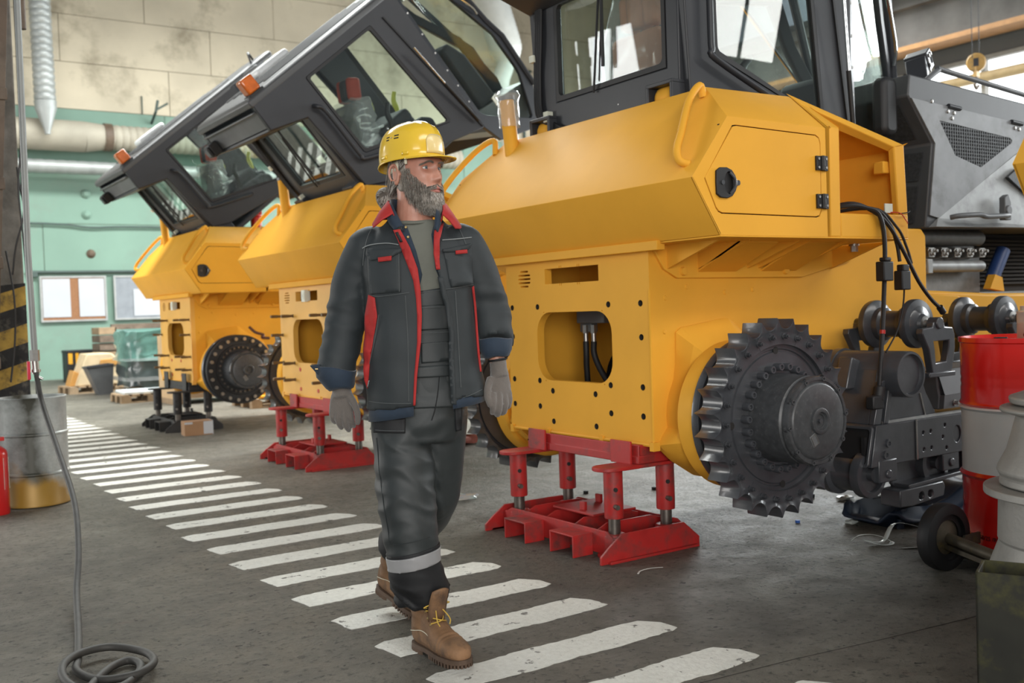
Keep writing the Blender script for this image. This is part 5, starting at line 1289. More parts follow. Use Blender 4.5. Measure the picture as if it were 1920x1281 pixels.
tag(MB().cyl((4.24, 3.64, 0), (4.24, 3.64, .014), .013, n=10).build('bottle_cap', mat('blue cap', (.02, .10, .40), .5)), 'tiny blue cap on the floor below the big sprocket', 'cap')
for k, (x, y, lb) in enumerate(((4.85, 4.05, 'small black nut on the floor right of the sprocket foot'), (4.35, 4.9, 'small black nut on the floor behind the right stand post'), (3.95, 5.1, 'small black nut on the floor behind the left rear post of the red stand'))):
    tag(MB().lathe([(.008, 0), (.017, 0), (.017, .02), (.008, .02), (.008, 0)], (x, y, 0), (0, 0, 1), 6).build('loose_nut', BLACK, smooth=False), lb, 'nut')
# overhead crane hook block
t = thing('hook_block', 'round yellow crane hook block hanging before the bright windows', 'crane hook', (14.81, 9.0, 4.74))
t.scale = (.62, .62, .62)
HB = mat('hook block yellow', (.42, .25, .07), .5, dirt=((.2, .16, .1), .3, 8))
d = Vector((-.85, -.5, 0)).normalized()
MB().lathe([(0, -.07), (.20, -.07), (.23, -.04), (.23, .04), (.20, .07), (0, .07)], (0, 0, 0), d, 28).box(-.07, .07, -.05, .05, -.36, -.1).build('sheave_cover', HB, t)
Mh = Matrix(((-d.y, 0, d.x), (d.x, 0, d.y), (0, 1, 0))).to_4x4()
MB().box(-.06, .06, -.10, .10, .071, .076, Mh).build('rating_plate', CAB, t)
MB().tube([(0, 0, -.3), (0, 0, -.45), (-.08, 0, -.55), (0, 0, -.64), (.09, 0, -.56)], .035, 10, sub=5).build('hook', RUST, t)
for s in (-.16, .14): MB().cyl((s, 0, .1), (s*1.3, 0, 6.5), .012, n=6).build('wire_rope', CAB, t)
# ------------------------------------------------------------------ the walking man
# local frame: x to his left (right in the photo), y away from the camera, z up
SKIN, _t, _p = nt('weathered skin')
_v = texcoord(_t); _c = ramp(_t, noise_node(_t, _v, 22, 5), [(.3, (.43, .195, .135)), (.7, (.54, .27, .195))])
_c = mixc(_t, ramp(_t, noise_node(_t, _v, 7, 3), [(.5, (0, 0, 0)), (.75, (.45,)*3)]), _c, (.44, .135, .095))
_t.links.new(_c, _p.inputs['Base Color']); _p.inputs['Roughness'].default_value = .45; _p.inputs['Subsurface Weight'].default_value = .12
_p.inputs['Subsurface Radius'].default_value = (.012, .005, .003); bump(_t, _p, noise_node(_t, _v, 260, 3), .12, .002)
def cloth(name, color, rough=.8, w=900, var=.12, sheen=.15, bmp=.25):
    m, t, p = nt(name); c = lin(color) if isinstance(color, str) else color
    v = texcoord(t); n = noise_node(t, v, 6, 6, .6)
    t.links.new(ramp(t, n, [(.3, tuple(x*(1-var) for x in c)), (.7, tuple(x*(1+var) for x in c))]), p.inputs['Base Color'])
    p.inputs['Roughness'].default_value = rough; p.inputs['Sheen Weight'].default_value = sheen
    bump(t, p, noise_node(t, texcoord(t, (1, 1, .35)), w, 2), bmp, .002); return m
JACK = cloth('dark slate work cloth', (.021, .027, .030), .66, sheen=.04)
TROU = cloth('dark grey trouser cloth', (.021, .026, .027), .52, sheen=.03)
BLKC = cloth('black trouser cloth', (.006, .0065, .008), .65, sheen=.0)
REDC = cloth('red trim cloth', (.40, .020, .018), .75, sheen=.03)
DENIM = cloth('dark blue denim', (.016, .030, .052), .8, 500, .35)
TEE = cloth('grey green jersey', (.150, .155, .130), .9, sheen=.03)
KNIT = cloth('grey brown knit', (.135, .118, .105), .95, 420, .12, .4, .8)
REFL = cloth('grey reflective tape', (.27, .27, .275), .45)
PIPE = cloth('pale grey piping', (.26, .28, .28), .6)
STITCH = cloth('grey stitching', (.085, .095, .097), .7)
LEATH = mat('tan nubuck leather', (.20, .108, .052), .72, var=.35, vscale=11, dirt=((.07, .045, .03), .40, 13), bmp=.2, bscale=180)
SOLE = mat('brown rubber sole', (.085, .052, .033), .7, var=.25, vscale=20)
LACE = mat('yellow lace', (.55, .36, .06), .7)
BRASS = mat('brass eyelet', (.50, .36, .16), .3, metal=.9)
HELM = mat('yellow helmet shell', (.80, .52, .035), .20, var=.03, vscale=3, coat=.6)
HAIRD = mat('dark grey hair', (.10, .082, .066), .5, var=.35, vscale=60)
HAIRG = mat('light grey hair', (.46, .43, .385), .5, var=.25, vscale=60)
HAIRM = mat('mid grey hair', (.26, .23, .195), .5, var=.3, vscale=60)
STRAP = mat('cream helmet strap', (.62, .58, .45), .6)
EYEW = mat('eye white', (.62, .58, .54), .2, var=.03); IRIS = mat('grey blue iris', (.16, .21, .24), .15); LIPS = mat('lips', (.46, .17, .14), .45)

man = thing('person', 'bearded person in yellow hard hat and dark work suit striding along the white floor stripes', 'person', tuple(_rt*-.34+_fw*3.60), -YAW)

def remesh(mb, voxel, smooth=4):
    me = bpy.data.meshes.new('tmp'); me.from_pydata(mb.v, [], mb.f)
    b = bmesh.new(); b.from_mesh(me); bmesh.ops.remove_doubles(b, verts=b.verts, dist=1e-5); bmesh.ops.recalc_face_normals(b, faces=b.faces); b.to_mesh(me); b.free()
    o = bpy.data.objects.new('tmp', me); col.objects.link(o)
    r = o.modifiers.new('r', 'REMESH'); r.mode = 'VOXEL'; r.voxel_size = voxel
    if smooth: s = o.modifiers.new('s', 'SMOOTH'); s.factor = .5; s.iterations = smooth
    dg = bpy.context.evaluated_depsgraph_get(); dg.update()
    out = bpy.data.meshes.new_from_object(o.evaluated_get(dg))
    bpy.data.objects.remove(o); bpy.data.meshes.remove(me)
    return out
def link(name, me, m, parent, smooth=True, ang=None):
    me.materials.clear(); me.materials.append(m)
    for p in me.polygons: p.use_smooth = smooth
    if ang: me.set_sharp_from_angle(angle=R(ang))
    o = bpy.data.objects.new(name, me); col.objects.link(o); o.parent = parent; return o
def bvh(me): return BVHTree.FromPolygons([v.co for v in me.vertices], [tuple(p.vertices) for p in me.polygons])
def wrinkle(me, fn):
    nrm = [v.normal.copy() for v in me.vertices]
    for v, n in zip(me.vertices, nrm): v.co += n*fn(v.co)
def ridged(p, sx, sy, sz):
    return 1-2*abs(mnoise.noise(Vector((p.x*sx, p.y*sy, p.z*sz))))
def sup(cx, cy, z, rx, ry, n=2.4, k=40, tilt=0):
    o = []
    for i in range(k):
        a = 2*PI*i/k; c, s = math.cos(a), math.sin(a)
        x = rx*math.copysign(abs(c)**(2/n), c); y = ry*math.copysign(abs(s)**(2/n), s)
        o.append((cx+x, cy+y, z+tilt*x))
    return o
def lerpt(tab, z):
    """piecewise linear table [(key, value...)] ascending"""
    if z <= tab[0][0]: return tab[0][1:]
    for a, b in zip(tab, tab[1:]):
        if z <= b[0]:
            q = (z-a[0])/(b[0]-a[0]); return tuple(x+(y-x)*q for x, y in zip(a[1:], b[1:]))
    return tab[-1][1:]
def patch(name, poly, m, tree, parent, off=.004, thick=.003, res=.012):
    """a cloth piece laid on the front of a garment: outline in (x, z)"""
    P = []
    for (a, b), (c, d) in zip(poly, poly[1:]+poly[:1]):
        n = max(1, int(math.hypot(c-a, d-b)/res)); P += [(a+(c-a)*i/n, b+(d-b)*i/n) for i in range(n)]
    pts = list(P); x0 = min(p[0] for p in P); x1 = max(p[0] for p in P); z0 = min(p[1] for p in P); z1 = max(p[1] for p in P)
    x = x0+res*.6
    while x < x1:
        z = z0+res*.6
        while z < z1:
            if pip(x, z, P) and min((x-a)**2+(z-b)**2 for a, b in P) > (res*.45)**2: pts.append((x, z))
            z += res
        x += res
    n = len(P)
    rv, re, rf, *_ = delaunay_2d_cdt([Vector(p) for p in pts], [(i, (i+1) % n) for i in range(n)], [], 1, 1e-6)
    V = []; last = -.12
    for p in rv:
        h = tree.ray_cast(Vector((p[0], -1, p[1])), Vector((0, 1, 0)))
        y = h[0].y if h[0] and h[0].y < .12 else last
        last = y; V.append((p[0], y-off, p[1]))
    nb = {}
    for f in rf:
        for q in f: nb.setdefault(q, set()).update(f)
    for _ in range(4):
        ys = [v[1] for v in V]
        for q, ns in nb.items():
            lo = sorted(ys[k] for k in ns)[len(ns)//3]
            if ys[q] > lo+.006: V[q] = (V[q][0], lo, V[q][2])
    for _ in range(2):
        ys = [v[1] for v in V]
        for q, ns in nb.items(): V[q] = (V[q][0], .5*ys[q]+.5*sum(ys[k] for k in ns)/len(ns), V[q][2])
    F = [tuple(f) for f in rf if pip(sum(rv[i][0] for i in f)/len(f), sum(rv[i][1] for i in f)/len(f), P)]
    o = MB().add(V, F).build(name, m, parent, ang=80)
    md = o.modifiers.new('thick', 'SOLIDIFY'); md.thickness = thick; md.offset = 0; return o
def seam(name, pts, m, tree, parent, r=.0016, off=.003, res=.01):
    L = []
    for (a, b), (c, d) in zip(pts, pts[1:]):
        n = max(1, int(math.hypot(c-a, d-b)/res)); L += [(a+(c-a)*i/n, b+(d-b)*i/n) for i in range(n)]
    L.append(pts[-1]); V = []
    for x, z in L:
        h = tree.ray_cast(Vector((x, -1, z)), Vector((0, 1, 0)))
        if h[0]: V.append(Vector((x, h[0].y-off, z)))
    for _ in range(2): V = [V[0]]+[(V[i-1]+V[i]*2+V[i+1])/4 for i in range(1, len(V)-1)]+[V[-1]]
    return MB().tube(V, r, 6).build(name, m, parent)

# ---- head in its own axes: F forward, L to his left, U up
HC = Vector((.024, .015, 1.692)); HA = R(49)
HF = Vector((math.sin(HA), -math.cos(HA), 0)); HL = Vector((math.cos(HA), math.sin(HA), 0)); HU = Vector((0, 0, 1))
def hp(f, l, u): return HC+HF*f+HL*l+HU*u
HT = [(-.138, .050, -.045, .010), (-.133, .078, -.03, .030), (-.120, .088, -.012, .044), (-.098, .091, .02, .055), (-.07, .093, .05, .062), (-.035, .093, .075, .068), (0, .091, .090, .072), (.03, .096, .098, .075), (.06, .092, .099, .074), (.09, .072, .088, .062), (.108, .045, .062, .042), (.118, .012, .02, .012)]
def face_d(l, u):
    a = abs(l); d = 0
    if u < 0: u = u/1.16
    pn, wn = lerpt([(-.048, 0, .011), (-.041, .012, .0125), (-.033, .027, .0115), (-.02, .022, .009), (0, .013, .0075), (.018, .006, .008), (.032, 0, .010)], u)
    d += pn*math.exp(-(l/wn)**2)
    d += .007*math.exp(-((a-.014)/.006)**2-((u+.035)/.007)**2)
    d -= .012*math.exp(-((a-.030)/.016)**2-((u-.001)/.012)**2)
    d += .007*math.exp(-((a-.026)/.024)**2-((u-.023)/.0075)**2)
    d += .005*math.exp(-((a-.044)/.018)**2-((u+.024)/.016)**2)
    d += .004*math.exp(-(l/.03)**2-((u+.062)/.018)**2)
    d += .006*math.exp(-(l/.021)**2-((u+.058)/.0045)**2)+.007*math.exp(-(l/.019)**2-((u+.071)/.005)**2)-.004*math.exp(-(l/.026)**2-((u+.0645)/.002)**2)
    d += .009*math.exp(-(l/.022)**2-((u+.105)/.014)**2)
    return d
def head_point(u, phi):
    fr, bk, hw = lerpt(HT, u)
    c, s = math.cos(phi), math.sin(phi); n = 2.25
    f = (fr if c > 0 else bk if bk > 0 else fr*.6)*math.copysign(abs(c)**(2/n), c)
    if c < 0 and u < -.06: f = -abs(bk)*abs(c)**(2/n) if bk > 0 else (.03)*c
    l = hw*math.copysign(abs(s)**(2/n), s)
    if c > 0: f += face_d(l, u)
    return f, l, u
hm = MB(); rings = []
for i in range(112):
    u = -.138+.256*i/111
    rings.append([hp(*head_point(u, 2*PI*k/120)) for k in range(120)])
hm.loft(rings)
# ears
for s in (-1, 1):
    c = (-.024, s*.0745, -.014)
    rim = [hp(c[0]+.016*math.cos(R(a))-.010*math.sin(R(a))*.35-.004, c[1]+s*(.006+.012*max(0, -math.cos(R(a)))), c[2]+.033*math.sin(R(a))) for a in range(-70, 235, 15)]
    hm.tube(rim, [.0065, .0055, .005, .0055, .005, .0045], 8)
    hm.loft([[hp(c[0]+q*.016*math.cos(2*PI*k/16)-.003, c[1]+s*(.002+h), c[2]+q*.031*math.sin(2*PI*k/16)) for k in range(16)] for q, h in ((1, -.014), (1, .004), (.5, .003))])
    hm.ball(hp(c[0]+.002, c[1]+s*.006, c[2]-.032), .0085, 10, 8)
    hm.ball(hp(c[0]+.016, c[1]+s*.002, c[2]-.002), .006, 8, 6)
# neck, shoulders and the body under the clothes
hm.tube([hp(-.025, 0, -.03), Vector((.012, .022, 1.60)), Vector((.008, .022, 1.54)), Vector((.008, .02, 1.47))], [.060, .062, .064, .072], 24, sub=4)
hm.loft([sup(.012, .02, z, rx, ry, 2.3) for z, rx, ry in ((.86, .15, .105), (1.0, .14, .10), (1.18, .145, .105), (1.36, .165, .11), (1.44, .15, .09), (1.485, .085, .07))])
ARM_R = [(-.155, .01, 1.425), (-.215, .02, 1.31), (-.25, .028, 1.17), (-.276, .005, 1.05), (-.287, -.008, .96)]
ARM_L = [(.175, .01, 1.425), (.225, .02, 1.32), (.262, .03, 1.19), (.278, .01, 1.09), (.285, -.01, 1.00)]
for A in (ARM_R, ARM_L): hm.tube(A, [.05, .046, .038, .036, .026], 16, sub=5)
LEG_F = [(-.065, .0, .90), (-.062, -.03, .75), (-.043, -.065, .50), (-.025, -.075, .32), (.0, -.065, .10)]
LEG_B = [(.10, .01, .90), (.078, .03, .74), (.052, .07, .52), (-.05, .24, .38), (-.185, .425, .20)]
for A in (LEG_F, LEG_B): hm.tube(A, [.075, .07, .05, .040, .030], 16, sub=5)
body_me = remesh(hm, .0036, 1)
body = link('body', body_me, SKIN, man)
HB = bvh(body_me)

# eyes
for s in (-1, 1):
    c = hp(.0685, s*.0305, .0)
    e = MB().ball(c, .0122, 18, 14).build('eyeball', EYEW, body)
    g = (HF*.96+HL*(-.10)+HU*-.02).normalized()
    MB().lathe([(0, .0128), (.0035, .0126), (.0058, .0114), (.006, .0105)], c, g, 18).build('iris', IRIS, e)
    MB().lathe([(0, .0132), (.0022, .0130), (.0026, .0124)], c, g, 14).build('pupil', BLACK, e)
    for up in (1, -1):
        V = []
        for j in range(9):
            b = R(-65+130*j/8)
            for k in range(5):
                t = R((30-3.0*abs(j-4)+14*k) if up > 0 else -(20-2.2*abs(j-4)+14*k))
                d = HF*math.cos(t)*math.cos(b)+HL*math.sin(b)*.98+HU*math.sin(t)
                V.append(c+d.normalized()*.0136)
        F = [(j*5+k, j*5+k+1, j*5+k+6, j*5+k+5) for j in range(8) for k in range(4)]
        o = MB().add(V, F).build('eyelid', SKIN, body, ang=80); md = o.modifiers.new('t', 'SOLIDIFY'); md.thickness = .0012
    # dark lash line
    MB().tube([c+(HF*math.cos(R(29-3*abs(j-4)))*math.cos(R(-65+130*j/8))+HL*math.sin(R(-65+130*j/8))+HU*math.sin(R(29-3*abs(j-4)))).normalized()*.0141 for j in range(9)], .0007, 5).build('eyelash', HAIRD, body)
# lips
def lip(u0, u1, w):
    V = []; n = 14
    for i in range(n+1):
        l = w*(2*i/n-1)
        k = 1-(abs(l)/w)**2
        for q in (0, .5, 1):
            u = u0+(u1-u0)*q*k
            f, ll, uu = 0, l, u
            fr, bk, hw = lerpt(HT, u); f = fr*(1-(abs(l)/hw)**2.25)**(1/2.25)+face_d(l, u)+.0012
            V.append(hp(f, l, u))
    return MB().add(V, [(3*i+k, 3*i+k+1, 3*i+k+4, 3*i+k+3) for i in range(n) for k in range(2)])
for a, b, w in ((-.0748, -.0667, .024), (-.0748, -.0853, .023)):
    o = lip(a, b, w).build('lip', LIPS, body, ang=80); md = o.modifiers.new('t', 'SOLIDIFY'); md.thickness = .002

def strands(name, items, m, parent):
    """items: [(list of points, root radius)] -> one mesh of tapered three-sided hairs"""
    V = []; F = []
    for pts, r0 in items:
        n = len(pts); o = len(V)
        for i, p in enumerate(pts):
            d = (pts[min(i+1, n-1)]-pts[max(i-1, 0)]).normalized(); e1 = d.orthogonal().normalized(); e2 = d.cross(e1); r = r0*(1-.75*i/(n-1))
            V += [p+e1*r, p-e1*r*.5+e2*r*.87, p-e1*r*.5-e2*r*.87]
        for i in range(n-1):
            for k in range(3): a = o+3*i; F.append((a+k, a+(k+1) % 3, a+3+(k+1) % 3, a+3+k))
    mb = MB(); mb.v = [tuple(v) for v in V]; mb.f = F
    o = mb.build(name, m, parent, fix=False, ang=180); o['kind'] = 'stuff'; return o
hr = random.Random(11)
def surf_fl(l, u):
    fr, bk, hw = lerpt(HT, u); q = min(.999, abs(l)/max(hw, .001))
    return fr*(1-q**2.25)**(1/2.25)+face_d(l, u)
# beard volume under the hairs
bm_ = MB(); rg = []
for i in range(15):
    q = i/14; u = -.082-.066*q
    w = .060*(1-.42*q**1.6); fr = .096+.014*math.sin(PI*min(1, q*1.1))-.03*max(0, q-.7)/.3; bk = .015+.035*q
    rg.append([hp(bk+(fr-bk)*max(0, math.cos(a))**.8 if abs(a) < PI/2 else bk, w*math.sin(a), u-.010*math.cos(a)*q) for a in [R(-90+180*k/20) for k in range(21)]])
bd = {k: [] for k in 'dmg'}
def pick(l, u, f):
    t = hr.random()*.92; chin = math.exp(-(l/.036)**2)*max(0, min(1, (-.065-u)/.04))
    if t < .15+.62*chin: return 'g'
    if t < .55: return 'm'
    return 'd'
n_b = 0
while n_b < 6000:
    u = hr.uniform(-.136, .004); phi = hr.uniform(-PI*.60, PI*.60); f, l, uu = head_point(u, phi); a = abs(l)
    if f < -.01+.02*max(0, (-.05-u)/.07): continue
    lim = lerpt([(-.14, -1), (-.087, .0), (-.070, .026), (-.056, .040), (-.040, .055), (-.015, .0665), (0.004, .0685)], u)[0]
    if a < lim and not (u < -.089): continue
    if a < .026 and -.0875 < u < -.062: continue
    n_b += 1
    chin = math.exp(-(l/.035)**2)*max(0, min(1, (-.08-u)/.05)); L = .014+.013*max(0, min(1, (-.02-u)/.06))+.010*chin
    out = Vector((max(.1, f)*1.2, l*1.5, 0)).normalized()
    dwn = Vector((.20*chin, .0, -1)); p = Vector((f, l, u)); pts = []
    sw = Vector((hr.uniform(-.3, .3), hr.uniform(-.35, .35), 0))
    d = (out*.75+dwn*.75+sw*.4).normalized()
    for k in range(5):
        pts.append(hp(*p)); d = (d*.72+(dwn+sw*.5)*.28).normalized(); p = p+d*(L/4)
    bd[pick(l, u, f)].append((pts, .00062))
# moustache
for k in range(620):
    l = hr.uniform(-.034, .034); u = -.0575-.012*(abs(l)/.034)+hr.uniform(-.005, .004); f = surf_fl(l, u)
    s = 1 if l > 0 else -1; p = Vector((f-.001, l, u)); d = Vector((.55, s*(.35+8*abs(l)), -.55)).normalized(); pts = []
    for q in range(4): pts.append(hp(*p)); p = p+d*.0048; d = (d+Vector((-.12, .03*s, -.28))).normalized()
    bd[hr.choice('mmgd')].append((pts, .0006))
for k in range(1500):
    q = hr.random()**.7; i = q*13.99; i0 = int(i); j = hr.uniform(2, 17.9); j0 = int(j)
    p = rg[i0][j0].lerp(rg[i0+1][j0], i-i0).lerp(rg[i0][j0+1].lerp(rg[i0+1][j0+1], i-i0), j-j0)
    cc = hp(.02, 0, -.10); d = (p-cc); d.z *= .3; d = (d.normalized()*.5+Vector((hr.uniform(-.25, .25), hr.uniform(-.25, .25), -1))).normalized(); pts = []; p = p-d*.004
    mid = 1-abs(j/20-.5)*2
    for s in range(4): pts.append(p.copy()); p += d*.0046; d = (d+Vector((hr.uniform(-.2, .2), hr.uniform(-.2, .2), -.35))).normalized()
    bd['g' if hr.random() < .25+.6*mid*q else 'm' if hr.random() < .6 else 'd'].append((pts, .0008))
beard = bm_.loft(rg, cap=False, closed=False).build('beard', HAIRM, man, ang=80); md = beard.modifiers.new('t', 'SOLIDIFY'); md.thickness = .012; md.offset = -1
strands('dark_whiskers', bd['d'], HAIRD, beard); strands('mid_whiskers', bd['m'], HAIRM, beard); strands('grey_whiskers', bd['g'], HAIRG, beard)
# eyebrows
for s in (-1, 1):
    it = []
    for k in range(260):
        q = hr.random(); l = s*(.010+.040*q); u = .0155+.007*math.sin(PI*min(1, q*1.15))-.004*q+hr.uniform(-.003, .003); f = surf_fl(l, u)
        d = Vector((.25-.5*q, s*.9, .28-.6*q)).normalized(); p = Vector((f, l, u)); it.append(([hp(*p), hp(*(p+d*.005+Vector((.0015, 0, 0)))), hp(*(p+d*.010))], .0006))
    strands('eyebrow', it, HAIRM, body)
# hair pulled back to a bun
hair = MB(); rg = []
for i in range(16):
    u = -.075+.15*i/15; row = []
    for k in range(37):
        phi = PI*.44+PI*1.12*k/36
        f, l, uu = head_point(max(u, -.06), phi); q = 1+.075*min(1, (k+.3)/4, (36-k+.3)/4)
        if u < -.06: q *= 1-(-.06-u)*4
        row.append(hp(f*q-.004, l*q, u))
    rg.append(row)
hair = hair.loft(rg, cap=False, closed=False).build('hair', HAIRM, man, ang=80); md = hair.modifiers.new('t', 'SOLIDIFY'); md.thickness = .008; md.offset = -1
BUN = Vector((-.134, -.012, -.078))
ih = {k: [] for k in 'dmg'}
for k in range(2000):
    s = hr.choice((-1, 1)); phi = s*PI*hr.uniform(.40, .98); u = hr.uniform(-.05, .052)
    if abs(phi) < PI*.585 and u < .018: continue      # keep the ear clear
    f, l, uu = head_point(u, phi); p0 = Vector((f*1.075-.004, l*1.085, u)); p3 = BUN+Vector((hr.uniform(-.01, .012), hr.uniform(-.016, .016), hr.uniform(-.018, .018)))
    pts = []
    for q in (0, .25, .5, .75, 1):
        p = p0.lerp(p3, q); g = math.hypot(p.x, p.y)
        fr, bk, hw = lerpt(HT, max(-.06, p.z)); rr = math.hypot(p.x/max(.02, (bk if p.x < 0 else fr)), p.y/hw)
        if q < .8 and rr < 1.10: p.x *= 1.10/rr; p.y *= 1.10/rr
        pts.append(hp(*(p+Vector((0, 0, .006*math.sin(9*q+k))*1))))
    ih[hr.choice('mmggggd')].append((pts, .0010))
for k in range(800):
    a = hr.uniform(0, 2*PI); b = hr.uniform(-1, 1); c = Vector((-.020, 0, -.006)); pts = []
    for q in range(6):
        t = a+q*.55; rr = .040*math.sqrt(max(.05, 1-b*b))
        pts.append(hp(*(BUN+c+Vector((rr*math.cos(t)*.9, .036*b+.004*math.sin(t*2), rr*math.sin(t)*1.05)))))
    ih[hr.choice('dmmgg')].append((pts, .0011))
bun = MB().ball(hp(*(BUN+Vector((-.020, 0, -.006)))), .036, 16, 12).build('hair_bun', HAIRD, hair)
strands('dark_hair', ih['d'], HAIRD, hair); strands('mid_hair', ih['m'], HAIRM, hair); strands('grey_hair', ih['g'], HAIRG, hair)

# ---- hard hat
def hel(f, l, u): return hp(f-.019, l, u-.003+f*.06)
hat = MB(); rg = []
for u, q in ((.030, 1.035), (.034, 1.045), (.040, 1.0), (.06, 1.0), (.085, .985), (.11, .945), (.13, .875), (.148, .76), (.160, .60), (.168, .40), (.172, .2), (.173, .02)):
    row = []
    for k in range(72):
        a = 2*PI*k/72; c, s = math.cos(a), math.sin(a)
        r = 1+0.0
        f = -.008+(.128 if c > 0 else .120)*q*math.copysign(abs(c)**.92, c); l = .104*q*math.copysign(abs(s)**.92, s)
        ridge = .007*math.exp(-(l/.012)**2)+.004*(math.exp(-((l-.036)/.008)**2)+math.exp(-((l+.036)/.008)**2))
        du = -.016*max(0, -c)**2 if u < .05 else 0
        row.append(hel(f, l, u+du+ridge*max(0, min(1, (u-.075)/.05))))
    rg.append(row)
hat = hat.loft(rg, cap=False).build('hard_hat', HELM, man, ang=60)
md = hat.modifiers.new('t', 'SOLIDIFY'); md.thickness = .003
# peak
V = []; n = 26
for i in range(n+1):
    a = R(-64+128*i/n); c, s = math.cos(a), math.sin(a)
    b = hel(-.008+.129*math.copysign(abs(c)**.92, c), .105*math.copysign(abs(s)**.92, s), .035)
    w = .062*max(0, math.cos(a*1.32))**.8
    V += [b, b+HF*w*.6+HL*s*w*.2+HU*-.001, b+HF*w+HL*s*w*.3+HU*-.006]
o = MB().add(V, [(3*i+k, 3*i+k+1, 3*i+k+4, 3*i+k+3) for i in range(n) for k in range(2)]).build('peak', HELM, hat, ang=80); md = o.modifiers.new('t', 'SOLIDIFY'); md.thickness = .0035
def on_hat(l_deg, u, off=.0):
    a = R(l_deg); c, s = math.cos(a), math.sin(a); q = lerpt([(.04, 1.0), (.06, 1.0), (.085, .985), (.11, .945), (.13, .875), (.148, .76)], u)[0]
    p = hel(-.008+(.128 if c > 0 else .120)*q*math.copysign(abs(c)**.92, c), .104*q*math.copysign(abs(s)**.92, s), u)
    nrm = (HF*(c/.128)+HL*(s/.104)+HU*(.002 if u < .09 else 3.2)).normalized(); return p+nrm*off
V = []; nn = 10
for i in range(nn+1):
    a = -21+42*i/nn
    for k in range(7):
        u = .046+.067*k/6*(1-.30*(abs(a)/21)**4); V.append(on_hat(a, u, .003))
o = MB().add(V, [(7*i+k, 7*i+k+1, 7*i+k+8, 7*i+k+7) for i in range(nn) for k in range(6)]).build('front_badge', mat('pale yellow badge', (.80, .62, .26), .3, coat=.4), hat, ang=80); md = o.modifiers.new('t', 'SOLIDIFY'); md.thickness = .003
for a0, a1, u in ((-99, -92, .117), (-98, -92, .107), (-82, -73, .118), (-82, -73, .108)):
    V = [on_hat(a0+(a1-a0)*i/4, u+dz-.002, .0012) for i in range(5) for dz in (0, .0038)]
    o = MB().add(V, [(2*i, 2*i+1, 2*i+3, 2*i+2) for i in range(4)]).build('vent_slot', DARK, hat, ang=80); md = o.modifiers.new('t', 'SOLIDIFY'); md.thickness = .0012
MB().ball(on_hat(-88, .113, .0), .0028, 10, 8).build('rivet', STEEL, hat)
for a0, a1 in ((-112, -96), (-66, -54)):
    V = [on_hat(a0+(a1-a0)*i/4, u, .0025) for i in range(5) for u in (.044, .056)]
    o = MB().add(V, [(2*i, 2*i+1, 2*i+3, 2*i+2) for i in range(4)]).build('clip_pad', HELM, hat, ang=80); md = o.modifiers.new('t', 'SOLIDIFY'); md.thickness = .004
rg = []
for u in (-.002, .03):
    rg.append([hp(-.010+.098*math.cos(R(90+180*k/24)), .082*math.sin(R(90+180*k/24)), u-.014*abs(math.cos(R(90+180*k/24)))) for k in range(25)])
o = MB().loft(rg, cap=False, closed=False).build('nape_band', STRAP, hat, ang=80); md = o.modifiers.new('t', 'SOLIDIFY'); md.thickness = .004
MB().box(-.005, .005, -.005, .005, -.008, .014, Matrix.Translation(hp(.03, -.081, .022))).build('band_clip', STRAP, hat, bevel=.002)

# ---- jacket
EL = [(.80, -.002), (.864, .000), (.93, .005), (.99, .013), (1.05, .022), (1.11, .030), (1.18, .034), (1.24, .033), (1.304, .026), (1.355, .007), (1.427, -.023), (1.479, -.057), (1.56, -.075)]
ER = [(.80, .132), (.864, .131), (.94, .130), (1.04, .128), (1.108, .133), (1.208, .122), (1.266, .107), (1.331, .097), (1.381, .094), (1.466, .103), (1.533, .116), (1.56, .12)]
jm = MB().loft([sup(cx, cy, z, rx, ry, 2.5, 44, tl) for z, cx, cy, rx, ry, tl in ((.872, .030, .0, .212, .150, .10), (.95, .026, .0, .205, .150, .05), (1.06, .022, .003, .196, .150, 0), (1.17, .020, .006, .190, .150, 0), (1.28, .016, .008, .190, .152, 0), (1.37, .014, .012, .197, .146, 0), (1.43, .012, .016, .190, .128, 0), (1.475, .010, .02, .150, .105, 0), (1.51, .008, .024, .105, .090, 0), (1.535, .008, .026, .088, .082, 0))])
jm.tube([(-.12, .015, 1.435)]+ARM_R[:4]+[(-.290, -.004, .985)], [.062, .075, .071, .067, .062, .064], 22, sub=6)
jm.tube([(.14, .015, 1.435)]+ARM_L[:4]+[(.280, .0, 1.075)], [.062, .074, .070, .066, .060, .060], 22, sub=6)
jk = remesh(jm, .0075, 5)
def jw(p):
    arm = max(0, min(1, (abs(p.x-.018)-.185)/.03)); low = max(0, min(1, (1.25-p.z)/.2))
    w = Vector((mnoise.noise(p*7), mnoise.noise(p*7+Vector((5, 2, 1))), mnoise.noise(p*7+Vector((1, 7, 3)))))*.035; q = p+w; sg = -1 if p.x < 0 else 1
    a = ridged(q, 7, 4, 13)*.0034*(.4+.8*arm+.25*low)
    b = arm*(.0080*math.exp(-((p.z-1.18)/.10)**2)+.004*math.exp(-((p.z-1.05)/.07)**2))*ridged(Vector((q.x+q.z*.9*sg, q.y, q.z)), 3, 6, 17)
    c = arm*.0035*mnoise.noise(Vector((q.x*9, q.y*9, q.z*5)))
    e = .005*math.exp(-((p.z-1.36)/.07)**2)*math.exp(-((abs(p.x-.016)-.165)/.045)**2)*ridged(Vector((q.x-q.z*sg, q.y, q.z)), 10, 4, 8)
    f = .0075*(1-arm)*low*mnoise.noise(Vector((q.x*11, q.y*8, q.z*2.4)))+.003*(1-arm)*mnoise.noise(q*9)
    return a+b+c+e+f
wrinkle(jk, jw)
b = bmesh.new(); b.from_mesh(jk)
kill = []
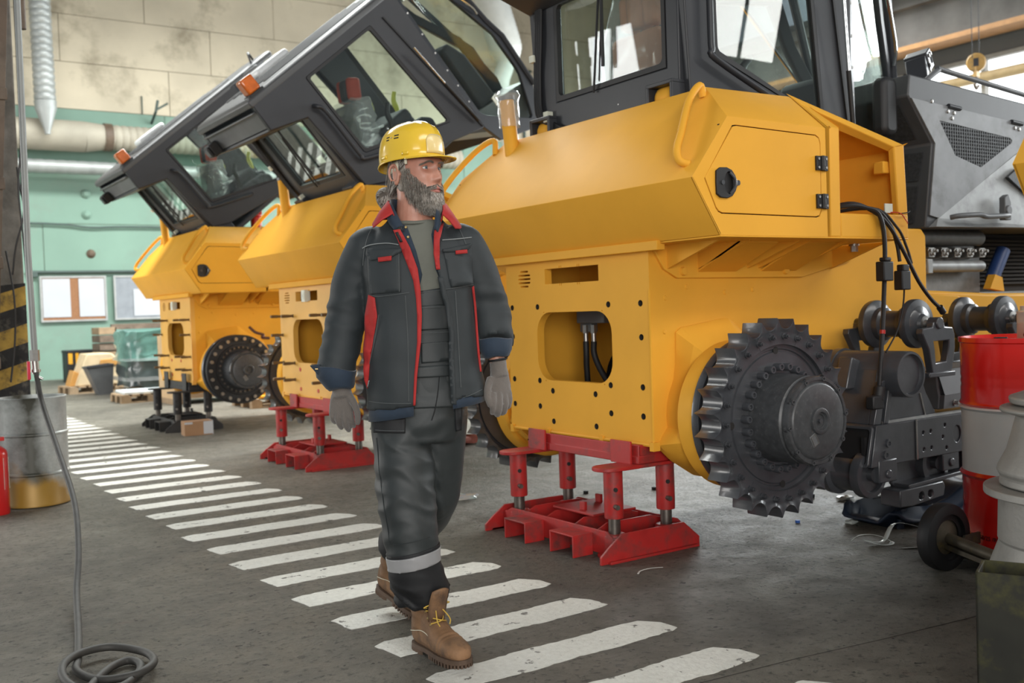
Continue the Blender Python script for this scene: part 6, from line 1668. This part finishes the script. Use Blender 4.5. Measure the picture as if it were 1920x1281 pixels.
for f in b.faces:
    c = f.calc_center_median(); n = f.normal
    if c.y < .02 and n.y < .25 and c.z < 1.545 and lerpt(EL, c.z)[0] < c.x < lerpt(ER, c.z)[0]: kill.append(f)
    elif c.z > 1.524 or (n.z < -.75 and c.z < .93 and abs(c.x-.02) < .225): kill.append(f)
    elif n.z < -.8 and c.z < 1.09 and abs(c.x) > .235: kill.append(f)
bmesh.ops.delete(b, geom=kill, context='FACES')
for v in b.verts:
    if v.is_boundary and v.co.y < .0 and .885 < v.co.z < 1.50 and abs(v.co.x-.04) < .16:
        l, r_ = lerpt(EL, v.co.z)[0], lerpt(ER, v.co.z)[0]
        v.co.x = l if abs(v.co.x-l) < abs(v.co.x-r_) else r_
bmesh.ops.delete(b, geom=[v for v in b.verts if not v.link_faces], context='VERTS')
b.to_mesh(jk); b.free()
JT = bvh(jk)
jacket = link('jacket', jk, JACK, man); md = jacket.modifiers.new('thick', 'SOLIDIFY'); md.thickness = .006; md.offset = -1
def along_edge(tab, z0, z1, w0, w1, n=22):
    zs = [z0+(z1-z0)*i/n for i in range(n+1)]
    return [(lerpt(tab, z)[0]+w0, z) for z in zs]+[(lerpt(tab, z)[0]+w1, z) for z in reversed(zs)]
patch('red_placket', [(-.054, 1.476), (-.030, 1.478), (.004, 1.412), (.028, 1.34), (.036, 1.268), (.037, 1.183), (.031, 1.09), (.014, .98), (.004, .875), (-.004, .875), (.004, .98), (.018, 1.09), (.021, 1.183), (.019, 1.24), (.012, 1.30), (-.007, 1.355), (-.034, 1.427)], REDC, JT, jacket, .005, .004)
patch('hook_tape', [(-.046, 1.466), (-.036, 1.468), (-.021, 1.434), (-.031, 1.432)], BLKC, JT, jacket, .009, .003)
patch('red_facing', [(.088, 1.49), (.118, 1.50), (.106, 1.44), (.102, 1.37), (.104, 1.335), (.090, 1.335), (.083, 1.39)], REDC, JT, jacket, .004, .004)
patch('dark_placket', along_edge(ER, .872, 1.31, -.006, .012), JACK, JT, jacket, .006, .005)
seam('zip_tape', [(lerpt(ER, z)[0]-.003, z) for z in (.87, .95, 1.05, 1.15, 1.25, 1.33)], BLKC, JT, jacket, .003, .008)
patch('chest_pocket', [(-.149, 1.405), (-.145, 1.258), (-.031, 1.262), (-.030, 1.40)], JACK, JT, jacket, .003, .003)
patch('pocket_flap', [(-.151, 1.419), (-.026, 1.412), (-.026, 1.400), (-.060, 1.383), (-.136, 1.374), (-.153, 1.395)], JACK, JT, jacket, .009, .005)
patch('pocket_tab', [(-.108, 1.383), (-.060, 1.387), (-.061, 1.371), (-.107, 1.368)], REDC, JT, jacket, .012, .004)
patch('chest_pocket', [(.116, 1.396), (.138, 1.273), (.212, 1.283), (.210, 1.41)], JACK, JT, jacket, .003, .003)
patch('pocket_flap', [(.112, 1.404), (.165, 1.415), (.213, 1.426), (.200, 1.402), (.151, 1.394), (.115, 1.394)], JACK, JT, jacket, .009, .005)
patch('pocket_tab', [(.156, 1.399), (.196, 1.402), (.197, 1.389), (.157, 1.386)], REDC, JT, jacket, .012, .004)
seam('piping', [(-.168, 1.420), (-.158, 1.428), (-.123, 1.432), (-.073, 1.433), (-.037, 1.425)], PIPE, JT, jacket, .0018, .004)
seam('piping', [(.112, 1.437), (.163, 1.441), (.212, 1.446)], PIPE, JT, jacket, .0018, .004)
patch('red_side_panel', [(-.150, 1.258), (-.126, 1.247), (-.120, 1.181), (-.138, 1.103), (-.156, 1.025), (-.160, .989), (-.170, .930), (-.180, .962), (-.180, 1.05), (-.172, 1.12), (-.166, 1.19)], REDC, JT, jacket, .003, .004)
seam('side_piping', [(-.180, .97), (-.172, .928), (-.162, .96)], PIPE, JT, jacket, .002, .006)
patch('red_side_panel', [(.206, 1.272), (.214, 1.278), (.219, 1.205), (.222, 1.119), (.226, 1.033), (.230, .976), (.224, .976), (.218, 1.034), (.214, 1.119), (.211, 1.205)], REDC, JT, jacket, .003, .004)
for L in ([(-.145, 1.257), (-.122, 1.249), (-.066, 1.253), (-.004, 1.259)], [(-.113, 1.188), (-.134, 1.096), (-.157, 1.018)], [(.114, 1.266), (.157, 1.271), (.212, 1.282)], [(-.017, 1.25), (-.013, 1.1), (-.018, .89)], [(-.165, .888), (-.09, .884), (-.01, .882)], [(.14, .886), (.19, .90), (.23, .915)], [(-.142, 1.40), (-.138, 1.262)], [(-.036, 1.395), (-.037, 1.264)], [(.152, 1.26), (.156, 1.10), (.160, .93)]):
    seam('stitch_line', L, STITCH, JT, jacket, .0011, .0045)
# armhole seams
for s, xs in ((-1, [(-.135, 1.50), (-.150, 1.46), (-.163, 1.41), (-.168, 1.36)]), (1, [(.158, 1.50), (.178, 1.46), (.196, 1.41)])):
    seam('armhole_seam', xs, STITCH, JT, jacket, .0013, .003)
# collar
def collar(name, m, st, parent, th):
    """st: stations (inner point, fold point, outer tip)"""
    V = []; n = len(st)
    A = catmull([s[0] for s in st], 5); B = catmull([s[1] for s in st], 5); C = catmull([s[2] for s in st], 5)
    k = len(A)
    for a, b2, c in zip(A, B, C): V += [a, b2, b2.lerp(c, .5)+Vector((0, -.004, .004)), c]
    o = MB().add(V, [(4*i+j, 4*i+j+1, 4*i+j+5, 4*i+j+4) for i in range(k-1) for j in range(3)]).build(name, m, parent, ang=80)
    md = o.modifiers.new('t', 'SOLIDIFY'); md.thickness = th; md.offset = 0; return o
collar('collar', REDC, [((-.046, -.088, 1.505), (-.055, -.086, 1.535), (-.122, -.112, 1.487)), ((-.062, -.062, 1.53), (-.072, -.058, 1.575), (-.128, -.078, 1.500)), ((-.078, -.02, 1.54), (-.080, -.018, 1.585), (-.128, -.02, 1.512)), ((-.07, .05, 1.55), (-.072, .055, 1.592), (-.105, .075, 1.53)), ((.008, .095, 1.55), (.008, .098, 1.592), (.008, .128, 1.53)),
                        ((.088, .05, 1.55), (.092, .055, 1.60), (.128, .07, 1.54)), ((.105, -.02, 1.53), (.110, -.018, 1.575), (.158, -.03, 1.515)), ((.112, -.065, 1.515), (.118, -.066, 1.548), (.178, -.085, 1.478)), ((.108, -.092, 1.495), (.116, -.094, 1.525), (.160, -.112, 1.474))], jacket, .005)
# ---- shirt, T-shirt, bib
tee = remesh(MB().loft([sup(.012, .018, z, rx, ry, 2.3) for z, rx, ry in ((.9, .165, .118), (1.05, .160, .120), (1.18, .162, .124), (1.30, .168, .126), (1.40, .170, .118), (1.455, .140, .098), (1.495, .092, .083), (1.512, .076, .076))]), .009, 4)
wrinkle(tee, lambda p: .0045*mnoise.noise(Vector((p.x*16, p.y*6, p.z*5)))+.002*ridged(p, 10, 4, 7))
TT = bvh(tee); shirt = link('t_shirt', tee, TEE, man)
MB().tube([(.008+.073*math.cos(a), .008+.076*math.sin(a), 1.512+.010*math.sin(a)) for a in [2*PI*k/30 for k in range(30)]], .0045, 8, closed=True).build('neck_rib', TEE, shirt)
bib = patch('bib', [(.00, 1.262), (.05, 1.266), (.11, 1.274), (.150, 1.20), (.155, .86), (-.01, .86)], TROU, TT, man, .006, .005)
BT = TT
patch('bib_pocket', [(.026, 1.213), (.132, 1.217), (.135, 1.132), (.026, 1.128)], TROU, TT, bib, .011, .004)
patch('bib_tool_pocket', [(.026, 1.085), (.125, 1.088), (.130, 1.02), (.026, 1.015)], TROU, TT, bib, .012, .004)
patch('waist_band', [(.0, 1.005), (.145, 1.008), (.147, .968), (.0, .965)], TROU, TT, bib, .014, .006)
seam('bib_hem', [(.02, 1.258), (.07, 1.262), (.115, 1.268)], STITCH, TT, bib, .0012, .010)
for pts in ([(.030, 1.205), (.128, 1.209)], [(.028, 1.118), (.138, 1.121)]): seam('bib_stitch', pts, STITCH, TT, bib, .001, .017)
collar('denim_collar', DENIM, [((-.018, -.098, 1.470), (-.022, -.100, 1.490), (-.050, -.106, 1.475)), ((-.045, -.075, 1.505), (-.050, -.073, 1.545), (-.072, -.085, 1.505)), ((-.064, -.03, 1.535), (-.068, -.028, 1.585), (-.085, -.03, 1.545)), ((-.06, .05, 1.55), (-.064, .055, 1.598), (-.078, .06, 1.56)), ((.008, .085, 1.55), (.008, .09, 1.60), (.008, .10, 1.56)), ((.076, .05, 1.55), (.08, .055, 1.592), (.092, .06, 1.55)), ((.086, -.03, 1.52), (.092, -.03, 1.560), (.105, -.03, 1.53)), ((.086, -.078, 1.495), (.094, -.080, 1.535), (.110, -.088, 1.50)), ((.082, -.105, 1.45), (.088, -.108, 1.475), (.098, -.112, 1.46))], shirt, .004)
dn = MB()
patch('denim_front', [(-.024, 1.50), (-.008, 1.485), (.022, 1.40), (.040, 1.32), (.030, 1.28), (.0, 1.34), (-.04, 1.44)], DENIM, TT, shirt, .006, .004)
patch('denim_front', [(.085, 1.505), (.074, 1.46), (.082, 1.40), (.085, 1.34), (.096, 1.31), (.13, 1.36), (.12, 1.48)], DENIM, TT, shirt, .006, .004)
for x, z in ((-.014, 1.487), (-.006, 1.452)):
    h = TT.ray_cast(Vector((x, -1, z)), Vector((0, 1, 0))); MB().lathe([(0, .003), (.004, .003), (.0055, .001), (.0055, 0)], (x, h[0].y-.008, z), (.0, -1, .2), 14).build('shirt_button', BRASS, shirt)
# denim shirt tail under the jacket hem
rg = [sup(.030, .0, z, rx, ry, 2.5, 60, tl) for z, rx, ry, tl in ((.93, .198, .139, .05), (.87, .206, .146, .11), (.842, .208, .148, .14))]
st_ = MB().loft(rg, cap=False).build('shirt_tail', DENIM, man, ang=60)
bb = bmesh.new(); bb.from_mesh(st_.data)
bmesh.ops.delete(bb, geom=[f for f in bb.faces if f.calc_center_median().y < 0 and .004 < f.calc_center_median().x < .128], context='FACES'); bb.to_mesh(st_.data); bb.free()
md = st_.modifiers.new('t', 'SOLIDIFY'); md.thickness = .005
# rolled denim cuffs
def cuff(rings, flap=None):
    m = MB().loft([[(c[0]+rx*math.cos(a), c[1]+ry*math.sin(a), c[2]+tl*math.cos(a)+.003*math.sin(3*a)) for a in [2*PI*k/28 for k in range(28)]] for c, rx, ry, tl in rings], cap=False)
    o = m.build('denim_cuff', DENIM, man, ang=70); md = o.modifiers.new('t', 'SOLIDIFY'); md.thickness = .006
    return o
cu = cuff([((-.287, -.006, 1.008), .066, .063, -.012), ((-.288, -.006, 1.004), .074, .070, -.012), ((-.289, -.007, .97), .068, .066, -.006), ((-.274, -.008, .940), .052, .054, .004), ((-.270, -.008, .930), .044, .046, .004)])
MB().prism([(-.372, 1.018), (-.335, 1.022), (-.318, .968), (-.345, .985)], -.05, -.042, XZ).build('cuff_flap', DENIM, cu, bevel=.002)
MB().box(-.352, -.337, -.0525, -.05, 1.004, 1.007).build('buttonhole', BRASS, cu)
cu = cuff([((.278, .002, 1.092), .060, .058, 0.0), ((.279, .001, 1.088), .064, .061, .0), ((.281, -.003, 1.05), .058, .057, .0), ((.283, -.008, 1.028), .047, .048, .003), ((.284, -.008, 1.024), .038, .04, .003)])
MB().tube([(.284+.045*math.cos(a), -.006+.045*math.sin(a), 1.058+.004*math.cos(a*2)) for a in [2*PI*k/24 for k in range(24)]], .0025, 6, closed=True).build('cuff_fold', DENIM, cu)
MB().tube([(.2875+.0315*math.cos(a), -.008+.0315*math.sin(a), 1.014+.004*math.cos(a)) for a in [2*PI*k/24 for k in range(24)]], .0035, 8, closed=True).build('wrist_band', BLKC, man)

# ---- gloves: palm, five fingers, knuckle bends
def glove(name, wrist, palm, fingers):
    m = MB().tube(wrist[0], wrist[1], 18, sub=4)
    m.loft([[(c[0]+rx*math.copysign(abs(math.cos(a))**.8, math.cos(a))*ux[0]-ry*math.sin(a)*ux[1], c[1]+rx*math.copysign(abs(math.cos(a))**.8, math.cos(a))*ux[1]+ry*math.sin(a)*ux[0], c[2]+tl*math.cos(a)) for a in [2*PI*k/24 for k in range(24)]] for c, rx, ry, tl, ux in palm])
    for pts, r in fingers: m.tube(pts, r, 12, sub=4)
    for pts, r in fingers:
        m.ball(pts[-1], r[-1], 10, 8)
    me = remesh(m, .0034, 3)
    wrinkle(me, lambda p: .0006*math.sin(p.z*900)*max(0, min(1, (p.z-wrist[2])/.02))+.0008*mnoise.noise(p*90))
    return link(name, me, KNIT, man)
u0 = (1, .12)
glove('glove', ([(-.278, -.008, .965), (-.270, -.010, .93), (-.268, -.014, .90)], [.036, .033, .036], .93),
      [((-.268, -.013, .915), .036, .020, 0, u0), ((-.269, -.015, .89), .042, .019, .0, u0), ((-.271, -.018, .862), .044, .017, .004, u0), ((-.272, -.020, .845), .040, .014, .006, u0)],
      [([(-.303, -.018, .872), (-.305, -.026, .842), (-.303, -.016, .822), (-.300, .000, .812)], [.0105, .0100, .0095, .009]),
       ([(-.283, -.020, .868), (-.284, -.031, .832), (-.281, -.020, .806), (-.277, -.002, .792)], [.0115, .0110, .0105, .0095]),
       ([(-.262, -.020, .868), (-.260, -.032, .828), (-.256, -.022, .797), (-.251, -.004, .782)], [.0115, .0112, .0105, .0095]),
       ([(-.242, -.016, .868), (-.238, -.024, .832), (-.236, -.012, .806), (-.234, .006, .795)], [.0112, .0108, .0102, .0092]),
       ([(-.242, -.020, .905), (-.224, -.034, .878), (-.212, -.044, .846), (-.211, -.046, .812)], [.0155, .0130, .0115, .0100])])
u1 = (.80, .60)
glove('glove', ([(.2865, -.006, 1.018), (.289, -.008, .985), (.292, -.010, .955)], [.030, .030, .034], .98),
      [((.292, -.010, .965), .034, .022, 0, u1), ((.293, -.013, .935), .041, .021, .0, u1), ((.295, -.017, .905), .043, .019, -.002, u1), ((.297, -.020, .885), .040, .017, -.003, u1)],
      [([(.268, -.048, .900), (.268, -.062, .868), (.264, -.056, .840), (.262, -.036, .830)], [.0112, .0110, .0105, .0095]),
       ([(.288, -.036, .895), (.290, -.052, .858), (.284, -.046, .828), (.278, -.026, .820)], [.0115, .0112, .0108, .0098]),
       ([(.306, -.018, .896), (.310, -.032, .860), (.304, -.028, .832), (.296, -.010, .824)], [.0115, .0112, .0108, .0098]),
       ([(.322, -.002, .902), (.325, -.014, .872), (.319, -.010, .848), (.312, .006, .842)], [.0108, .0105, .0100, .0092]),
       ([(.262, -.030, .950), (.250, -.052, .920), (.248, -.064, .888), (.256, -.068, .860)], [.0155, .0130, .0118, .0105])])

# ---- trousers
tm = MB().loft([sup(cx, cy, z, rx, ry, 2.4, 40) for z, cx, cy, rx, ry in ((.74, .005, .0, .130, .10), (.80, .008, .0, .150, .112), (.88, .012, .005, .158, .118), (1.02, .012, .01, .155, .115))])
tm.tube([(-.060, .0, .90), (-.062, -.012, .78), (-.056, -.035, .64), (-.046, -.062, .50), (-.038, -.072, .40), (-.027, -.073, .31), (-.014, -.052, .235), (-.010, -.040, .190)], [.098, .101, .098, .092, .090, .085, .086, .092], 28, sub=5)
tm.tube([(.082, .015, .90), (.080, .025, .78), (.066, .050, .64), (.050, .085, .53), (.010, .165, .44), (-.075, .285, .345), (-.145, .385, .275)], [.088, .086, .080, .077, .076, .074, .076], 26, sub=5)
tr = remesh(tm, .0075, 5)
def tw(p):
    front = p.y < .06 and p.x < .075
    w = Vector((mnoise.noise(p*8), mnoise.noise(p*8+Vector((5, 2, 1))), mnoise.noise(p*8+Vector((1, 7, 3)))))*.045; q = p+w
    d = ridged(q, 6, 4, 12)*.0040+.005*mnoise.noise(Vector((q.x*9, q.y*7, q.z*4)))
    if front:
        d += (.010*math.exp(-((p.z-.54)/.13)**2)+.006*math.exp(-((p.z-.70)/.08)**2))*ridged(Vector((q.x, q.y, q.z+q.x*.55)), 3, 3, 15)
        d += .013*max(0, min(1, (.305-p.z)/.06))*ridged(Vector((q.x, q.y, q.z+q.x*.3)), 5, 5, 15)
        d += .004*math.exp(-((p.z-.42)/.05)**2)*ridged(q, 3, 3, 16)
    d += .005*math.exp(-((p.z-.79)/.06)**2)*ridged(Vector((q.x, q.y, q.z-q.x*.8)), 6, 4, 10)
    return d
wrinkle(tr, tw)
TRT = bvh(tr); trousers = link('trousers', tr, TROU, man)
def band(name, planes, m, off, keep=None):
    b = bmesh.new(); b.from_mesh(tr)
    for co, no in planes:
        bmesh.ops.bisect_plane(b, geom=b.verts[:]+b.edges[:]+b.faces[:], plane_co=co, plane_no=no, clear_outer=True)
    if keep: bmesh.ops.delete(b, geom=[f for f in b.faces if not keep(f.calc_center_median())], context='FACES')
    bmesh.ops.delete(b, geom=[v for v in b.verts if not v.link_faces], context='VERTS')
    b.normal_update()
    ns = [(v, v.normal.copy()) for v in b.verts]
    for v, n in ns: v.co += n*off
    me = bpy.data.meshes.new(name); b.to_mesh(me); b.free()
    o = link(name, me, m, trousers); md = o.modifiers.new('t', 'SOLIDIFY'); md.thickness = .003; md.offset = -1; return o
NB = Vector((-.17, 0, 1)).normalized()
fleg = lambda c: c.y < .10
band('black_leg_end', [(Vector((-.02, 0, .369)), NB)], BLKC, .0035, fleg)
band('reflective_band', [(Vector((-.02, 0, .357)), NB), (Vector((-.02, 0, .311)), -NB)], REFL, .0065, fleg)
band('black_leg_end', [(Vector((-.06, .28, .37)), Vector((0, -.3, 1)).normalized())], BLKC, .003, lambda c: c.y > .16)
patch('thigh_pocket', [(-.150, .834), (-.036, .828), (-.038, .777), (-.151, .780)], BLKC, TRT, trousers, .007, .006)
seam('pocket_stitch', [(-.148, .789), (-.04, .786)], STITCH, TRT, trousers, .001, .013)
patch('thigh_pocket', [(.134, .859), (.160, .863), (.154, .775), (.133, .772)], BLKC, TRT, trousers, .006, .005)
seam('fly_seam', [(.086, .985), (.079, .916), (.067, .853), (.054, .818)], BLKC, TRT, trousers, .002, .003)
seam('leg_seam', [(-.143, .76), (-.135, .64), (-.116, .50), (-.103, .40)], TROU, TRT, trousers, .0012, .0012)
seam('leg_seam', [(-.09, .398), (-.03, .408), (.035, .418)], TROU, TRT, trousers, .0014, .002)

# ---- boots
def boot(heel, ang, pitch, name):
    """built with the heel at the origin and the toe along +x"""
    M = Matrix.Translation(heel) @ Matrix.Rotation(ang, 4, 'Z') @ Matrix.Rotation(pitch, 4, 'Y')
    m = MB(); rg = []
    for x, w, h, zc in ((-.004, .022, .05, .07), (.01, .034, .06, .08), (.04, .040, .075, .09), (.09, .040, .078, .088), (.13, .043, .062, .074), (.17, .048, .046, .060), (.21, .051, .037, .053), (.25, .048, .033, .050), (.275, .040, .029, .047), (.292, .026, .022, .042), (.298, .010, .012, .038)):
        rg.append([(x, w*math.copysign(abs(math.cos(a))**.85, math.cos(a)), zc+h*math.copysign(abs(math.sin(a))**.8, math.sin(a))) for a in [2*PI*k/26 for k in range(26)]])
    m.loft(rg)
    m.tube([(.055, 0, .09), (.052, 0, .15), (.050, 0, .20), (.050, 0, .235)], [.047, .048, .052, .057], 24, sub=4)
    m.box(-.02, .30, -.06, .06, -.08, .018) if False else None
    me = remesh(m, .004, 4)
    b = bmesh.new(); b.from_mesh(me); bmesh.ops.bisect_plane(b, geom=b.verts[:]+b.edges[:]+b.faces[:], plane_co=(0, 0, .022), plane_no=(0, 0, -1), clear_outer=True); b.to_mesh(me); b.free()
    wrinkle(me, lambda p: .0022*math.sin(p.z*170+p.x*70)*max(0, min(1, (p.z-.10)/.05))+.0018*math.exp(-((p.x-.205)/.018)**2)*math.sin(p.x*330)+.0012*mnoise.noise(p*22))
    o = link(name, me, LEATH, man, ang=60); o.matrix_local = M
    out = [(-.006, .0), (-.002, .024), (.015, .037), (.05, .042), (.10, .041), (.14, .044), (.18, .050), (.215, .053), (.25, .050), (.278, .042), (.297, .026), (.304, .0)]
    out = out+[(x, -y) for x, y in reversed(out[1:-1])]
    sm = MB().prism(out, .014, .030)
    N = len(out); P = catmull([Vector((x, y, 0)) for x, y in out], 4, True)
    for i in range(0, len(P), 2):
        p = P[i]; q = P[(i+1) % len(P)]
        if .085 < p.x < .125: continue
        c = Vector((.15, 0, 0)); inn = (c-p).normalized()*.012
        sm.add([(p.x, p.y, .0), (q.x, q.y, 0), (q.x+inn.x, q.y+inn.y, 0), (p.x+inn.x, p.y+inn.y, 0), (p.x, p.y, .015), (q.x, q.y, .015), (q.x+inn.x, q.y+inn.y, .015), (p.x+inn.x, p.y+inn.y, .015)],
               [(0, 3, 2, 1), (4, 5, 6, 7), (0, 1, 5, 4), (1, 2, 6, 5), (2, 3, 7, 6), (3, 0, 4, 7)])
    inner = [(x*.92+.01, y*.86) for x, y in out]
    sm.prism([p for p in inner if p[0] < .09], 0, .015).prism([p for p in inner if p[0] > .125], .001, .015)
    sm.build('sole', SOLE, o, ang=30)
    T = bvh(me)
    def top(x, y):
        h = T.ray_cast(Vector((x, y, 1)), Vector((0, 0, -1))); return h[0].z if h[0] else .1
    # tongue: tall flap before the shaft
    V = []
    for i in range(7):
        q = i/6; z = .125+.118*q; x = .142+.014*q+.018*q*q
        for k in range(7):
            y = (.034+.004*math.sin(PI*q))*(k/3-1); V.append((x-.016*(k/3-1)**2, y, z-.010*(k/3-1)**2*q))
    t = MB().add(V, [(7*i+k, 7*i+k+1, 7*i+k+8, 7*i+k+7) for i in range(6) for k in range(6)]).build('tongue', LEATH, o, ang=80); md = t.modifiers.new('t', 'SOLIDIFY'); md.thickness = .006
    lr = random.Random(2)
    st = [(.148, .118), (.132, .138), (.118, .158), (.110, .178)]
    for s in (-1, 1):
        for x, z in st: MB().lathe([(0, .003), (.0035, .003), (.005, 0)], (x-.012, s*.031, z-.002), (.6, s*.6, .5), 10).build('eyelet', BRASS, o)
        MB().tube([(x-.010, s*.029, z) for x, z in [(.165, .105)]+st+[(.104, .20), (.100, .222)]], .0022, 6, sub=3).build('lace_flap', LEATH, o)
    lc = MB()
    for (x, z), (x2, z2) in zip(st, st[1:]):
        for s in (-1, 1): lc.tube([(x-.010, s*.031, z+.002), (x+.012, 0, z+.014), (x2-.010, -s*.031, z2+.002)], .0021, 6, sub=4)
    for s in (-1, 1):
        lc.tube([(.124, s*.008, .178), (.135, s*.03, .185), (.130, s*.052, .178), (.120, s*.03, .172), (.126, s*.004, .176)], .0021, 6, sub=4)
        lc.tube([(.128, s*.004, .176), (.150, s*.016, .160), (.172, s*.026, .135), (.178, s*.020, .118)], .0021, 6, sub=4)
    lc.ball((.128, 0, .178), .006, 8, 6)
    lc.build('lace', LACE, o)
    MB().tube([(.17, -.044, .062), (.13, -.042, .082), (.09, -.042, .088), (.05, -.043, .080), (.01, -.036, .07)], .0015, 6, sub=4).tube([(.17, .044, .062), (.13, .042, .082), (.09, .042, .088), (.05, .043, .080)], .0015, 6, sub=4).build('welt_piping', STRAP, o)
    return o
boot((-.030, -.018, 0), math.atan2(-.232, .175), 0, 'boot')
boot((-.224, .462, .078), math.atan2(-.18, .178), R(14.5), 'boot')
